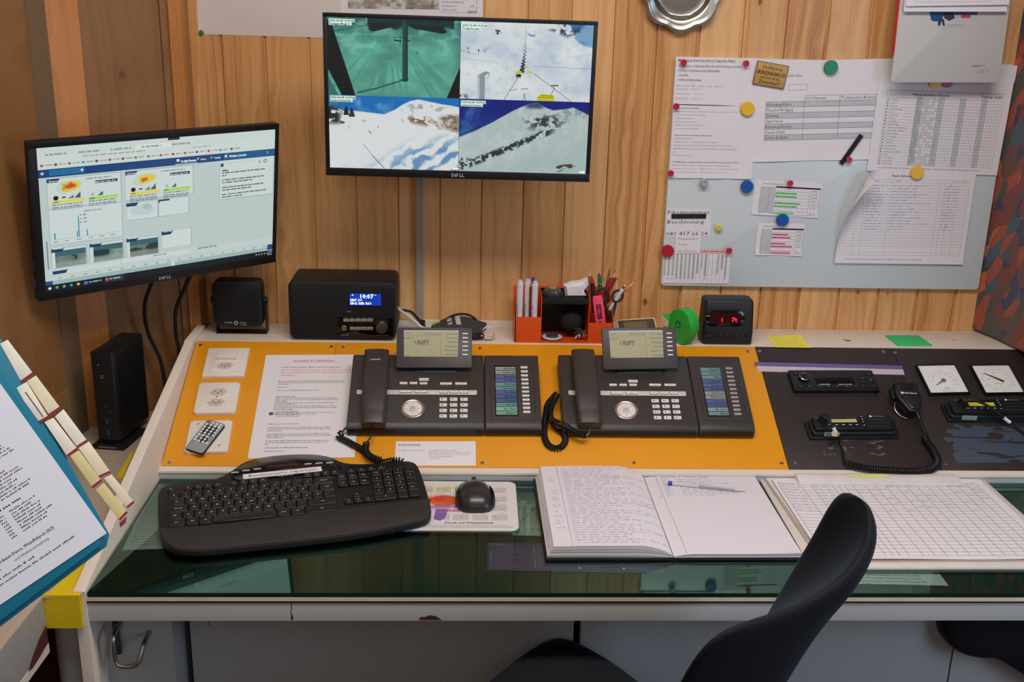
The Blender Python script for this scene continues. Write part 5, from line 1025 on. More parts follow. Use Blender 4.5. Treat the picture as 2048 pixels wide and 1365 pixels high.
b = B(.001); q2 = og(1160, 668, 10); c_ = Vector((q2.x, 13, max(q2.z, 9)))
for k in range(70):
    d = Vector((rs.gauss(0, 1.1), rs.gauss(-.5, .7), rs.gauss(0, .7))).normalized(); e = c_+d*rs.uniform(9, 19); e.z = max(e.z, 2); e.y = max(e.y, 2.6); m_ = c_+d*7+Vector((rs.uniform(-2, 2), 0, rs.uniform(-1, 3))); m_.z = max(m_.z, 2.2); sdv = Vector((rs.uniform(-1, 1), 0, rs.uniform(-1, 1))).normalized()*.7
    b.add([c_-sdv, c_+sdv, m_+sdv, m_-sdv], [(0, 1, 2, 3)], til if k % 3 else fl); b.add([m_-sdv, m_+sdv, e+sdv*.4, e-sdv*.4], [(0, 1, 2, 3)], til if k % 3 else fl)
b.ell(c_+Vector((0, 3, 4)), (8, 7, 5), fl, 12, 8); tag(b.build('tinsel_tassel', M=OM, flat=True), 'silver tinsel tassel in front of the black pom-pom', 'tassel')
q = og(1105, 680, 12); b = B(.001); b.lathe([(12, 1.7), (21, 4), (23, 6.5), (23, 7.5), (19, 8), (.1, 8)], pm('pale_plastic', (206, 208, 216), .4), 36, (q.x, 25.5, 0)); b.lathe([(14, 8), (13, 12), (10, 13.5), (8, 12.5), (.1, 12)], pm('dark_slate_plastic', (60, 62, 74), .35), 28, (q.x, 25.5, 0))
tag(b.build('lidded_dish', M=OM), 'small pale round dish with dark lid inside the organiser box', 'dish')
# right slot: highlighter, scissors, pens
def lean(nm, lb, cat, top_, bot, yt, yb, parts, ext=0):
    a = og(*bot, yb); c = og(*top_, yt); d = (c-a).normalized()
    if ext: a = a-d*ext
    L = (c-a).length
    return stick(nm, lb, cat, [(p*L, q_*L, r0, r1, m, *r) for p, q_, r0, r1, m, *r in parts], inorg(*a), inorg(*c))
pk = pm('pink_highlighter', (244, 82, 112), .35)
a = og(1205, 650, 9); c = og(1195, 594, 5); a.z = max(a.z-22, 3); d = (c-a); L = d.length; Mh = OM @ T(a.x*.001, .011, a.z*.001) @ RY(math.degrees(math.atan2(d.x, d.z))) 
b = B(.001); b.M = FR; b.prism([(-11.5, 0), (11.5, 0), (11.5, L-6), (9.5, L), (-9.5, L), (-11.5, L-6)], -5.5, 5.5, pk, c=2, cb=2); b.box(-7, 7, L-3.4, L-.2+.5, -2, 2, pk, c=.3); o = thing('highlighter', 'pink highlighter leaning in the right slot of the orange organiser', 'highlighter', Mh); b.build('barrel', o)
b = B(.001); b.M = FR; b.box(-5.5, 5, L*.42, L*.80, 5.5, 5.9, pm('label_black', (70, 22, 40), .5)); b.M = FR @ RZ(-90); b.text('STABILO', -L*.79, -3.5, 8.5, pk, 6.1, b=True, fit=L*.34); b.text('BOSS', -L*.36, -4, 8.5, pm('label_black', (70, 22, 40), .5), 6.0, b=True, fit=L*.2); b.build('label', o, flat=True)
o = thing('scissors', 'black handled scissors standing in the right slot of the organiser', 'scissors', OM); scm = pm('black_handle', (44, 42, 42), .5)
pv = og(1222, 640, 30)
for k, (lx, ly, r1_, r2_, ro) in enumerate(((1204.5, 589, 11.5, 13.5, 12), (1235, 592.5, 11.5, 13.5, -25))):
    lc_ = og(lx, ly, 30); b = B(.001); an = math.radians(ro); loop = [lc_+Vector((r1_*math.cos(a)*math.cos(an)-r2_*math.sin(a)*math.sin(an), 0, r1_*math.cos(a)*math.sin(an)+r2_*math.sin(a)*math.cos(an))) for a in [2*math.pi*i/28 for i in range(28)]]
    b.tube(loop, 2.9, scm, 10, closed=True); st = lc_+(pv-lc_).normalized()*12; b.tube(spline([st, st.lerp(pv, .5)+Vector((1 if k else -1, 0, 0)), pv], 5), [3.2]*6+[4.2]*5, scm, 10); b.build('handle', o)
b = B(.001); bt = Vector((pv.x-4, 30, 4)); b.add([(pv.x-5, 29, pv.z), (pv.x+5, 29, pv.z), (bt.x+2, 29, 3), (bt.x-1, 29, 3), (pv.x-5, 31, pv.z), (pv.x+5, 31, pv.z), (bt.x+2, 31, 3), (bt.x-1, 31, 3)], [(0, 1, 2, 3), (4, 7, 6, 5), (0, 4, 5, 1), (2, 6, 7, 3), (1, 5, 6, 2), (0, 3, 7, 4)], steel); b.build('blade', o)
wd_ = pm('pencil_orange', (226, 142, 40), .45); wn = pm('bare_wood', (214, 176, 124), .7); lead = pm('graphite', (40, 38, 40), .5)
lean('pencil', 'orange pencil with sharp tip leaning right in the organiser', 'pencil', (1273, 561), (1224, 604), 34, 44, [(0, .80, 3.6, 3.6, wd_), (.80, .95, 3.5, 1.1, wn, 'sharpened_end'), (.95, 1, 1.1, .3, lead, 'tip')], 25)
lean('ballpoint_pen', 'white pen with red clicker just left of the orange pencil in the organiser', 'pen', (1250, 571), (1228, 606), 24, 34, [(0, .86, 4.2, 4.2, mkw), (.86, .97, 2.6, 2.4, rd, 'clicker'), (.97, 1, 2.6, 2.2, mkw, 'end')], 20)
lean('ballpoint_pen', 'black pen with red top and silver clip beside the crumpled paper', 'pen', (1183.5, 552), (1187, 600), 22, 22, [(0, .80, 5.2, 5.2, pm('navy_black_plastic', (28, 30, 44), .35)), (.80, .93, 4.2, 3.6, rd, 'top'), (.93, 1, 2.2, 1.8, steel, 'clicker')], 30)
lean('ballpoint_pen', 'thick dark red pen leaning right behind the scissors', 'pen', (1232, 556), (1208, 600), 52, 44, [(0, 1, 5.0, 3.4, rdk)], 40)
lean('ballpoint_pen', 'second dark red pen leaning next to the thicker one behind the scissors', 'pen', (1222, 556), (1205, 602), 46, 38, [(0, 1, 3.6, 3.0, rdk)], 40)
lean('pencil', 'thin dark wooden pencil with brown tip rising highest in the organiser', 'pencil', (1221, 535), (1207, 600), 60, 50, [(0, .72, 2.6, 2.6, pm('grey_pencil', (90, 80, 76), .5)), (.72, .93, 3, 2.4, pm('brown_tip', (130, 92, 50), .6), 'ferrule'), (.93, 1, 2.0, .4, pm('brown_tip', (130, 92, 50), .6), 'tip')], 40)
lean('pencil', 'brown wooden pencil rising above the black pen in the organiser', 'pencil', (1180, 538), (1178, 600), 60, 56, [(0, .85, 2.6, 2.6, pm('brown_pencil', (150, 90, 44), .5)), (.85, 1, 2.4, .4, wn, 'tip')], 40)
lean('pencil', 'slim dark red pencil with graphite tip leaning behind the two red pens', 'pencil', (1231, 542), (1214, 600), 64, 56, [(0, .86, 2.4, 2.4, rdk), (.86, .96, 2.2, .8, wn, 'sharpened_end'), (.96, 1, .8, .3, lead, 'tip')], 40)
lean('screwdriver', 'green handled tool standing behind the left scissor loop', 'tool', (1198, 546), (1202, 600), 66, 60, [(0, .6, 3, 3, rd), (.6, .95, 5, 4.4, pm('green_handle', (30, 110, 70), .4), 'handle'), (.95, 1, 2, .8, lead, 'tip')], 40)
for (rx_, ry_, rr_, lb_) in ((1201, 561, 8, 'silver key ring hooked over the green tool in the organiser'), (1231, 563, 7.5, 'thin silver ring hanging at the tip of the thick red pen')):
    q = og(rx_, ry_, 58); b = B(.001); b.tube([q+Vector((rr_*math.cos(a), 2*math.sin(a), rr_*1.15*math.sin(a))) for a in [2*math.pi*i/24 for i in range(24)]], .8, chrome, 8, closed=True); tag(b.build('key_ring', M=OM), lb_, 'ring')
# cream framed gadget behind the right phone
Mg, gw, gh = quad((1229, 638), (1308, 637), (1318, 662), (1238, 663), lambda a, c: onN(a, c, (0, -.045, ZS+.03), Vector((0, -.62, .78)))); b = B(.001); W_, H_ = gw*1000, gh*1000
o = thing('cream_gadget', 'cream framed gadget with dark window leaning behind the right desk phone', 'gadget', Mg)
b.prism(rrect(-W_/2, W_/2, -H_/2, H_/2, 6), -6, 0, pm('cream_plastic', (222, 204, 166), .4), c=1.5, cb=1.5); b.build('frame', o)
b = B(.001); b.prism(rrect(-W_/2+3.5, W_/2-3.5, -H_/2, H_/2-3.5, 4), -1, .4, pm('brown_window', (84, 70, 64), .25), c=.2); b.prism(rrect(-W_/2+16, W_/2-22, -H_/2+4, H_/2-10, 2), .3, .9, pm('olive_window', (110, 100, 72), .3)); b.build('window', o)
# tape dispenser
grn = pm('green_plastic', (36, 168, 58), .4, coat=.1); Mt = stand(1364, 686, yaw=-60); b = B(.001); b.M = FR
pr = [(-14, 0), (14, 0), (28, 14), (36, 34), (38, 52), (30, 70), (14, 80), (-8, 80), (-24, 72), (-32, 58), (-32, 46), (-56, 54), (-64, 46), (-52, 28), (-34, 22), (-22, 10)]
t = thing('tape_dispenser', 'bright green tape dispenser between the right phone and the alarm clock', 'tape dispenser', Mt)
b.prism(pr, -14, 14, grn, c=1.2, cb=1.2); b.build('body', t)
b = B(.001); b.M = FR; b.lathe([(9, 13.8), (9, 14.4), (6, 14.5), (5.5, 10), (.1, 10)], pm('dark_green_hub', (20, 90, 40), .5), 24, (-2, 44, 0)); b.build('hub', t)
b = B(.001); b.M = FR; b.prism([(-62, 46), (-56, 52), (-34, 44), (-36, 28), (-50, 30)], 13.9, 14.6, pm('pale_tape', (206, 206, 190), .5)); b.build('tape_end', t)
# alarm clock
Mc = stand(1453, 690); t = thing('alarm_clock', 'black digital alarm clock with red digits on the shelf', 'alarm clock', Mc); f = facer(Mc, 0)
x0 = f(1404, 688)[0]; x1 = f(1505, 688)[0]; z1 = f(1450, 603)[1]
b = B(.001); rings = []
for z_, ins, yf in ((0, 2.5, 1), (2, .6, 0), (z1*.3, .0, 0), (z1*.75, 1.5, 4), (z1-5, 2.4, 7), (z1-1.5, 4, 9), (z1, 7, 13)):
    rings.append([(p[0], p[1], z_) for p in rrect(x0+ins, x1-ins, yf, 62-ins, 9 if z_ > 1 else 7, 5)])
b.loft(rings, blk2); b.build('housing', t)
Mf = T(0, 0, 0) @ FR @ RX(-3.2); q0 = f(1409, 654); q1 = f(1492, 622)
b = B(.001); b.M = Mf; b.prism(rrect(q0[0], q1[0], q0[1], q1[1], (q1[1]-q0[1])/2-1, 8), -5, 2.2, gloss_blk, c=1); b.prism(rrect(q0[0]+11, q1[0]-9, q0[1]+7, q1[1]-7, 1), 2, 2.5, pm('dark_red_filter', (52, 8, 16), .2)); b.build('display', t)
led = pm('red_led_digits', (255, 40, 40), .4, emit=1.6, var=0); b = B(.001); b.M = Mf; H_ = q1[1]-q0[1]; W_ = q1[0]-q0[0]
b.text('(', q0[0]+W_*.40, q0[1]+H_*.34, 12, led, 2.8, b=True); b.text('7t', q0[0]+W_*.66, q0[1]+H_*.32, 14, led, 2.8, b=True, sx=1.1); b.build('digit', t, flat=True)
b = B(.001); b.M = Mf
for xx, w_ in ((1412, 3), (1424, 5), (1431, 15), (1448, 8), (1458, 8), (1467, 8), (1477, 7), (1489, 9)):
    c0 = f(xx, 670); bb = B(.001); bb.M = Mf; bb.prism(rrect(c0[0], c0[0]+w_*1.1, c0[1]-3, c0[1]+3, 1.4), 0, 3.2, blk, c=.6); bb.build('button', t)
b.text('ALARM', f(1413, 632)[0], f(1413, 633.5)[1], 3, wtxt, 2.9, fit=8)
for xx in (1412.5, 1421, 1446, 1457, 1466, 1476, 1486, 1496): c0 = f(xx, 671); b.line([(c0[0]-1, c0[1]-2), (c0[0]+1, c0[1]+2)], .6, 1.2, wtxt)
b.build('lettering', t, flat=True)
# sticky notes
yn = pm('yellow_note', (236, 228, 92), .7); p_ = [onZ(1537, 675, ZS), onZ(1604, 672, ZS), onZ(1617, 695, ZS), onZ(1547, 697, ZS)]
Mn, nw, nh = quad((1537, 675), (1604, 672), (1617, 697), (1549, 697), lambda a, c: onZ(a, c, ZS)); Mn.translation.y += .0
sheet('sticky_note', 'yellow sticky note with handwriting and lifted corner on the shelf edge', 'sticky note', Mn @ T(0, .002, 0), nw, nh-.004, lambda b, W, H, z: [b.scrib(10, H*(.2+.17*k), W-22, 3.2, pm('olive_ink', (130, 124, 70), .7), z, .35, dy=-.04) for k in range(5)], mat=yn, curl=lambda u, v: 7*max(0, u+v-1.25)**1.3+1.2*max(0, .15-v))
Mn, nw, nh = quad((1773, 671.5), (1837, 671), (1863, 690.5), (1796, 691), lambda a, c: onZ(a, c, ZS+.003)); b = B(.001); b.box(-nw*500, nw*500, -nh*500, nh*500, -2.8, .4, pm('green_note_pad', (52, 196, 116), .65), c=.1)
tag(b.build('sticky_note_pad', M=Mn), 'thin pad of bright green sticky notes on the right part of the shelf', 'note pad')
# ------------------------------------------------------------------ things on the sloping console, in panel frames: x, up the slope, off it
H0 = .0036
def pq(tl, tr, br, bl, h=H0): return quad(tl, tr, br, bl, lambda a, c: onP(a, c, h))
def on(M, h=0.0):                                  # photograph point -> panel-frame mm at height h mm
    Mi = M.inverted(); n = M.to_3x3() @ Vector((0, 0, 1))
    def f(px, py, hh=h): q = Mi @ onN(px, py, M.translation+n*hh*.001, n); return q.x*1000, q.y*1000
    return f
ivory = pm('white_thermoplastic', (226, 218, 208), .3, var=.01, sc=5, coat=.15); recess = pm('recess_white', (196, 186, 176), .45, var=.01)
def outlet(M, cx_, cy_, b, hole=True):
    hx = [(-15, 0), (-9, 8), (9, 8), (15, 0), (9, -8), (-9, -8)]; n = 6
    rings = [[(cx_+p[0], cy_+p[1], 10.2) for p in hx], [(cx_+p[0]*.96, cy_+p[1]*.94, 3.0) for p in hx]]
    b.loft(rings, recess, cap=False); b.add([(cx_+p[0]*.96, cy_+p[1]*.94, 3.0) for p in hx], [tuple(range(6))], recess)
    for dx, dy in ((-6, 1), (6, 1), (0, -3)): b.lathe([(1.9, 3.05), (1.2, 3.1), (.1, 3.1)], pm('socket_hole', (40, 34, 30), .7), 12, (cx_+dx, cy_+dy, 0))
def ring_plate(b, W, H, holes, z0, z1, m, r):      # a plate whose hexagonal wells are left open, closed by strips
    ys = sorted(holes, key=lambda h: h[1]); y = -H/2
    b.prism(rrect(-W/2, W/2, -H/2, H/2, r), z0, z1-1.0-.02, m, cb=0)
def socket_unit(q4, kind, label):
    M, w, h = pq(*q4); W, H = w*1000, h*1000; t = thing('wall_socket' if kind != 'blank' else 'cover_plate', label, 'socket' if kind != 'blank' else 'cover plate', M)
    b = B(.001)
    if kind == 'switch': b.prism(rrect(-W/2, W/2, -H/2, H/2, 0), 0, 7.5, ivory, c=5); b.prism(rrect(-W*.36, W*.36, -H*.37, H*.37, 1.5), 7.4, 8.6, ivory, c=.8); b.box(-W*.245, W*.245, H*.035, H*.33, 8.5, 8.75, recess)
    else: b.prism(rrect(-W/2, W/2, -H/2, H/2, 9, 6), 0, 8.5, ivory, c=2.5)
    b.build('plate', t)
    if kind == 'switch':
        b = B(.001); b.M = T(0, H*.18, 8.4) @ RX(-5); b.box(-W*.235, W*.235, -H*.13, H*.13, -.6, 4.6, ivory, c=.8); b.build('rocker', t)
    for cy_ in {'switch': [-H*.16], 'double': [H*.17, -H*.17], 'blank': []}[kind]:
        b = B(.001); hx = [(-18, 0), (-10, 9.6), (10, 9.6), (18, 0), (10, -9.6), (-10, -9.6)]; z_ = 8.6
        b.prism([(p[0], cy_+p[1]) for p in hx], z_, z_+.25, recess)
        for k in range(6):
            a_, c_ = hx[k], hx[(k+1) % 6]
            b.add([(a_[0], cy_+a_[1], z_+.25), (c_[0], cy_+c_[1], z_+.25), (c_[0]*1.05, cy_+c_[1]*1.06, z_+1.0), (a_[0]*1.05, cy_+a_[1]*1.06, z_+1.0), (c_[0]*1.1, cy_+c_[1]*1.12, z_), (a_[0]*1.1, cy_+a_[1]*1.12, z_)], [(0, 1, 2, 3), (3, 2, 4, 5)], ivory)
        for dx, dy in ((-6, 1.5), (6, 1.5), (0, -3)): b.lathe([(1.6, z_+.28), (.1, z_+.3)], pm('socket_hole', (40, 34, 30), .7), 12, (dx, cy_+dy, 0))
        b.build('outlet', t)
    for dx, dy in {'switch': [], 'double': [(0, 0)], 'blank': [(-W*.30, H*.36), (W*.30, -H*.32)]}[kind]:
        b = B(.001); b.lathe([(2.6, 8.4), (2.6, 9.0), (1.8, 9.5), (.1, 9.5)], chrome, 16, (dx, dy, 0)); b.box(dx-1.8, dx+1.8, dy-.3, dy+.3, 9.45, 9.6, edge_dark); b.build('screw', t)
    return t, M
socket_unit(((417, 700), (501, 699), (489, 757), (403, 758)), 'switch', 'square white socket with rocker switch at the upper left of the yellow plate')
socket_unit(((399, 770), (482, 770), (472, 832), (388, 832)), 'double', 'rounded white double socket in the middle of the left yellow plate')
socket_unit(((382, 846), (467, 846), (456, 909), (369, 911)), 'blank', 'rounded white blank cover plate partly under the remote control')
# remote control leaning on the cover plate
Mr, w, h = quad((416, 834), (457, 848), (405, 912), (363, 901), lambda a, c: onP(a, c, .017)); W, H = 41.0, 86.0
Rt = Mr @ RX(0); t = thing('remote_control', 'small grey remote control with round white buttons lying on the cover plate', 'remote control', Rt @ T(0, 0, -.006))
b = B(.001); b.prism(rrect(-W/2, W/2, -H/2, H/2, 6, 4), 0, 6.5, blk, c=1, cb=1.5); b.build('shell', t)
b = B(.001); b.prism(rrect(-W/2+1, W/2-1, -H/2+1, H/2-1, 5.4, 4), 6.2, 7.0, pm('grey_overlay', (158, 160, 164), .35, .3), c=.1); b.box(-14, 14, 3, 30, 7.0, 7.15, rubber); b.prism([(3*math.cos(a)*3.6, -9+3*math.sin(a)*3.0) for a in [k*math.pi/8 for k in range(16)]], 7.0, 7.15, rubber); b.build('face', t)
btn = pm('white_button', (220, 220, 222), .3, coat=.3); rb = pm('red_button', (214, 40, 44), .35)
for r_ in range(8):
    for c_ in range(4):
        x_, y_ = -14+9.3*c_, 36-7.4*r_-c_*.0
        if r_ >= 5 and c_ == 3 and r_ != 7: continue
        b = B(.001); m = rb if (r_, c_) == (0, 0) else btn; b.lathe([(3.0, 6.9), (3.0, 8.0), (2.2, 8.8), (.1, 9.1)], m, 16, (x_, y_, 0)); b.build('button', t)
# instruction sheet
def d_anl(b, W, H, z):
    rp = pm('red_print', (216, 64, 64), .7); b.text('Anleitung für die Textbildschirme', W*.5, H-21, 8.2, rp, z, al='C', b=True, fit=None, sx=.78); b.rect(W*.245, W*.755, H-23.2, H-22.6, z, rp)
    b.text('Weissfluh Talstation, Schiferbahn Talstation, Dörfli und Weisseingang (nicht)', W*.18, H-40, 4.2, ink, z, b=True, fit=W*.6)
    for s_, y_, fw in (('NICHT für Ausfälle! Z.B. Zubringerbahnen (Standseilbahn, Gotschnabahn,', 49, .72), ('Zipper- und Schiferbahn) ausser Betrieb. Kleinere Anlagen werden nicht', 56.5, .72), ('durchgegeben.', 64, .15)): b.text(s_, W*.18, H-y_, 4.6, rp, z, b=True, fit=W*fw)
    b.rect(0, W, H-70, H-69.6, z-.02, pm('fold_line', (206, 200, 204), .8))  # fold drawn flat as a slightly darker line
    y = H-82; rows = [.66, .66, .12, 0, .10, 0, .42, 0, 0, 0, .2, .6, .62, .12, .6, .2, .6, .62, .2, 0, .6, .42, 0, 0]
    for r_ in rows:
        if r_: b.words(W*.17, y, W*r_, 2.3, ink, z)
        y -= 4.6
    b.lathe([(4.5, z), (.1, z+.02)], ink, 20, (W*.15, H-176, 0)); b.text('!', W*.15-1, H-179, 7, paper_w, z+.1, b=True)
    for k in range(4): b.words(W*.2, H-170-4.6*k, W*.22, 2.3, ink, z)
    y = H-206
    for r_ in (.3, 0, .6, .62, .14, 0, .6, .62, .16, 0, .6, .6, .03, 0, .42, 0, .2):
        if r_: b.words(W*.14, y, W*r_, 2.3, ink, z)
        y -= 4.6
Ms, w, h = pq((532, 711), (738, 707), (719, 938), (492, 940)); M2, _, _ = pq((532, 711), (738, 707), (719, 938), (492, 940))
tlp, blp = onP(532, 711, H0), onP(494, 925, H0); yd = (tlp-blp).normalized(); xd = yd.cross(PN); w_s, h_s = .210, .297; Ms = frame(tlp+xd*w_s/2-yd*h_s/2+PN*.0004, xd, PN)
sheet('instruction_sheet', 'white instruction sheet with red heading lying between sockets and left phone', 'paper', Ms, w_s, h_s, d_anl, th=.0002)
def d_anr(b, W, H, z):
    b.text('Anrufweiterleitung', 4, H-11, 5.4, ink, z, b=True, fit=W*.28); b.rect(4, 4+W*.28, H-12.6, H-12.2, z, ink); b.text('Grundlage: erscheint auf Display', 4, H-26, 4, grey_ink, z, fit=W*.33)
    for k, s_ in enumerate(('Bestätigen (Knopf «OK» drücken )', 'Rufnummer des gewünschten Teilnehmers eingeben', 'Bsp: 6638 Büro, 6737 Kasse, 6698 Betriebsbüro', 'Gespräch wird angekündigt', 'Hörer auflegen')): b.text(s_, W*.42, H-26-5.2*k, 4, grey_ink, z, fit=W*(.35, .54, .5, .28, .15)[k])
Ms, w, h = pq((792, 884), (951, 883), (952, 933), (789, 932)); sheet('instruction_card', 'laminated white card headed Anrufweiterleitung below the left phone', 'card', Ms, w, h, d_anr, th=.0004)
# ------------------------------------------------------------------ desk phones
body = pm('phone_graphite', (58, 53, 52), .42, var=.03, bump=.12, bsc=1500); front_ = pm('phone_front_edge', (22, 24, 28), .3); keyw = pm('key_white', (226, 220, 216), .35, coat=.2); band = pm('silver_band', (214, 206, 200), .35, .15)
lcdm = pm('lcd_olive', (146, 142, 104), .35, emit=.06, var=.02); lcdt = pm('lcd_dark_text', (74, 72, 50), .5)
def phone(name, label, corners, key_pts, disp, names, side, sidecolors, sidekeys, keysilver, hand):
    tl, tr, br, bl = corners
    M, w, h = pq(tl, tr, br, bl, .036); n = PN; M = M @ T(0, 0, -.0324)          # back to the plate
    t = thing(name, label, 'telephone', M); f = on(M, 33.0); W, H = w*1000, h*1000
    xs = f(*side[0])[0]                                     # seam between phone and key module
    zt, zb = 40.0, 27.0                                     # top surface height at the back / at the front
    def top(y): return zb+(zt-zb)*(y+H/2)/H
    def slabp(x0, x1, nm, m):
        b = B(.001); prof = [(-H/2-9, 3), (-H/2-10, 7), (-H/2-8, zb-7), (-H/2, zb-1.5), (-H/2+5, zb), (H/2-5, zt), (H/2, zt-3), (H/2+1, 4)]
        P3 = Matrix(((0, 0, 1, 0), (1, 0, 0, 0), (0, 1, 0, 0), (0, 0, 0, 1))); b.M = P3; b.prism(prof+[(H/2-4, .3), (-H/2-2, .3)], x0, x1, m, c=2.2, cb=2.2)
        b.add([(prof[1][0]-.25, prof[1][1]+1, x0+4), (prof[1][0]-.25, prof[1][1]+1, x1-4), (prof[2][0]-.3, prof[2][1], x1-4), (prof[2][0]-.3, prof[2][1], x0+4), (prof[3][0]+.2, prof[3][1]-.2, x1-4), (prof[3][0]+.2, prof[3][1]-.2, x0+4)], [(0, 1, 2, 3), (3, 2, 4, 5)], front_)
        return b.build(nm, t)
    slabp(-W/2, xs-.6, 'base', body)
    mod = slabp(xs+.6, W/2, 'key_module', body)
    tilt = math.degrees(math.atan2(zt-zb, H)); 
    SM = T(0, 0, (zt+zb)/2*.001) @ RX(tilt)                 # frame on the top surface
    WM = M @ SM; g_ = on(WM, 0)
    def key(px, py, wk, hk, par=t, m=keyw, mark=None):
        x_, y_ = g_(px, py); b = B(.001); b.M = SM_mm; b.prism(rrect(x_-wk/2, x_+wk/2, y_-hk/2, y_+hk/2, 1.2, 3), -.5, 2.4, m, c=.7)
        if mark == 'n': b.box(x_-wk*.25, x_-wk*.08, y_-hk*.22, y_+hk*.2, 2.4, 2.5, grey_ink); b.words(x_+wk*.02, y_-hk*.15, wk*.3, 1.2, grey_ink, 2.5)
        elif mark == 'l': b.box(x_-wk*.3, x_+wk*.3, y_+.1, y_+.8, 2.4, 2.55, grey_ink)
        elif mark: b.words(x_-wk*.25, y_-.6, wk*.5, 1.4, grey_ink, 2.5)
        b.build('key', par)
    SM_mm = SM.copy(); SM_mm.translation = SM.translation*1000
    kp = key_pts
    for (px, py), wk, mk in kp['small']: key(px, py, wk, 5.6, mark=mk)
    (p0, p1) = kp['band']; x0, y0 = g_(*p0); x1, y1 = g_(*p1); b = B(.001); b.M = SM_mm; yb = (y0+y1)/2; b.prism([(x0, yb-6), (x1-3, yb-6), (x1-.8, yb-5), (x1, yb-2.5), (x1, yb+6), (x0, yb+6)], -.3, .8, band, c=.2)
    lx = kp['stub']; xa, _ = g_(lx[0], (p0[1]+p1[1])/2); xb, _ = g_(lx[1], (p0[1]+p1[1])/2); b.prism([(xa+3, yb-6), (xb, yb-6), (xb, yb+6), (xa, yb+6), (xa, yb-2.5), (xa+.8, yb-5)], -.3, .8, band, c=.2); b.build('silver_band', t)
    for (px, py), wk, mk in kp['bandkeys']: x_, y_ = g_(px, py); b = B(.001); b.M = SM_mm; b.prism(rrect(x_-wk/2-.6, x_+wk/2+.6, y_-3.6, y_+2.9, 1.2, 3), .7, 1.1, rubber); b.prism(rrect(x_-wk/2, x_+wk/2, y_-2.9, y_+2.9, 1.2, 3), 1, 3.2, keyw, c=.7); b.words(x_-wk*.2, y_-.3, wk*.4, 1.3, grey_ink, 3.3); b.build('key', t)
    (ax, ay), (bx, by) = kp['pad']; (cx2, cy2) = kp['padbl']
    for r_ in range(4):
        for c_ in range(3): px = ax+(bx-ax)*c_/2+(cx2-ax)*r_/3; py = ay+(cy2-ay)*r_/3; key(px, py, 15.5, 8.2, mark='n')
    nx, ny = g_(*kp['nav']); b = B(.001); b.M = SM_mm; b.lathe([(24.0, -.5), (24.0, 1.6), (22.5, 2.4), (19.0, 1.2)], pm('chrome_ring', (206, 196, 188), .25, .9), 56, (nx, ny, 0)); b.build('navigation_ring', t)
    b = B(.001); b.M = SM_mm; b.lathe([(18.8, 0), (18.8, 1.6), (17.8, 2.2), (8.2, 1.6), (8, 1.5), (.1, 1.5)], keyw, 48, (nx, ny, 0))
    for a in (45, 135, 225, 315): ca, sa = math.cos(math.radians(a)), math.sin(math.radians(a)); b.line([(nx+8*ca, ny+8*sa), (nx+18*ca, ny+18*sa)], .35, 2.3, grey_ink)
    for a in (0, 90, 180, 270): ca, sa = math.cos(math.radians(a)), math.sin(math.radians(a)); b.box(nx+13*ca-.8, nx+13*ca+.8, ny+13*sa-.8, ny+13*sa+.8, 2.1, 2.3, grey_ink)
    b.build('navigation_pad', t); b = B(.001); b.M = SM_mm; b.lathe([(7, 1), (7, 2.4), (6, 3.0), (.1, 3.0)], pm('grey_key', (196, 190, 186), .35), 32, (nx, ny, 0)); b.text('OK', nx-2.6, ny-1.2, 3.6, grey_ink, 3.1, b=True); b.build('ok_button', t)
    ux, uy = g_(*kp['note']); b = B(.001); b.M = SM_mm; b.box(ux-10, ux+10, uy-3.6, uy+3.6, 0.1, .4, paper_w); b.text('Umleitung', ux-9, uy-1.4, 4, ink, .45, fit=18); b.build('paper_label', t, flat=True)
    # handset cradle groove and handset
    hp = hand; (a0, a1, a2, a3) = hp
    gx0, gy0 = g_(*a0)[0], 0; sec = []
    N = 14
    for k in range(N+1):
        u = k/N; lift = 30*(1-((u-.5)/.5)**2*.55)+ (3 if u > .9 else 0); hgt = lift
        L = (a0[0]+(a3[0]-a0[0])*u, a0[1]+(a3[1]-a0[1])*u); Rr = (a1[0]+(a2[0]-a1[0])*u, a1[1]+(a2[1]-a1[1])*u)
        gg = on(WM, hgt); l_, r_ = gg(*L), gg(*Rr); th = 26 if (u < .22 or u > .80) else 14
        th = min(th, hgt+1.2); nr = []; wl = (r_[0]-l_[0]); 
        for (s_, z_) in ((0, .55), (.0, .25), (.06, .06), (.18, 0), (.5, -.02), (.82, 0), (.94, .06), (1, .25), (1, .55), (.93, .95), (.8, 1), (.2, 1), (.07, .95)): nr.append(((l_[0]+wl*s_), l_[1]+(r_[1]-l_[1])*s_, hgt-z_*th+(1.6*math.sin(math.pi*s_) if z_ < .3 else 0)))
        sec.append(nr)
    b = B(.001); b.M = SM_mm; b.loft(sec, body); hs = b.build('handset', t, ang=50)
    if kp.get('brand'): g2 = on(WM, 27.0); x_, y_ = g2(*kp['brand']); b = B(.001); b.M = SM_mm; b.text('UNIFY', x_, y_, 6.2, pm('light_print', (206, 202, 200), .5), 24.0, b=True, fit=22); b.build('brand_mark', hs, flat=True)
    # display head
    (d0, d1, d2, d3) = disp; dn = (M.to_3x3() @ Matrix.Rotation(math.radians(32), 3, 'X') @ Vector((0, 0, 1))).normalized()
    base_pt = onN((d2[0]+d3[0])/2, (d2[1]+d3[1])/2, M @ Vector((0, 0, .050)), PN)
    Md, dw, dh = quad(d0, d1, d2, d3, lambda a, c: onN(a, c, base_pt, dn)); L = M.inverted() @ Md; DW, DH = dw*1000, dh*1000
    Lm = L.copy(); Lm.translation = L.translation*1000
    b = B(.001); b.M = Lm; b.prism(rrect(-DW/2, DW/2, -DH/2, DH/2, 2, 3), -11, 0, body, c=.9, cb=2); hd = b.build('display_head', t)
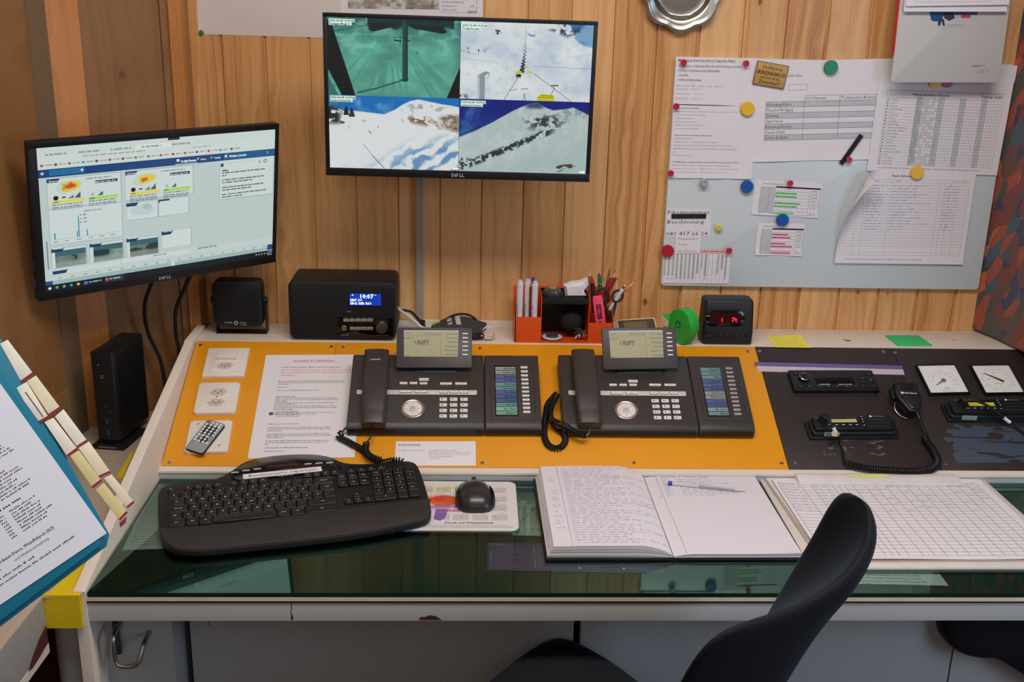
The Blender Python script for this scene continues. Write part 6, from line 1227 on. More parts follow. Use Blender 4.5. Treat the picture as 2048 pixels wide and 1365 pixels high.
    b = B(.001); b.M = Lm; b.box(-DW*.36, DW*.36, -DH/2+2, DH*.3, -17, -10.8, front_, r=2); b.box(-DW*.30, DW*.30, -DH/2-14, -DH/2+8, -16, -11.5, front_, c=1); b.build('hinge', hd)
    sx0, sx1, sy0, sy1 = -DW*.40, DW*.315, -DH*.23, DH*.40
    b = B(.001); b.M = Lm; b.box(sx0-1, sx1+1, sy0-1, sy1+2.5, -.5, .15, gloss_blk); b.box(sx0, sx1, sy0, sy1, 0, .3, lcdm); sc = b.build('screen', hd)
    b = B(.001); b.M = Lm; SW, SH = sx1-sx0, sy1-sy0; sp = sx0+SW*.68
    b.box(sp-.2, sp+.2, sy0, sy1, .3, .4, lcdt); b.box(sx0, sp, sy1-SH*.16, sy1-SH*.16+.3, .3, .4, lcdt); b.text('UNIFY', sx0+SW*.19, sy0+SH*.47, 12.5*DH/75, lcdt, .45, b=True, fit=SW*.28)
    b.text('10:07', sx0+2, sy1-SH*.12, 5, lcdt, .45, fit=SW*.11); b.text('Sa 08.02.25', sp-SW*.30, sy1-SH*.12, 5, lcdt, .45, fit=SW*.28); b.text('DKB AG', sx0+1.5, sy1-SH*.29, 5, lcdt, .45, fit=SW*.15); b.text(names[1], sx0+1.5, sy0+1.2, 5, lcdt, .45)
    for k, s_ in enumerate(names[0]): b.text(s_, sx1-1, sy1-SH*(.12+.165*k), 5.2, lcdt, .45, al='R', fit=None, sx=min(1, SW*.30/(len(s_)*3.1)))
    b.build('screen_text', hd, flat=True)
    for k in range(6):
        yy = sy1-SH*(.085+.165*k); b = B(.001); b.M = Lm; b.prism(rrect(DW*.37, DW*.445, yy-1.5, yy+1.5, .8, 3), -.2, 1.6, keyw, c=.5); b.box(sx1+1.2, DW*.365, yy-.2, yy+.2, 0, .12, rubber); b.build('key', hd)
    # key module: raised outline, name window, keys
    (m0, m1, m2, m3) = side[1]; pts = [g_(*p) for p in (m0, m1, m2, m3)]; b = B(.001); b.M = SM_mm; mx0, mx1 = (pts[0][0]+pts[3][0])/2, (pts[1][0]+pts[2][0])/2; my1, my0 = pts[0][1], pts[3][1]
    win = [g_(*p) for p in side[2]]; wx0, wx1 = (win[0][0]+win[3][0])/2, (win[1][0]+win[2][0])/2; wy1, wy0 = (win[0][1]+win[1][1])/2, (win[2][1]+win[3][1])/2
    for a_, c_ in (((mx0, my1+3), (mx0, my0)), ((mx0, my0), (mx1, my0)), ((mx1, my0), (mx1, my1+3))): b.line([a_, c_], .6, .25, rubber)
    b.box(wx0-2, wx1+2, wy0-2, wy1+3, -.5, .4, gloss_blk, c=.1); b.build('name_window', mod)
    n_ = len(sidecolors); rh = (wy1-wy0)/n_
    for k, (cl, nmk) in enumerate(sidecolors):
        yy = wy1-rh*(k+1); b = B(.001); b.M = SM_mm; mm = pm('strip_%d_%d_%d' % cl, cl, .3, emit=.10, var=.02); b.box(wx0, wx1, yy+.7, yy+rh-.7, .3, .6, mm); b.text(nmk, wx1-1, yy+rh*.28, rh*.62, pm('strip_text', (30, 44, 56), .5), .75, al='R', b=True, sx=min(1, (wx1-wx0)*.9/(len(nmk)*rh*.42))); b.build('name_strip', mod, flat=True)
    (k0, k1) = sidekeys
    for k in range(n_): u = k/(n_-1); key(k0[0]+(k1[0]-k0[0])*u, k0[1]+(k1[1]-k0[1])*u, 15, 5.4, mod, m=keysilver, mark='l')
    return t, M, WM
gy, bu1, bu2, tl_ = (134, 142, 138), (84, 92, 140), (70, 90, 132), (98, 134, 134)
K1 = {'small': [((807, 767.5), 16, 'x'), ((827, 767.5), 16, 'x'), ((847, 768), 16, 'x'), ((892, 768.5), 25, 'x'), ((922, 768.5), 25, 'x')], 'band': ((773, 785), (954, 786)), 'stub': (713.5, 724),
      'bandkeys': [((811.5, 784.5), 24, 'x'), ((842, 785), 24, 'x'), ((887.5, 785.5), 16, 'x'), ((907.5, 785.5), 16, 'x'), ((927.5, 785.5), 16, 'x')], 'pad': ((886.5, 800), (928, 800.5)), 'padbl': (886, 833.5), 'nav': (825.5, 818.5), 'note': (848, 759.5), 'brand': (740, 719)}
ph1, PM1, _w = phone('desk_phone', 'left dark grey desk phone with coiled cord beside the white instruction sheet',
    ((706, 712), (1075, 716), (1085, 846), (694, 844)), K1, ((794, 655), (943, 656), (945, 737), (792, 735)), (('Anruferliste', 'Telefonbuch', 'Vali Meier', 'Moritz Allem', 'Markus Marku', 'Marcel Schae'), '6602'),
    ((968.5, 780), ((981, 722), (1065, 722), (1072, 840), (983, 840)), ((990, 734), (1032, 734), (1034, 831), (993, 831))), [(gy, 'Adrian Abegl'), (gy, 'Kathleen Gug'), (bu1, 'Mitarbeiter'), (bu1, 'Patric Marty'), (tl_, 'Toni Zeiss'), (tl_, 'Hansi Walder'), (bu1, 'Peter Müller'), (bu2, 'Mutti Müller'), (bu2, 'T Brunner'), (tl_, 'Silvan Steyr'), ((120, 170, 140), 'Rico Walser'), ((110, 150, 130), 'Ebene ^')], ((1048, 736), (1053.5, 825)), keyw,
    ((729, 699), (778, 699), (770, 846), (722, 846)))
K2 = {'small': [((1226, 771), 16, 'x'), ((1246, 771), 16, 'x'), ((1266, 771), 16, 'x'), ((1310, 771), 25, 'x'), ((1340, 771), 25, 'x')], 'band': ((1201, 787), (1372, 788)), 'stub': (1137, 1152),
      'bandkeys': [((1233, 787.5), 24, 'x'), ((1263, 787.5), 24, 'x'), ((1307, 787.5), 16, 'x'), ((1327.5, 787.5), 16, 'x'), ((1347, 787.5), 16, 'x')], 'pad': ((1310, 803), (1350, 803)), 'padbl': (1315, 836.5), 'nav': (1252.5, 821.5), 'note': (1266, 763)}
ph2, PM2, _w = phone('desk_phone', 'right dark grey desk phone in the middle of the yellow plate',
    ((1116, 714), (1479, 717), (1509, 849), (1126, 849)), K2, ((1203, 656), (1350, 655), (1357, 738), (1208, 739)), (('PIS Technik', 'Telefonbuch', 'Pikett Elekt', 'Infostelle', 'Fahrbetr. Unt', 'Pikett BBH'), 'Info'),
    ((1385, 780), ((1389, 722), (1468, 722), (1496, 842), (1409, 842)), ((1400, 736), (1439, 736), (1459, 832), (1418, 832))), [(tl_, 'Berg FS'), (tl_, 'Fami Hotel'), (tl_, 'Klaas'), (bu2, 'Eisn. Davos'), (bu1, 'Base Kloster'), (bu2, 'BUSM SP'), (gy, 'RW Klosters'), (gy, 'RW Davos'), (bu1, 'Hotel Dav.'), (bu2, 'Dir. Davos'), (gy, 'Muc Läden St'), (tl_, 'Ebene')], ((1457.5, 738), (1475.5, 829)), pm('key_silver', (176, 170, 166), .35, .3),
    ((1143, 699), (1189, 699), (1206, 846), (1157, 846)))
rubc = pm('cord_black', (20, 20, 22), .45)
def PP(px, py, h): return onP(px, py, h)
c1 = B(); path = spline([PP(731, 869, .012), PP(712, 884, .010), PP(690, 878, .010), PP(678, 868, .010), PP(686, 880, .009), PP(705, 892, .010), PP(722, 902, .010), PP(738, 916, .010), PP(752, 927, .009)], 8)
path = spline([PP(684, 866, .020), PP(678, 874, .012), PP(692, 882, .010), PP(708, 891, .010), PP(722, 898, .010), PP(735, 909, .011), PP(748, 917, .010), PP(762, 921, .010)], 8)
c1.coil(path, .0058, .0052, .0017, rubc); c1.tube(spline([PP(694, 855, .02), PP(688, 860, .018), PP(684, 866, .016)], 5), .002, rubc, 8)
path2 = spline([PP(733, 886, .020), PP(731, 900, .020), PP(738, 912, .020), PP(752, 921, .018), PP(768, 926, .014), PP(784, 922, .012), PP(800, 922, .012), PP(806, 926, .010)], 8)
c1.coil(path2, .0058, .0052, .0017, rubc); c1.tube(spline([PP(743, 853, .028), PP(744, 868, .026), PP(738, 880, .022), PP(733, 886, .020)], 5), .002, rubc, 8)
o = c1.build('phone_cord', ph1); o.matrix_parent_inverse = ph1.matrix_world.inverted()
c2 = B(); c2.coil(spline([PP(1113, 789, .03), PP(1104, 798, .016), PP(1095, 812, .013), PP(1092, 832, .012), PP(1089, 852, .012), PP(1089, 874, .009), PP(1096, 890, .009), PP(1108, 897, .009), PP(1122, 895, .009), PP(1131, 882, .009), PP(1127, 868, .009), PP(1115, 857, .014), PP(1104, 843, .020), PP(1100, 828, .026), PP(1103, 812, .032), PP(1110, 798, .036), PP(1114, 790, .036)], 8), .0056, .0050, .0017, rubc)
c2.coil(spline([PP(1101, 840, .028), PP(1115, 846, .030), PP(1130, 852, .030), PP(1146, 862, .028), PP(1160, 870, .026), PP(1172, 872, .026)], 8), .0056, .0050, .0017, rubc); c2.tube(spline([PP(1172, 872, .026), PP(1178, 866, .027), PP(1180, 858, .028), PP(1178, 852, .03)], 5), .002, steel, 8)
o = c2.build('phone_cord', ph2); o.matrix_parent_inverse = ph2.matrix_world.inverted()
# ------------------------------------------------------------------ right side of the console
# ruler
Mr, w, h = pq((1511, 725), (1805, 729), (1806, 747), (1513, 743), .006); W, H = w*1000, h*1000; t = thing('ruler', 'long clear ruler with violet upper edge lying across the black plate', 'ruler', Mr @ T(0, 0, -.002))
vio = pm('violet_acrylic', (108, 88, 160), .12, coat=.6, alpha=.88); clr = pm('clear_acrylic', (222, 206, 214), .08, coat=.6, alpha=.8)
b = B(.001); b.M = Matrix(((0, 0, 1, 0), (1, 0, 0, 0), (0, 1, 0, 0), (0, 0, 0, 1))); b.prism([(0, -1.5), (H*.5, -1.5), (H*.5, .5), (H*.3, 3.5), (0, 3.0)], -W/2, W/2, vio, c=.3); b.build('violet_strip', t)
b = B(.001); b.M = Matrix(((0, 0, 1, 0), (1, 0, 0, 0), (0, 1, 0, 0), (0, 0, 0, 1))); b.prism([(-H*.5, -1.5), (0, -1.5), (0, 2.2), (-H*.25, 1.6), (-H*.5, -.4)], -W/2+1, W/2, clr, c=.3); b.M = Matrix.Identity(4)
for k in range(31): b.box(-W/2+6+k*(W-12)/30-.15, -W/2+6+k*(W-12)/30+.15, -H*.42, -H*(.2 if k % 5 == 0 else .3), 1.2, 1.7, grey_ink)
b.build('clear_strip', t)
# car radio
Mr, w, h = pq((1576, 744), (1740, 745), (1761, 783), (1586, 782), .008); Mr = Mr @ T(0, 0, -.0045); W, H = w*1000, h*1000; t = thing('car_radio', 'black built-in car radio with round knob below the ruler', 'car radio', Mr); f = on(Mr, 11)
b = B(.001); b.box(-W/2, W/2, -H/2-3, H/2, 0, 10, blk, r=2, c=1.5); b.box(-W/2+2, W/2-4, -H/2+2, H/2-1, 9, 11, blk2, r=1.5, c=.5); b.build('housing', t)
q = f(1607, 758); b = B(.001); b.lathe([(11.5, 10), (11, 20), (10, 21)], blk, 32, (q[0], q[1]-2, 0)); b.lathe([(11, 19.5), (11.2, 20.5), (10.2, 21.2), (9.6, 20.6)], chrome, 36, (q[0], q[1]-2, 0)); b.lathe([(9.8, 20.7), (.1, 20.4)], blk2, 32, (q[0], q[1]-2, 0)); b.build('knob', t)
p0, p1 = f(1633, 769), f(1706, 758); b = B(.001); b.box(p0[0], p1[0], p0[1], p1[1]+3, 10.8, 11.3, gloss_blk); b.build('display', t)
for k in range(9):
    q = f(1602+k*18.3, 774); b = B(.001); b.box(q[0]-8.6, q[0]+8.6, q[1]-2.6, q[1]+2.8, 10.5, 12.4, blk, c=.5); b.words(q[0]-4, q[1]-.6, 8 if k < 7 else 3, 1.6, redp if k == 6 else silv, 12.5); b.build('button', t)
for px, py, ww in ((1593, 749, 8), (1738, 749.5, 9), (1724, 758, 10), (1726, 764, 10)): q = f(px, py); b = B(.001); b.box(q[0]-ww, q[0]+ww, q[1]-3, q[1]+3, 10.5, 12, blk, c=.5); b.words(q[0]-3, q[1]-.6, 6, 1.4, silv, 12.1); b.build('button', t)
q = f(1742, 762); b = B(.001); b.box(q[0]-4, q[0]+4, q[1]-7, q[1]+7, 10.6, 11.5, gloss_blk, c=.2); b.line([(q[0], q[1]-3), (q[0]+1, q[1]+3)], .9, 11.6, silv); b.build('socket', t)
b = B(.001); q = f(1641, 769.5); b.text('BLAUPUNKT', q[0], q[1]-1.5, 4.4, wtxt, 11.5, b=True, fit=21); b.lathe([(1.6, 11.4), (.1, 11.5)], pm('blue_dot', (60, 110, 210), .5), 12, (q[0]-3, q[1], 0)); q = f(1677, 769.5); b.text('VALENCIA 200 DAB BT', q[0], q[1]-1.2, 3.2, wtxt, 11.5, b=True, fit=30); b.build('lettering', t, flat=True)
# two-way radios
def twoway(corners, label, face, sock, lcd, btns, cbl, logo_px, gr, led_on, tag_q, arrows):
    Mr, w, h = pq(*corners, .006); Mr = Mr @ T(0, 0, -.0024); W, H = w*1000, h*1000; t = thing('two_way_radio', label, 'two-way radio', Mr)
    f = on(Mr, 24.0); b = B(.001); b.box(-W/2, W/2, -H/2, H/2, 0, 5, blk, r=6, c=1); b.build('mounting_plate', t)
    for sx_ in (-1, 1):
        for sy_ in (-1, 1): b = B(.001); b.lathe([(1.8, 5.0), (.1, 5.1)], gloss_blk, 12, (sx_*(W/2-7), sy_*(H/2-6), 0)); b.build('screw_hole', t)
    q = [f(*p) for p in face]; x0, x1, y1, y0 = (q[0][0]+q[3][0])/2, (q[1][0]+q[2][0])/2, (q[0][1]+q[1][1])/2, (q[2][1]+q[3][1])/2
    b = B(.001); b.prism(rrect(x0, x1, y0, y1, 6, 4), 4, 24, blk, c=2); b.prism(rrect(x0-4, x1+4, y0-4, y1+3, 7, 4), 4, 14, blk2, c=2); b.build('housing', t)
    c_ = f(*sock); b = B(.001); b.lathe([(8.5, 23), (8.5, 29), (7, 32), (7, 40), (5, 42), (.1, 42)], blk, 24, (c_[0], c_[1], 0)); b.build('microphone_plug', t)
    c2_ = f(sock[0]-13, sock[1]-4); b = B(.001); b.lathe([(4.6, 23), (4.6, 26), (3.8, 26.8), (.1, 26.8)], pm('dark_green_button', (30, 70, 54), .4), 20, (c2_[0], c2_[1], 0)); b.build('power_button', t)
    p0, p1 = f(*lcd[0]), f(*lcd[1]); b = B(.001); b.box(p0[0]-3, p1[0]+2, p0[1]-3, p1[1]+7, 23.8, 24.5, gloss_blk, c=.2); b.box(p0[0], p1[0], p0[1], p1[1], 24.4, 24.8, pm(*(('lcd_yellow_on', (176, 178, 40)) if led_on else ('lcd_khaki', (170, 168, 110))), .35, emit=.12, var=.03)); b.build('display', t)
    (bx0, bx1, by) = btns
    for k in range(5): cc_ = f(bx0+(bx1-bx0)*k/4, by); b = B(.001); b.prism(rrect(cc_[0]-5, cc_[0]+5, cc_[1]-2.6, cc_[1]+2.6, 2.4, 4), 23.5, 26, blk2, c=.8); b.words(cc_[0]-3, cc_[1]-.8, 6, 2, wtxt, 26.1); b.build('button', t)
    for (px, py) in arrows: cc_ = f(px, py); b = B(.001); b.prism(rrect(cc_[0]-3.6, cc_[0]+3.6, cc_[1]-2.6, cc_[1]+2.6, 1.5, 3), 23.5, 26, blk2, c=.6); b.poly([(cc_[0]-1.4, cc_[1]-1), (cc_[0]+1.4, cc_[1]-1), (cc_[0], cc_[1]+1.4)], 26.1, wtxt); b.build('button', t)
    b = B(.001); cc_ = f(*logo_px); b.lathe([(2.6, 24.3), (.1, 24.4)], wtxt, 20, (cc_[0], cc_[1]+1, 0)); b.text('MOTOROLA', cc_[0]+4.5, cc_[1]-1, 4.4, silv, 24.4, b=True, fit=24); b.build('logo', t, flat=True)
    for k, gy_ in enumerate(gr[2]): g0, g1 = f(gr[0], gy_), f(gr[1], gy_); b = B(.001); b.prism(rrect(g0[0], g1[0], g0[1]-1.2, g0[1]+1.2, 1.1, 3), 23.8, 25.0, pm('slot_grey', (44, 46, 50), .4), c=.3); b.build('speaker_slot', t)
    if tag_q:
        m_, w_, h_ = quad(*tag_q, lambda a, c: onN(a, c, Mr @ Vector((0, (y0-4)*.001, .010)), (Mr.to_3x3() @ Vector((0, -1, .35))).normalized())); l_ = Mr.inverted() @ m_; l_.translation *= 1000
        b = B(.001); b.M = l_; b.box(-w_*500, w_*500, -h_*500, h_*500, 0, 1.0, pm('grey_sticker', (150, 160, 164), .5)); b.words(-w_*420, h_*60, w_*800, 2.2, ink, 1.1); b.words(-w_*420, -h_*300, w_*800, 2.2, ink, 1.1); b.build('sticker', t)
    return t, Mr
tr1, MR1 = twoway(((1606, 843), (1787, 841), (1799, 877), (1620, 880)), 'left black two-way radio with yellowish display below the car radio', ((1622, 832), (1782, 832), (1790, 858), (1632, 858)), (1645, 842), ((1664, 846), (1712, 839)), (1660, 1714, 851), None, (1741, 834), (1735, 1781, (841, 847, 853)), False, ((1650, 865), (1680, 865), (1678, 873), (1647, 873)), ((1722, 835), (1724, 840), (1726, 845), (1728, 852)))
tr2, MR2 = twoway(((1879, 808), (2072, 808), (2084, 842), (1897, 846)), 'right black two-way radio with bright yellow display below the gauges', ((1897, 799), (2062, 799), (2070, 825), (1907, 825)), (1924, 806), ((1939, 813), (1987, 806)), (1936, 1990, 818), None, (2012, 801), (2008, 2058, (808, 814, 820)), True, ((1926, 832), (1955, 832), (1952, 840), (1922, 840)), ((1994, 802), (1997, 807), (2000, 812), (2002, 819)))
# microphone
Mm, w, h = pq((1785, 756), (1836, 756), (1848, 829), (1800, 832), .045); f = on(Mm, 0); W, H = w*1000, h*1000
cx0 = (onP(1812, 756, .04)+onP(1826, 829, .04))/2; up = (onP(1811, 756, .04)-onP(1829, 829, .026)).normalized(); xd = up.cross(PN).normalized(); nn = xd.cross(up)
Mm = frame(cx0, xd, nn); f = on(Mm, 0); t = thing('hand_microphone', 'black hand microphone with coiled cord resting between the radios and the gauges', 'microphone', Mm @ T(0, 0, -.012)); 
Lh = 78.0
def mk(z): return [(-24, Lh*.46), (-15, Lh*.5), (17, Lh*.5), (25, Lh*.44), (27, 0), (25, -Lh*.22), (14, -Lh*.46), (4, -Lh*.5), (-6, -Lh*.46), (-22, -Lh*.1), (-27, Lh*.12)]
b = B(.001); b.prism(mk(0), -14, 9, blk, c=4, cb=3); b.build('housing', t)
b = B(.001); b.prism([(-21, Lh*.06), (-20, Lh*.42), (-14, Lh*.465), (16, Lh*.465), (22, Lh*.41), (23, Lh*.06)], 8.6, 10.6, blk2, c=.8)
for k in range(10): b.line([(-16+3*k-.0, Lh*.17), (-12+3*k, Lh*.42)], 1.3, 10.7, gloss_blk)
b.build('grille', t); b = B(.001); b.prism([(-17, Lh*.02), (23, Lh*.02), (22, -Lh*.20), (12, -Lh*.40), (3, -Lh*.43), (-3, -Lh*.38)], 8.6, 12.6, pm('satin_black', (34, 35, 38), .22, coat=.3), c=2.2); b.build('front_plate', t)
b = B(.001); b.lathe([(2.8, 10.7), (.1, 10.8)], wtxt, 20, (-13, Lh*.10, 0)); b.text('MOTOROLA', -8.5, Lh*.075, 4.6, wtxt, 10.9, b=True, fit=26); b.build('logo', t, flat=True)
b = B(.001); b.box(-34, -26, -2, Lh*.34, -8, 4, blk, r=3, c=1.5); b.build('talk_button', t); b = B(.001); b.tube(spline([(-24, -2, -12), (-26, -18, -14), (-18, -32, -16), (-4, -40, -16)], 5), 1.3, steel, 8); b.build('hanger_wire', t)
cc = B(); pb = lambda x, y, h: onP(x, y, h)
cc.tube(spline([pb(1834, 826, .03), pb(1838, 838, .026), pb(1842, 850, .018), pb(1848, 862, .012), pb(1853, 874, .010)], 6), [.0042]*7+[.0028]*18, rubc, 10)
cc.coil(spline([pb(1849, 874, .010), pb(1853, 884, .010), pb(1864, 898, .010), pb(1873, 915, .010), pb(1874, 928, .010), pb(1862, 939, .010), pb(1835, 944, .010), pb(1800, 944, .010), pb(1760, 941, .010), pb(1725, 937, .010), pb(1694, 928, .010)], 8), .0068, .0052, .0019, rubc)
o = cc.build('coiled_cord', t); o.matrix_parent_inverse = t.matrix_world.inverted()
cc = B(); sx = spline([pb(1648, 838, .045), pb(1658, 842, .052), pb(1668, 858, .042), pb(1676, 876, .018), pb(1682, 890, .006), pb(1686, 910, .006), pb(1690, 928, .008)], 6); cc.tube(sx, .0028, rubc, 10); o = cc.build('straight_cord', t); o.matrix_parent_inverse = t.matrix_world.inverted()
cc = B(); cc.tube([sx[11], sx[13], sx[15]], .0036, wtxt, 10); p_ = sx[14]; cc.M = frame(p_, Vector((1, .1, 0)), PN); cc.add([(-.012, -.014, .003), (-.002, -.016, .003), (.004, -.002, .003), (-.006, .001, .003), (-.012, -.006, .003)], [(0, 1, 2, 3, 4)], pm('beige_tag', (186, 172, 158), .7)); cc.M = Matrix.Identity(4); o = cc.build('cable_tag', t); o.matrix_parent_inverse = t.matrix_world.inverted()
cc = B(); sx = spline([pb(1926, 802, .045), pb(1950, 802, .050), pb(1975, 812, .045), pb(1995, 826, .035), pb(2015, 842, .02), pb(2035, 856, .012), pb(2056, 872, .010), pb(2085, 900, .010)], 8); cc.tube(sx, .0028, rubc, 10); tc2 = thing('radio_cable', 'black cable with white marker sleeve plugged into the right two-way radio', 'cable', Matrix.Translation(sx[0])); o = cc.build('cord', tc2); o.matrix_parent_inverse = tc2.matrix_world.inverted()
cc = B(); cc.tube(sx[29:35], .0038, wtxt, 12); o = cc.build('marker_sleeve', tc2); o.matrix_parent_inverse = tc2.matrix_world.inverted()
# gauges
dialm = pm('dial_white', (226, 226, 222), .4, var=.005)
def gauge(cn, label, dr):
    Mg, w, h = pq(*cn, .009); Mg = Mg @ T(0, 0, -.0054); W, H = w*1000, h*1000; W = H = (W+H)/2; t = thing('panel_gauge', label, 'gauge', Mg)
    b = B(.001); b.box(-W/2, W/2, -H/2, H/2, 0, 5.4, blk, c=.8)
    for r_ in ((-W/2, -W/2+3, -H/2, H/2), (W/2-3, W/2, -H/2, H/2), (-W/2, W/2, -H/2, -H/2+3), (-W/2, W/2, H/2-3, H/2)): b.box(*r_, 5, 8.5, blk, c=.6)
    b.build('frame', t); b = B(.001); b.box(-W/2+3, W/2-3, -H/2+3, H/2-3, 5.2, 5.7, dialm); dr(b, W, H); b.build('dial', t, flat=True)
    return t
def pol(cx_, cy_, r, a): return (cx_+r*math.sin(math.radians(a)), cy_+r*math.cos(math.radians(a)))
def d_kmh(b, W, H):
    z = 5.8; cy_ = -H*.06; R_ = W*.36
    for k in range(33): a = -118+k*236/32; b.line([pol(0, cy_, R_, a), pol(0, cy_, R_*(.88 if k % 2 == 0 else .94), a)], .35, z, grey_ink)
    for v in range(20, 161, 20): a = -118+236*(v/160); x_, y_ = pol(0, cy_, R_*.72, a); b.text(str(v) if v != 60 else '60', x_, y_-1.8, 5.2, grey_ink, z, al='C')
    b.text('km/h', 0, -H*.33, 7, grey_ink, z, al='C', sx=.9); b.words(-W*.16, -H*.40, W*.34, 1.8, grey_ink, z)
t = gauge(((1832, 729), (1906, 730), (1944, 789), (1860, 790)), 'white square speed gauge marked km/h, left of the two gauges', d_kmh)
b = B(.001); cy_ = -4.5; b.line([(0, cy_), pol(0, cy_, 25, -124)], 1.4, 7.2, ink); b.line([(0, cy_), pol(0, cy_, 14, -124)], 2.6, 7.3, grey_ink); b.lathe([(5, 5.8), (5, 7.8), (3.5, 8.4), (.1, 8.4)], pm('hub_grey', (110, 106, 96), .4), 20, (0, cy_, 0)); b.build('pointer', t)
def d_dir(b, W, H):
    z = 5.8; R_ = W*.40
    for k in range(72): a = k*5; b.line([pol(0, 0, R_*.80, a), pol(0, 0, R_*(.90 if k % 2 else .86), a)], .3, z, grey_ink)
    for k in range(12):
        a = k*30; x_, y_ = pol(0, 0, R_*.98, a)
        b.text(('360', '30', '60', '90', '120', '150', '180', '210', '240', '270', '300', '330')[k], x_, y_-1.5, 3.6, grey_ink, z, al='C')
    for s_, a in (('N', 0), ('E', 90), ('S', 180), ('W', 270)): x_, y_ = pol(0, 0, R_*.55, a); b.text(s_, x_, y_-1.6, 4.6, ink, z, al='C', b=True)
    b.words(-W*.12, -H*.16, W*.22, 1.8, grey_ink, z)
t = gauge(((1941, 729), (2014, 730), (2054, 789), (1970, 790)), 'white square compass gauge with long dark pointer, right of the two gauges', d_dir)
b = B(.001); a0 = pol(0, 0, 30, -52); a1 = pol(0, 0, 14, 128); d = Vector(a1)-Vector(a0); q_ = Vector((-d.y, d.x)).normalized(); b.prism([tuple(Vector(a0)+q_*.4), tuple(Vector(a1)+q_*2.6), tuple(Vector(a1)-q_*2.6), tuple(Vector(a0)-q_*.4)], 6.8, 7.6, pm('dark_pointer', (52, 42, 42), .5), c=.1); b.build('pointer', t)
# ------------------------------------------------------------------ things on the glass
def zq(q4, z): return quad(*q4, lambda a, c: onZ(a, c, z))
ZU = .7395                                        # papers under the glass
# papers under the glass
M_, w, h = zq(((322, 962), (520, 960), (545, 1098), (236, 1094)), ZU); M_.translation.z = ZU
def d_u1(b, W, H, z):
    for k in range(26): b.words(8, H-14-k*(H-22)/26, W*.5*random.uniform(.5, 1), 2.4, ink, z)
sheet('paper', 'white text sheet under the glass at the left end of the keyboard', 'paper', M_, w, h, d_u1, th=.0002)
M_, w, h = zq(((600, 965), (782, 964), (791, 1074), (585, 1078)), ZU); sheet('paper', 'plain pale sheet under the glass peeping out between keyboard and mouse pad', 'paper', M_ @ T(0, 0, .0004), w, h, lambda *a: None, th=.0002)
M_, w, h = zq(((985, 966), (1130, 966), (1135, 1074), (968, 1071)), ZU)
im = Img(110, 150, (206, 216, 208)); n = fbm(150, 110, 6, 5, 1, 61); im.fill(n > .55, (176, 196, 196), .7); im.fill((n < .42), (196, 190, 160), .6); im.rect(0, 0, 1, .12, (60, 110, 170)); im.rect(0, .1, 1, .2, (120, 160, 196), .7)
im.fill((abs(n-.5) < .012), (120, 140, 150), .6); im.line(.42, .75, .60, .5, 1, (60, 70, 90)); im.line(.60, .5, .85, .28, 1, (60, 70, 90)); im.line(.42, .75, .40, .95, 1, (70, 80, 90)); im.disc(.5, .93, .03, .02, (190, 60, 60)); im.disc(.5, .93, .018, .012, (206, 216, 208)); im.line(.35, .9, .9, .88, .8, (90, 110, 100)); im.disc(.75, .05, .05, .03, (220, 230, 240))
picmat = attr_mat('printed_colours', rough=.6)
o = picture('piste_map', im.a, w, h, .0002, picmat, M=M_ @ T(0, 0, .0003)); tag(o, 'folded ski area map under the glass between mouse pad and logbook', 'map')
M_, w, h = zq(((975, 1087), (1318, 1091), (1325, 1146), (974, 1143)), ZU)
def d_leg(b, W, H, z):
    b.text('Piktogramme', 5, H-7, 5, wtxt, z); dots = [(60, 130, 200), (60, 130, 200), (226, 190, 60), (206, 190, 90), (200, 70, 60), (206, 70, 90), (60, 160, 200), (220, 120, 60)]
    for c0 in range(4):
        x0 = 4+c0*W/4
        if c0: b.rect(x0-3, x0-2.7, 4, H-3, z, grey_ink)
        for k in range(13):
            y = H-12-k*(H-18)/13
            if c0 < 2: b.rect(x0+1, x0+4, y, y+2.6, z+.1, pm('dot_%d' % ((k+c0*3) % 8), dots[(k//2+c0*3) % 8], .6, var=.01))
            if c0 > 1 and k % 3 == 0: b.rect(x0+1, x0+5, y-2, y+3, z+.1, wtxt)
            b.words(x0+7, y, W/4*random.uniform(.35, .75), 1.8, pm('pale_violet_print', (164, 154, 172), .7), z)
sheet('leaflet', 'dark violet legend leaflet under the glass in front of the logbook', 'leaflet', M_ @ T(0, 0, .0001), w, h, d_leg, th=.0002, mat=pm('violet_leaflet', (104, 80, 122), .6))
M_, w, h = zq(((1640, 1139), (1872, 1141), (1897, 1171), (1640, 1169)), ZU)
def d_un(b, W, H, z):
    for k, s_ in enumerate(('lokale Pistenkontrolle durch Personen aus dem', 'schen Dienst durchgeführt, so muss sich diese', 'bei der PR zentralen Pistenfahrzeuge als letzte', 'zu erkennen zeigen, damit die Pistenfahrzeuge mit', 'Seilwinden ihre Arbeit beginnen können.')): b.text(s_, W*.55, H-12-10.2*k, 7.6, grey_ink, z, al='C', b=True, sx=.8)
sheet('paper', 'white printed notice strip under the glass behind the chair back', 'paper', M_ @ T(0, 0, .0003), w, h, d_un, th=.0002)
M_, w, h = zq(((1975, 978), (2110, 979), (2190, 1150), (2010, 1148)), ZU)
def d_blue(b, W, H, z): b.rect(8, W, H-12, H-4, z, pm('green_heading', (150, 190, 150), .7)); b.text('Einsatzleiter Gotschna', 10, H-11, 7, ink, z+.1, b=True); b.text('Wo', 34, H-30, 7, redp, z+.1, b=True); b.text('Was', 46, H-52, 7, redp, z+.1, b=True)
sheet('paper', 'pale blue sheet with green heading under the glass at the right edge', 'paper', M_, w, h, d_blue, th=.0002, mat=pm('pale_blue_paper', (186, 204, 206), .7))
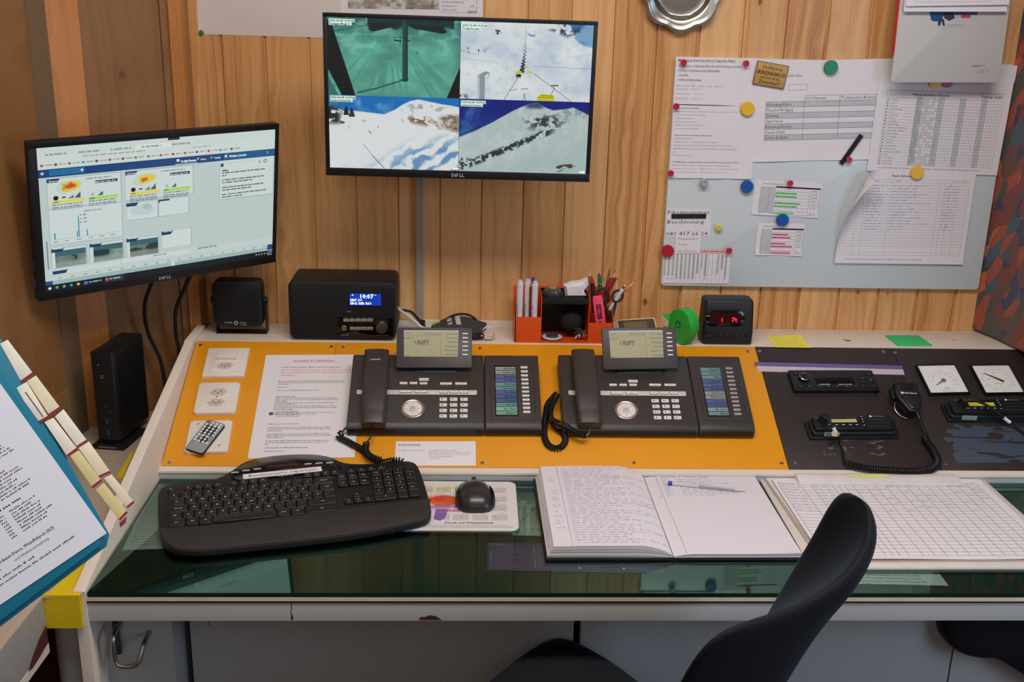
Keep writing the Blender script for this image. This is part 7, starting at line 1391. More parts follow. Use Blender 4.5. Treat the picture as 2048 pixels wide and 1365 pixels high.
# mouse pad with calendar
M_, w, h = zq(((786, 963), (1032, 964), (1037, 1063), (771, 1060)), ZG+.002); M_.translation.z = ZG+.0004; W, H = w*1000, h*1000
t = thing('mouse_pad', 'white calendar mouse pad with colourful print under the mouse', 'mouse pad', M_); b = B(.001); b.prism(rrect(-W/2, W/2, -H/2, H/2, 16, 6), 0, 2, pm('pad_white', (218, 214, 216), .5), c=.4); 
im = Img(200, 160, (218, 214, 216)); X, Y = im.X, im.Y
im.fill(np.clip(1-abs((Y-.17-.04*np.sin(X*9))/.05), 0, 1)*(X < .6), (214, 214, 96), .8); im.fill((X < .42)*np.clip(1-abs((Y-.38)/.09), 0, 1), (170, 184, 80), .8); im.disc(.42, .42, .12, .12, (226, 84, 40), .95); im.fill((((X-.42)/.14)**2+((Y-.42)/.16)**2 < 1) & (((X-.42)/.12)**2+((Y-.42)/.13)**2 > 1) & (X < .42), (232, 150, 120), .6); im.poly([(.25, .38), (.42, .33), (.42, .42), (.27, .42)], (226, 60, 40))
im.fill(np.clip(1-abs((Y-.56+.08*(X-.3))/.05), 0, 1)*(X < .62)*(X > .02), (150, 120, 196), .85); im.poly([(.36, .6), (.46, .6), (.44, .78), (.40, .84), (.35, .8)], (128, 84, 180), .9); im.poly([(.3, .62), (.62, .6), (.66, .65), (.5, .655)], (220, 60, 120), .6); im.fill((X < .3)*np.clip(1-abs((Y-.5)/.08), 0, 1), (150, 160, 210), .5)
W2, H2 = W-8, H-8
o = picture('calendar_print', im.a[8:-8, 8:-8], W2/1000*.92, H2/1000*.9, .00205, picmat, t)
for r_ in range(4):
    for c_ in range(6):
        x0, y0 = -W*.44+c_*W*.148, H*.36-r_*H*.185; b.words(x0+14, y0+2.5, 13, 1.8, redp, 2.3)
        for k in range(7): b.rect(x0+k*4.2-.2, x0+k*4.2, y0-H*.12, y0, 2.3, grey_ink); [b.rect(x0+k*4.2+1.0, x0+k*4.2+2.8, y0-4-j*4.6, y0-2.6-j*4.6, 2.3, grey_ink) for j in range(5)]
        b.rect(x0+random.randint(1, 6)*4.2+.6, x0+random.randint(1, 6)*4.2+.6+3, y0-14, y0-12, 2.35, redp) if False else b.rect(x0+4.2*((r_*3+c_*2) % 6)+.4, x0+4.2*((r_*3+c_*2) % 6)+3.4, y0-13.5, y0-11.5, 2.35, redp)
b.text('Druck und Werbetechnik', -W*.06, -H*.375, 8.5, ink, 2.4, b=True, fit=W*.37); b.text('maxpo', -W*.43, -H*.44, 11, pm('crimson_print', (206, 20, 44), .6), 2.4, b=True, fit=W*.17); b.words(-W*.18, -H*.415, W*.6, 1.6, grey_ink, 2.4); b.words(-W*.22, -H*.445, W*.68, 1.6, grey_ink, 2.4)
b.build('pad', t, flat=True)
# mouse
pM = onZ(950, 1003, ZG+.0026); Mm = T(pM.x, pM.y, ZG+.0026) @ RZ(3); t = thing('computer_mouse', 'dark wireless mouse on the calendar mouse pad', 'mouse', Mm); b = B(.001)
prof = [(-50, 12, 9, 1), (-46, 25, 17, 1), (-36, 33, 27, 1), (-18, 36.5, 35, 1), (2, 34, 37, 0), (22, 31, 33, -2), (38, 32, 25, -1), (47, 31, 19, -1), (52, 28, 14, -1), (54.5, 20, 9, 0)]
rings = []
for y, hw, hh, ox in prof:
    ring = []
    for k in range(24):
        a = 2*math.pi*k/24; cx_, cz_ = math.cos(a), math.sin(a); x = hw*math.copysign(abs(cx_)**.75, cx_)*(1-.10*max(cz_, 0)); z = hh*max(cz_, 0)**.85 if cz_ > 0 else -.0
        if cz_ <= 0: x *= .93
        ring.append((x+ox-(3 if cx_ < -.7 and -20 < y < 30 else 0), y, z+.4))
    rings.append(ring)
msm = pm('mouse_graphite', (44, 42, 44), .32, bump=.05, coat=.15); b.loft(rings, msm); b.build('shell', t, ang=50)
def ztop(y):
    for (ya, _, ha, _), (yb_, _, hb, _) in zip(prof, prof[1:]):
        if ya <= y <= yb_: return ha+(hb-ha)*(y-ya)/(yb_-ya)+.4
    return 5
b = B(.001); b.cyl((-4, 44, 20), (4, 44, 20), 9, pm('wheel_rubber', (34, 32, 30), .5), n=24, c=1); b.build('scroll_wheel', t)
b = B(.001); b.W = lambda x, y, z: (x, y, ztop(y)-abs(x)*.05+.5); b.text('logitech', -13, 24, 7.5, silver, 0, b=True, fit=24); b.build('logo', t, flat=True)
for sx_ in (-1, 1):
    b = B(.001); vs = []
    for i in range(8):
        y = -38+i*9; hh = ztop(min(max(y, -45), 50)); hw = np.interp(y, [p[0] for p in prof], [p[1] for p in prof])
        for zf, xf in ((.18, 1.0), (.45, .985), (.70, .93)): vs.append((sx_*hw*xf*(1.0)-(3 if sx_ < 0 and -20 < y < 30 else 0)+np.interp(y, [p[0] for p in prof], [p[3] for p in prof]), y, hh*zf+.3))
    fs = [(3*i+j, 3*i+j+1, 3*i+j+4, 3*i+j+3) for i in range(7) for j in range(2)]; b.add(vs, fs, blk); b.build('side_grip', t)
# keyboard
ZK = .017
kp1, kp2 = onZ(334, 1050, ZG+ZK), onZ(852, 992, ZG+ZK+.01); kx = (kp2-kp1); kx.z = 0; kx.normalize(); kc = onZ(600, 1084, ZG+.006)
Mk = frame(Vector((kc.x, kc.y, ZG+.0006)), kx, Vector((0, 0, 1))) @ RX(4.6); t = thing('keyboard', 'black wireless keyboard with curved palm rest and white name label', 'keyboard', Mk)
kN = (Mk.to_3x3() @ Vector((0, 0, 1))).normalized()
def kf(px, py, hh=ZK*1000): q = Mk.inverted() @ onN(px, py, Mk.translation+kN*hh*.001, kN); return q.x*1000, q.y*1000
out = [(345, 1096), (326, 1082), (317, 1050), (315, 1000), (318, 980), (334, 968), (380, 962), (432, 955), (462, 940), (490, 922), (530, 912), (580, 907), (630, 907), (662, 913), (690, 924), (730, 926), (780, 923), (812, 920), (832, 926), (842, 945), (852, 975), (860, 1005), (862, 1024), (852, 1038), (800, 1052), (700, 1070), (600, 1082), (500, 1092), (420, 1100), (375, 1101)]
op = [kf(*p) for p in out]; kbm = pm('keyboard_black', (24, 24, 26), .45, bump=.1, bsc=1200); kbg = pm('keyboard_gloss', (16, 15, 16), .2, coat=.35); palm = pm('palm_rest', (46, 42, 41), .6, bump=.35, bsc=1400)
b = B(.001); b.prism([tuple(p.xy) for p in spline([(x, y, 0) for x, y in op], 3, True)], 2, 15, kbm, c=3, cb=4); b.build('case', t)
pl, pr_ = kf(318, 1056), kf(860, 998)
top_edge = [kf(318, 1056), kf(420, 1050), kf(540, 1037), kf(660, 1022), kf(760, 1009), kf(860, 998)]
low = [kf(862, 1024), kf(852, 1038), kf(800, 1051), kf(700, 1069), kf(600, 1081), kf(500, 1091), kf(420, 1099), kf(375, 1100), kf(345, 1095), kf(327, 1082)]
sp = [tuple(p.xy) for p in spline([(x, y, 0) for x, y in top_edge], 3)]+[tuple(p.xy) for p in spline([(x, y, 0) for x, y in low], 3)]
b = B(.001); b.prism(sp, 6, 18.5, palm, c=3.5); b.build('palm_rest', t)
hump = [(462, 951), (470, 940), (495, 925), (535, 914), (580, 909.5), (628, 909.5), (655, 915), (676, 926), (680, 936), (640, 943), (560, 952), (486, 961)]
b = B(.001); b.prism([tuple(p.xy) for p in spline([(*kf(*p, 19), 0) for p in hump], 3, True)], 13, 19, kbg, c=1.5); pn = b.build('display_panel', t)
b = B(.001); q0, q1 = kf(533, 936, 19.5), kf(599, 927, 19.5); b.box(q0[0], q1[0], (q0[1]+q1[1])/2-4.5, (q0[1]+q1[1])/2+5, 18.9, 19.4, pm('brown_lcd', (58, 40, 36), .25)); b.build('lcd_window', pn)
for p in ((470, 945.5), (492, 941.5), (514.5, 938.5), (616, 928.5), (638, 927), (659.5, 926)): q = kf(*p, 19.5); b = B(.001); b.box(q[0]-7, q[0]+7, q[1]-1.3, q[1]+1.7, 18.6, 20, pm('pale_key_light', (190, 200, 214), .4), c=.2); b.box(q[0]-2, q[0]+2, q[1]+4, q[1]+5, 18.9, 19.2, silv); b.build('media_key', pn, flat=True)
lq = [kf(*p, 20) for p in ((486, 949), (642.5, 933), (643.5, 941.5), (487, 957.5))]; lw = math.hypot(lq[1][0]-lq[0][0], lq[1][1]-lq[0][1]); an = math.degrees(math.atan2(lq[1][1]-lq[0][1], lq[1][0]-lq[0][0])); lx, ly = (lq[0][0]+lq[2][0])/2, (lq[0][1]+lq[2][1])/2
b = B(.001); b.M = T(lx, ly, 0) @ RZ(an); b.box(-lw/2, lw/2, -9.5, 8.5, 19.0, 19.6, paper_w); b.text('Benutzername: rdparsenn', 0, -4.6, 12.5, ink, 19.7, al='C', fit=None, sx=.98); b.build('paper_label', pn, flat=True)
q = kf(570, 952, 18); b = B(.001); b.M = T(q[0], q[1], 0) @ RZ(an); b.text('logitech', -15, -3.2, 9.5, silv, 19.2, b=True, fit=30); b.build('logo', pn, flat=True)
capm = pm('key_cap', (21, 21, 23), .38, bump=.1, bsc=1500, coat=.1); leg = wtxt
well = pm('key_well', (9, 9, 10), .5)
def keyq(q4, name='key', lab=None, ls=5.0, m=capm, hz=20.5):
    pts = [q4[3], q4[2], q4[1], q4[0]]; b = B(.001); cx_ = sum(p[0] for p in pts)/4; cy_ = sum(p[1] for p in pts)/4
    def sc(f): return [(cx_+(p[0]-cx_)*f, cy_+(p[1]-cy_)*f) for p in pts]
    def rc(pp, r=.16):
        o_ = []
        for i in range(4):
            p0, p, p1 = Vector(pp[i-1]), Vector(pp[i]), Vector(pp[(i+1) % 4]); a_ = (p0-p); c_ = (p1-p); a_ = a_.normalized()*min(2.2, a_.length*.3); c_ = c_.normalized()*min(2.2, c_.length*.3)
            o_ += [tuple(p+a_), tuple(p+a_*.3+c_*.3), tuple(p+c_)]
        return o_
    A, Bq = rc(sc(.95)), rc([(cx_+(p[0]-cx_)*(1-3.6/max(abs(p[0]-cx_)*2, 8)), cy_+.6+(p[1]-cy_)*(1-3.2/max(abs(p[1]-cy_)*2, 8))) for p in pts])
    b.loft([[(x, y, 13) for x, y in A], [(x, y, 17) for x, y in A], [(x, y, hz-.5) for x, y in [((a[0]+c[0])/2, (a[1]+c[1])/2) for a, c in zip(A, Bq)]], [(x, y, hz) for x, y in Bq]], m)
    if lab: b.text(lab, cx_, cy_-ls*.3, ls, leg if m is capm else ink, hz+.12, al='C', b=True)
    b.build(name, t, ang=50)
def block(tl, tr, br, bl, rows, z=19):
    TL, TR, BR, BL = [kf(*p, z) for p in (tl, tr, br, bl)]
    def P(u, v): return tuple((TL[i]*(1-u)+TR[i]*u)*(1-v)+(BL[i]*(1-u)+BR[i]*u)*v for i in (0, 1))
    n = len(rows)
    for r_, row in enumerate(rows):
        tot = sum(k[1] for k in row); x = 0
        for lab, wk in row:
            if lab is not None: keyq([P(x/tot, r_/n), P((x+wk)/tot, r_/n), P((x+wk)/tot, (r_+1)/n), P(x/tot, (r_+1)/n)], lab=lab, ls=5.2 if len(lab) < 2 else 3.2)
            x += wk
block((337, 987), (668, 953), (678, 1022), (333, 1056), [
    [(c, 1) for c in '§1234567890\'^']+[('Backspace', 2)],
    [('Tab', 1.5)]+[(c, 1) for c in 'QWERTZUIOPü¨']+[('Enter', 1.5)],
    [('Caps Lock', 1.8)]+[(c, 1) for c in 'ASDFGHJKLöä$']+[('', 1.2)],
    [('Shift', 1.3)]+[(c, 1) for c in '<YXCVBNM,.-']+[('Shift', 2.7)],
    [('Ctrl', 1.6), ('Win', 1.1), ('Alt', 1.2), (' ', 5.6), ('Alt Gr', 1.2), ('FN', 1.3), ('Ctrl', 3.0)]])
block((673, 950), (736, 943.5), (741, 968), (676, 974), [[('Insert', 1), ('Home', 1), ('PgUp', 1)], [('Del', 1), ('End', 1), ('PgDn', 1)]])
block((686, 988.5), (742, 982.5), (747, 1002), (689, 1008), [[(None, 1), ('^', 1), (None, 1)], [('<', 1), ('v', 1), ('>', 1)]])
block((741, 942), (826, 933), (842, 992), (749, 1003), [[('Num', 1), ('/', 1), ('*', 1), ('-', 1)], [('7', 1), ('8', 1), ('9', 1), ('+', 1)], [('4', 1), ('5', 1), ('6', 1), ('', 1)], [('1', 1), ('2', 1), ('3', 1), ('Enter', 1)], [('0', 2), ('.', 1), ('', 1)]])
for a_, c_, d_, e_ in (((366, 974), (444, 966), (445, 973), (367, 981.5)), ((457, 964.5), (535, 956.5), (536, 963.5), (458, 972)), ((606, 948.5), (678, 941), (679, 948), (607, 956)), ((692, 940), (772, 932), (773, 938), (693, 946))): block(a_, c_, d_, e_, [[('F%d' % (k+1), 1) for k in range(4)]])
keyq([kf(*p, 19) for p in ((333, 977), (350, 975), (351, 983), (334, 985))], lab='Esc', ls=3.2)
# logbook
pS = onZ(1347, 1114, ZG+.006); pS2 = onZ(1286, 952, ZG+.006); bh = (pS2-pS).length*1000; yd = (pS2-pS).normalized(); Mb = frame(Vector((pS.x, pS.y, ZG+.0006)), Vector((yd.y, -yd.x, 0)), Vector((0, 0, 1)))
t = thing('logbook', 'thick open logbook with handwritten squared pages lying on the glass', 'book', Mb); cov = pm('book_cover', (16, 16, 22), .4)
lw_, rw_ = 216, 224
b = B(.001); b.box(-lw_-4, -8, -5, bh+5, 0, 2.6, cov, r=2, c=.6); b.box(8, rw_+5, -5, bh+5, 0, 2.6, cov, r=2, c=.6); b.box(-9, 9, -5, bh+5, 0, 1.2, cov, c=.3); b.build('cover', t)
def zl(x): x = -x; return 4+22*min(1, max(0, x/48))**.55 - 1.5*max(0, (x-150)/60) if x > 0 else 4
def zr(x): return 4+6.5*min(1, max(0, x/30))**.6
g = G('page_edges'); pe = g.done(g.mix(g.noise(g.comb(g.math('MULTIPLY', g.xyz(g.oc)[0], 3.0), g.math('MULTIPLY', g.xyz(g.oc)[1], 3.0), g.math('MULTIPLY', g.xyz(g.oc)[2], 900.0)), 1.0, 3), (168, 166, 176), (232, 226, 224)), .8)
pgm = pm('page_paper', (228, 224, 230), .8, var=.006, sc=6)
def block_pages(nm, xs, zf, fan):
    b = B(.001); n = len(xs); xo = xs[-1]
    for k in range(6):                               # gatherings, the lower ones reaching a little further out
        f0, f1 = k/6, (k+1)/6; ext = fan*(1-f1); sg = 1 if xo > 0 else -1
        X_ = [x+(sg*ext*(abs(x)/abs(xo))) for x in xs]
        top_ = [(X_[i], 2.8+(zf(xs[i])-2.8)*f1-(0.05)) for i in range(n)]; bot = [(X_[i], 2.8+(zf(xs[i])-2.8)*f0) for i in range(n)]
        jit = random.uniform(-.8, .8); ring = top_+bot[::-1]
        b.loft([[(x, 0+jit, z) for x, z in ring], [(x, bh+jit, z) for x, z in ring]], pe)
    return b.build(nm, t)
xl = [-1, -4, -9, -16, -26, -38, -52, -80, -120, -160, -206]; xr = [1, 4, 9, 16, 26, 40, 70, 120, 170, 222]
block_pages('page_block', xl, zl, 12); block_pages('page_block', xr, zr, 2)
gl_ = pm('grid_print', (158, 154, 196), .8, var=0); ml = pm('margin_line', (70, 64, 110), .8)
def page(nm, xs, zf, left):
    b = B(.001); vs = []; n = len(xs); ny = 20
    def lift(x, y): return (0 if left else 7*max(0, x/222-.55)**2*max(0, 1-y/60)**2)+.15
    for j in range(ny+1):
        for x in xs: vs.append((x, bh*j/ny, zf(x)+lift(x, bh*j/ny)))
    b.add(vs, [(j*n+i, j*n+i+1, (j+1)*n+i+1, (j+1)*n+i) for j in range(ny) for i in range(n-1)], pgm)
    def zint(x):
        for i in range(n-1):
            a_, c_ = xs[i], xs[i+1]
            if min(a_, c_) <= x <= max(a_, c_): return zf(a_)+(zf(c_)-zf(a_))*(x-a_)/(c_-a_)
        return zf(x)
    b.W = lambda x, y, z: (x, y, zint(x)+lift(x, y)+.10+z)
    x0, x1 = (min(xs)+1, max(xs)-1); k = 0; x = x0
    while x < x1: b.rect(x, x+.16, 1, bh-1, 0, gl_, 16); x += 4.2
    y = 4
    while y < bh-2: b.rect(x0, x1, y, y+.16, 0, gl_, 6); y += 4.2
    if left:
        b.line([(x0+32+0*.5, 2), (x0+30, bh-2)], .5, .02, ml)
        y = bh-12; k = 0
        while y > 10:
            if k in (6, 12, 19): y -= 2
            b.scrib(x0+38, y, random.uniform(70, 165) if k % 4 else 165, 3.6, navyp, .05, .38, dy=.02)
            if k in (5, 6, 11, 12, 14, 15, 17, 18, 20, 22, 24, 25, 27): b.scrib(x0+10, y, 14, 3.2, navyp, .05, .36)
            if k in (4, 5): b.line([(x0+40, y-1), (x0+150, y+1)], .4, .06, navyp)
            if k in (16, 28): b.scrib(x1-22, y, 16, 3, redp, .05, .4)
            y -= 9.0; k += 1
    else:
        b.line([(24, 2), (22, bh-2)], .5, .02, ml); b.text('Samstag, 8. Februar 2025', 32, bh-19, 7, navyp, .05, slant=.35, fit=92); b.rect(31, 128, bh-21, bh-20.5, .05, navyp)
        y = bh-30
        for k in range(9): b.scrib(30, y, 16, 3.2, navyp, .05, .38); b.scrib(62, y, random.uniform(60, 110), 3.4, navyp, .05, .38); y -= 8.6
        b.scrib(12, bh-30-8.6*9+2, 10, 3, navyp, .05, .38)
    b.W = None; b.build(nm, t, flat=True)
def dense(xs): 
    o = []
    for a_, c_ in zip(xs, xs[1:]): k = max(1, int(abs(c_-a_)/12)); o += [a_+(c_-a_)*i/k for i in range(k)]
    return o+[xs[-1]]
page('page', dense(xl), zl, True); page('page', dense(xr), zr, False)
# pen on the right page
za = ZG+.0006+.0155; a = onZ(1336, 966.5, za); c = onZ(1491, 982.5, za-.001); L = (c-a).length*1000
clearp = pm('clear_barrel', (214, 214, 224), .08, coat=.6, alpha=.45); brass = pm('brass_tip', (190, 150, 100), .3, .8); inkt = pm('ink_tube', (44, 36, 52), .4)
stick('ballpoint_pen', 'clear blue-capped ballpoint pen lying on the right page of the logbook', 'pen', [(L*.05, L*.86, 3.9, 3.9, clearp), (L*.40, L*.88, 1.6, 1.6, inkt, 'refill'), (0, L*.055, 4.1, 4.1, bl, 'end_cap'), (L*.86, L*.97, 3.2, 1.2, pm('clear_tip', (200, 196, 196), .2, coat=.4), 'cone'), (L*.95, L, 1.3, .5, brass, 'tip')], a, c)
# clipboard stack with the big table
t = thing('clipboard', 'wide white clipboard with clamp bar lying flat at the right end of the glass', 'clipboard', T(0, 0, ZG+.0005)); 
def zpl(pts, z): return [tuple(onZ(a_, c_, ZG+.0005+z*.001).xy*1000) for a_, c_ in pts]
brd = pm('clipboard_white', (214, 206, 200), .5); b = B(.001); bp_ = zpl([(1519, 958), (1968, 959), (2165, 1136), (1622, 1136)], 4); b.prism(bp_, 0, 4, brd, c=.8); b.build('board', t)
b = B(.001); b.prism(zpl([(1527, 956), (1955, 958), (2135, 1122), (1640, 1124)], 6), 4.1, 6.4, pm('beige_board', (178, 166, 156), .6), c=.3); b.build('middle_board', t)
q = [onZ(1590, 955, ZG+.012), onZ(1912, 957, ZG+.012)]; cbm = pm('clamp_white', (222, 216, 212), .35, coat=.15); xd = (q[1]-q[0]); CL = xd.length*1000; Mc = frame((q[0]+q[1])/2+Vector((0, -.010, 0)), xd, Vector((0, 0, 1))); Mc.translation.z = 0.0065
b = B(.001); b.M = T(Mc.translation.x*1000, Mc.translation.y*1000, Mc.translation.z*1000) @ Mc.to_3x3().to_4x4(); P3 = Matrix(((0, 0, 1, 0), (1, 0, 0, 0), (0, 1, 0, 0), (0, 0, 0, 1))); b.M = b.M @ P3
b.prism([(-18, 0), (-20, 3), (-19, 7), (-14, 8), (-6, 11), (6, 13), (14, 12), (18, 7), (18, 0)], -CL/2, CL/2, cbm, c=1, cb=1); o = b.build('clamp', t)
b = B(.001); b.M = T(Mc.translation.x*1000, Mc.translation.y*1000, Mc.translation.z*1000) @ Mc.to_3x3().to_4x4() @ P3; b.prism([(-5, 11.6), (6, 13.4), (6, 13.6), (-5, 11.8)], -CL*.17, CL*.06, pm('pale_yellow_tape', (224, 220, 130), .6)); b.build('tape_strip', o)
M_, w, h = zq(((1536, 960), (1955, 962), (2122, 1120), (1652, 1121)), ZG+.008); M_.translation.z = ZG+.0072; w += .0; 
def d_grid(b, W, H, z):
    x0, x1, y0, y1 = 8, W-10, 14, H-20; nc, nr = 18, 22; cw = [2.2, 1.0, 2.0, .6, .6, .8, 1.2, 1, 1, 1, 1, 1, 1, 1, 1, 1, 1, 1]; tot = sum(cw); X = [x0]
    for k in cw: X.append(X[-1]+(x1-x0)*k/tot)
    for x_ in X: b.rect(x_-.35, x_+.35, y0, y1, z, ink, 14)
    for k in range(nr+1): y = y0+(y1-y0)*k/nr; b.rect(x0, x1, y-.35, y+.35, z, ink, 14)
    for k in range(len(cw)): b.words(X[k]+2, y1+2, (X[k+1]-X[k])*.7, 2.6, grey_ink, z)
    rh = (y1-y0)/nr
    for r_ in range(9):
        y = y1-rh*(r_+1)+2.5; b.scrib(X[0]+2, y, X[1]-X[0]-6, 3.6, navyp if r_ % 3 else redp, z+.05, .4); b.scrib(X[2]+2, y, (X[3]-X[2])*.8, 3.6, navyp, z+.05, .4)
        for k in range(5, 18):
            if random.random() < .33: b.scrib(X[k]+2, y, (X[k+1]-X[k])*.7, 3.6, redp if k in (7, 8) else navyp, z+.05, .4)
    b.line([(X[15]+4, y1-rh*6), (X[16]+8, y1-rh*5.4), (X[17]-4, y1-rh*6.4), (X[16], y1-rh*7), (X[15]+4, y1-rh*6)], .5, z+.05, navyp)
sheet('table_sheet', 'large gridded table sheet with handwriting clamped on the clipboard on the desk', 'paper', M_, w, h, d_grid, curl=lambda u, v: 3.0*(1-min(1, u/.12))**2+.6+2.2*(1-min(1, v/.08))**2*(.5+.5*math.sin(u*7)))
b = B(.001); b.prism(zpl([(1531, 955), (1957, 957), (2128, 1118), (1648, 1119)], 6.9), 6.45, 6.8, paper_w); b.build('paper_stack', t)
# ------------------------------------------------------------------ mini computer on the side table
za = ZG+.012; p0, p1, p2 = onZ(199, 880, za), onZ(241, 885, za), onZ(300, 836, za); sd = (p2-p1); sd.z = 0; sd.normalize(); fx = Vector((-sd.y, sd.x, 0)); fx = -fx if fx.dot(p0-p1) > 0 else fx
Mt = frame(p1, fx, Vector((0, 0, 1))); wt = abs((p0-p1).dot(fx))*1000; wt = max(wt, 44); HT = (onN(233, 707, p1, sd)-p1).z*1000; DT = min((p2-p1).length*1000, 215)
t = thing('mini_computer', 'black upright mini computer with blue light standing on the side table', 'computer', Mt @ T(0, 0, -.012)); tcm = pm('computer_black', (20, 21, 25), .42)
b = B(.001); b.prism(rrect(-wt, 0, 0, DT, 5, 4), 12, 12+HT, tcm, c=4, cb=4); b.build('case', t)
b = B(.001)
for k in range(24): y = 14+k*(DT-26)/23; b.box(-.5, 1.6, y, y+(DT-26)/23*.45, 20, 4+HT, tcm, c=.4)
b.build('cooling_fins', t); b = B(.001); b.box(-wt-14, 14, -16, DT*.75, 0, 3, blk2, r=3, c=1); b.prism(rrect(-wt+6, -6, 8, DT*.7, 3), 3, 12.5, blk2); b.build('stand', t)
b = B(.001); b.box(-wt+6, -4, -14, -9, 3, 3.4, silv); b.build('sticker', t)
b = B(.001); b.M = FR
fz = lambda u, v: (-wt+wt*u, 12+HT*v)
q = fz(.33, .86); b.lathe([(1.1, .1), (.1, .5)], pm('blue_led', (40, 60, 255), .4, emit=3.0, var=0), 12, (q[0], q[1], 0)); o = b.build('status_light', t)
b = B(.001); b.M = FR; q = fz(.46, .73); b.tube([(q[0]+3.6*math.cos(a), q[1]+3.6*math.sin(a), .3) for a in [math.radians(120+300*i/16) for i in range(17)]], .35, silv, 6); b.box(q[0]-.3, q[0]+.3, q[1]+1, q[1]+4.4, .1, .5, silv); b.build('power_symbol', t, flat=True)
for v in (.20, .07):
    b = B(.001); b.M = FR; q = fz(.5, v+.03); b.box(q[0]-3, q[0]+3, q[1]-6, q[1]+6, .0, .4, gloss_blk); b.box(q[0]-1.4, q[0]+1.2, q[1]-5, q[1]+5, .4, .7, pm('usb_blue', (20, 90, 190), .4)); b.build('usb_port', t)
for u, v in ((.5, .40), (.66, .34)): b = B(.001); b.M = FR; q = fz(u, v); b.lathe([(2.4, 0), (2.4, .5), (1.4, .5), (1.3, .1), (.1, .1)], dgrey, 16, (q[0], q[1], 0)); b.build('audio_jack', t)
b = B(.001); b.M = FR; q = fz(.8, .25); b.box(q[0]-.6, q[0]+.6, q[1], q[1]+58, 0, .25, gloss_blk); b.build('card_slot', t)
# ------------------------------------------------------------------ flip binder at the left edge
pb_ = ray(222, 1087); pb_ = CAM+pb_*(1.25/pb_.dot(R.to_3x3() @ Vector((0, 0, -1)))); NB = (-(ray(110, 1010)).normalized()+Vector((0, 0, .05))).normalized()
ob_ = onN(0, 1255, pb_, NB); Mb = frame(pb_, pb_-ob_, NB)
def bf(px, py, h=0): q = Mb.inverted() @ onN(px, py, pb_+NB*h*.001, NB); return q.x*1000, q.y*1000
t = thing('ring_binder', 'open teal binder with index tabs and printed pages held up at the left edge', 'binder', Mb); teal = pm('teal_plastic', (10, 112, 140), .35, coat=.2, var=.03, sc=8)
A_ = bf(0, 690); up_ = Vector(A_).normalized(); H_ = 318; rtop = up_*H_
b = B(.001); b.prism([(-232, 0), (-6, 0), (5, 9), (5+up_.x*10, 20), (rtop.x+4, rtop.y), (-232+rtop.x, rtop.y)], -9, -6, teal, c=.8); b.build('cover', t)
for k in range(5):
    b = B(.001); o_ = 1.5+2.2*(4-k); e = -6+k*1.1; b.prism([(-228, 3+k*.6), (-10+k*-1.0, 3+k*.6), (1-k*2.1, 11), (rtop.x+4-k*3.8, rtop.y-3), (-228+rtop.x, rtop.y-3)], e, e+.9, teal, c=.3); b.build('divider', t)
pgq = [bf(213.5, 1067), bf(0, 767)]; pd = (Vector(pgq[1])-Vector(pgq[0])).normalized(); nx = Vector((pd.y, -pd.x)); nx = nx if nx.x < 0 else -nx
b = B(.001); p0 = Vector(pgq[0]); pts = [p0, p0+pd*297, p0+pd*297+nx*210, p0+nx*210]; b.prism([tuple(p) for p in pts], 0, .8, pm('binder_paper', (214, 218, 230), .7, var=.006), c=0)
an = math.degrees(math.atan2(-nx.y, -nx.x)); b.M = T(p0.x, p0.y, 0) @ RZ(an)      # x runs to the page's right edge (0), y up the page
z = .9; rs = random.Random(11)
b.words(-200, 17, 170, 2.6, grey_ink, z); b.words(-205, 23, 130, 2.6, grey_ink, z); b.text('Wetterdienst Davos, Weissfluhjoch (SLF)', -120, 38, 5, ink, z, b=True, fit=78); b.text('Wichtige Positionen', -205, 42, 5, ink, z, b=True); b.text('(SLF)', -120, 31, 4.6, ink, z); b.text('und Hüttenverwaltung', -95, 31, 4.6, ink, z)
for k in range(4): b.words(-205, 35-5*k, 40, 2.2, grey_ink, z)
for blk_y in (54, 96, 138, 180, 222):
    b.words(-88, blk_y+33, 36, 3.0, ink, z)
    for k in range(8):
        b.words(-150, blk_y+k*3.8, 24, 2.3, grey_ink, z); b.words(-70, blk_y+k*3.8, rs.uniform(20, 42), 2.3, grey_ink, z); b.words(-84, blk_y+k*3.8, 7, 2.3, grey_ink, z)
b.build('page', t, flat=True)
tb = [pm('tab_cream', (216, 208, 180), .6), pm('tab_straw', (206, 192, 138), .6), pm('tab_white', (220, 218, 206), .6)]
TB = [([(0, 688.5), (15.4, 680), (67.7, 749.5), (43.6, 767)], 2, 0), ([(53.5, 763), (72, 751.5), (122, 818), (99.6, 833)], 0, 0), ([(30, 778), (53.5, 764.5), (98, 836.7), (79.7, 847)], 2, 1), ([(109.6, 834), (127, 819), (175.6, 884), (155.7, 896.5)], 2, 0), ([(88.4, 845), (107, 836), (155.7, 900), (135.7, 915)], 2, 1),
      ([(157, 896.5), (178, 883.5), (221.7, 946), (199, 956)], 0, 0), ([(139.6, 912), (158, 901.7), (204, 963), (185.6, 977.6)], 1, 1), ([(207.7, 957), (223, 949.4), (269, 1005.5), (255.4, 1017.5)], 0, 0), ([(191, 980), (207.7, 966.4), (255.4, 1026), (240, 1043)], 1, 1)]
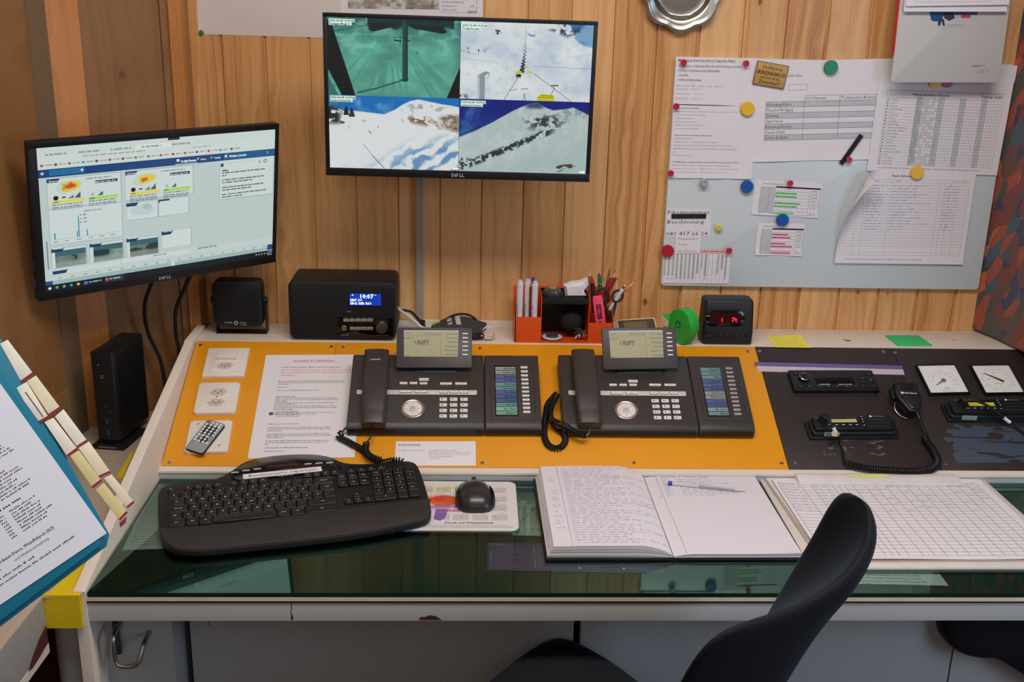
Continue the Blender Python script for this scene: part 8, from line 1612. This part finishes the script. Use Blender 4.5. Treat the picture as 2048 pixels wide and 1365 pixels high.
for k, (pp, ci, lay) in enumerate(TB):
    z = -5.5+lay*2.6-(.25*k); b = B(.001); ps = [bf(*p, z) for p in pp]; cxm = Vector((sum(p[0] for p in ps)/4, sum(p[1] for p in ps)/4))
    b.prism(ps, z, z+1.1, tb[ci], c=.3)
    b.add([(ps[2][0], ps[2][1], z+1.15), (ps[3][0], ps[3][1], z+1.15), (ps[3][0]*.94+ps[0][0]*.06, ps[3][1]*.94+ps[0][1]*.06, z+1.15), (ps[2][0]*.94+ps[1][0]*.06, ps[2][1]*.94+ps[1][1]*.06, z+1.15)], [(0, 1, 2, 3)], pm('dark_red_tab_edge', (130, 24, 40), .5))
    if k == 2: b.line([((ps[0][0]*.6+ps[1][0]*.4)*.8+ps[2][0]*.2, (ps[0][1]*.6+ps[1][1]*.4)*.8+ps[2][1]*.2), (ps[2][0]*.6+ps[3][0]*.3+ps[0][0]*.1, ps[2][1]*.6+ps[3][1]*.3+ps[0][1]*.1)], 1.4, z+1.2, grey_ink)
    b.build('index_tab', t)
b = B(.001); q = [bf(*p) for p in ((254, 1033), (252, 1046), (241, 1056), (239, 1047))]; b.prism(q, -7, -5, pm('dark_red_tab_edge', (130, 24, 40), .5)); b.build('index_tab', t, label='dark red lowest index tab')
b = B(); cen = Mb @ Vector((-.11, .15, -.010)); foot = onZ(100, 1050, ZG); b.tube([cen, cen-NB*.05, foot+Vector((0, 0, .03)), foot+Vector((0, 0, .006))], .008, steel, 12); b.cyl(foot+Vector((0, 0, .0006)), foot+Vector((0, 0, .008)), .05, blk, n=28, c=.001)
tag(b.build('binder_stand'), 'steel arm with round foot on the side table carrying the teal binder', 'stand')
# ------------------------------------------------------------------ chairs
g = G('chair_fabric'); nz_ = g.noise(g.oc, 420.0, 3); chf = g.mix(nz_, (9, 12, 18), (17, 22, 30)); g.bump(g.noise(g.oc, 900.0, 2), .35, .001); chairm = g.done(chf, .75, Sheen_Weight=.22, Sheen_Roughness=.3, Sheen_Tint=(.35, .6, 1, 1), Specular_IOR_Level=.3)  # blue sheen tint paints the window's rim light into the fabric
chpl = pm('chair_plastic', (12, 13, 16), .5)
t = thing('office_chair', 'black upholstered chair with tall curved narrow back in the foreground', 'chair', T(onZ(1330, 1500, 0.5).x*.0+.30, -1.15, 0))
def skin(name, rings, parent, m, lv=2):
    n = len(rings[0]); b = B(); Mi = parent.matrix_world.inverted(); b.loft([[Mi @ Vector(p) for p in r] for r in rings], m); o = b.build(name, parent, ang=180)
    md = o.modifiers.new('smooth', 'SUBSURF'); md.levels = lv; md.render_levels = lv; return o
def Rg(F, Nn, O, yF, yN, yO, con=.018, th=.03):
    f_, n_, o_ = onY(*F, yF), onY(*Nn, yN), onY(*O, yO); m_ = (f_+n_)/2; out = (o_-m_); out = out.normalized() if out.length > .001 else Vector((1, 0, 0))
    return [f_, f_*.7+n_*.3+out*con, f_*.3+n_*.7+out*con, n_, n_.lerp(o_, .12)+Vector((.0, -.012, 0)), n_.lerp(o_, .5)+Vector((.004, -.014, 0)), o_, o_.lerp(f_, .35)+Vector((0, .02, 0)), f_.lerp(o_, .12)+Vector((0, .02, 0))]
RG = [Rg((1690, 990), (1712, 990), (1718, 993), -1.075, -1.085, -1.08, 0, .01),
      Rg((1659, 1010), (1728, 1006), (1740, 1012), -1.06, -1.10, -1.09, .004),
      Rg((1630, 1062), (1738, 1058), (1757, 1062), -1.04, -1.13, -1.10, .012),
      Rg((1594, 1120), (1716, 1118), (1749, 1120), -1.02, -1.16, -1.12, .016),
      Rg((1556, 1185), (1650, 1180), (1721, 1180), -1.00, -1.20, -1.14, .020),
      Rg((1528, 1235), (1545, 1225), (1692, 1228), -.99, -1.24, -1.15, .02),
      Rg((1505, 1280), (1432, 1248), (1664, 1268), -.98, -1.29, -1.16, .02),
      Rg((1480, 1330), (1374, 1302), (1632, 1318), -.98, -1.29, -1.16, .02),
      Rg((1450, 1400), (1335, 1375), (1590, 1385), -.98, -1.27, -1.16, .02),
      Rg((1430, 1480), (1310, 1450), (1545, 1460), -.99, -1.24, -1.15, .015),
      Rg((1425, 1540), (1330, 1520), (1500, 1530), -1.0, -1.20, -1.13, .01)]
skin('backrest', RG, t, chairm)
zs = .61; sp_ = [onZ(a, c, zs) for a, c in ((880, 1440), (985, 1340), (1068, 1282), (1108, 1262), (1150, 1270), (1235, 1318), (1310, 1378), (1420, 1470), (1440, 1600), (1250, 1700), (1020, 1640), (900, 1560))]
Mi = t.matrix_world.inverted(); b = B(); cs = sum((Mi @ p for p in sp_), Vector())/len(sp_); rings = []
for f_, dz in ((.82, -.085), (.97, -.07), (1.0, -.03), (.985, -.008), (.93, .0), (.6, .004), (.25, .0)):
    rings.append([cs.lerp(Mi @ p, f_)+Vector((0, 0, dz)) for p in sp_])
b.loft(rings, chairm); o = b.build('seat', t, ang=180); md = o.modifiers.new('smooth', 'SUBSURF'); md.levels = md.render_levels = 2
cw = t.matrix_world @ cs; cs2 = cs.copy()
b = B(); b.cyl((cs.x, cs.y, .12), (cs.x, cs.y, .53), .025, chrome, n=20); b.build('gas_column', t)
b = B(); rb_ = Mi @ (RG[-1][6].lerp(RG[-1][0], .5)); b.tube(spline([rb_+Vector((0, 0, .05)), rb_+Vector((-.01, 0, -.06)), Vector((cs.x+.1, cs.y, .51)), Vector((cs.x, cs.y, .51))], 6), .02, chpl, 10); b.build('back_support', t)
for k in range(5):
    a = 2*math.pi*k/5+.3; e = Vector((cs.x+.28*math.cos(a), cs.y+.28*math.sin(a), .075)); b = B(); b.tube([(cs.x, cs.y, .12), (cs.x+.14*math.cos(a), cs.y+.14*math.sin(a), .105), e], [.026, .022, .016], chpl, 10); lg = b.build('base_arm', t)
    b = B(); b.cyl(e+Vector((-.012, 0, -.045)), e+Vector((.012, 0, -.045)), .03, rubber, n=18, c=.004); b.cyl(e+Vector((0, 0, -.03)), e, .008, chpl, n=10); b.build('caster', lg)
# second chair under the right end of the desk
Y2 = -.80; t = thing('office_chair', 'black chair pushed under the right end of the desk', 'chair', T(1.02, -.72, 0)); Mi = t.matrix_world.inverted()
cp_ = [(1884, 1215), (1883, 1262), (1892, 1282), (1915, 1298), (1945, 1303), (1975, 1300), (2010, 1321), (2060, 1352), (2150, 1405), (2230, 1400), (2260, 1300), (2200, 1215), (2050, 1190), (1920, 1192)]
fr_ = [Mi @ onY(*p, Y2) for p in cp_]; c0 = sum(fr_, Vector())/len(fr_); rings = []
for f_, dy in ((.85, -.03), (1.01, -.02), (1.04, .0), (1.03, .05), (.9, .075)): rings.append([c0.lerp(p, f_)+Vector((0, dy, 0)) for p in fr_])
b = B(); b.loft(rings, chairm); o = b.build('backrest', t, ang=180); md = o.modifiers.new('smooth', 'SUBSURF'); md.levels = md.render_levels = 2
b = B(); b.cyl((c0.x+.07, c0.y+.11, .10), (c0.x+.07, c0.y+.11, .46), .025, chrome); b.build('gas_column', t)
for k in range(5):
    a = 2*math.pi*k/5; e = Vector((c0.x+.07+.14*math.cos(a), c0.y+.11+.12*math.sin(a), .06)); b = B(); b.tube([(c0.x+.07, c0.y+.11, .10), e], .018, chpl, 10); lg = b.build('base_arm', t); b = B(); b.cyl(e+Vector((-.01, 0, -.035)), e+Vector((.01, 0, -.035)), .025, rubber, n=16); b.build('caster', lg)
# ------------------------------------------------------------------ groups of like things
GROUPS = {'magnet': 'round magnets on the whiteboard', 'notice': 'papers on the whiteboard', 'note': 'phone number notes on the whiteboard', 'magnetic_strip': 'black magnetic strips on the whiteboard', 'desk_phone': 'desk phones on the console', 'panel_gauge': 'gauges in the black plate',
          'two_way_radio': 'two-way radios in the black plate', 'wall_socket': 'white sockets in the yellow plate', 'ballpoint_pen': 'pens on the desk', 'pencil': 'pencils in the organiser', 'key_ring': 'rings in the organiser', 'office_chair': 'black office chairs', 'cable': 'loose cables', 'yellow_tape': 'yellow tape strips on the side table'}
for o in list(C.objects):
    k = o.name.split('.')[0]
    if o.parent is None and o.get('label') and k in GROUPS and 'group' not in o: o['group'] = GROUPS[k]
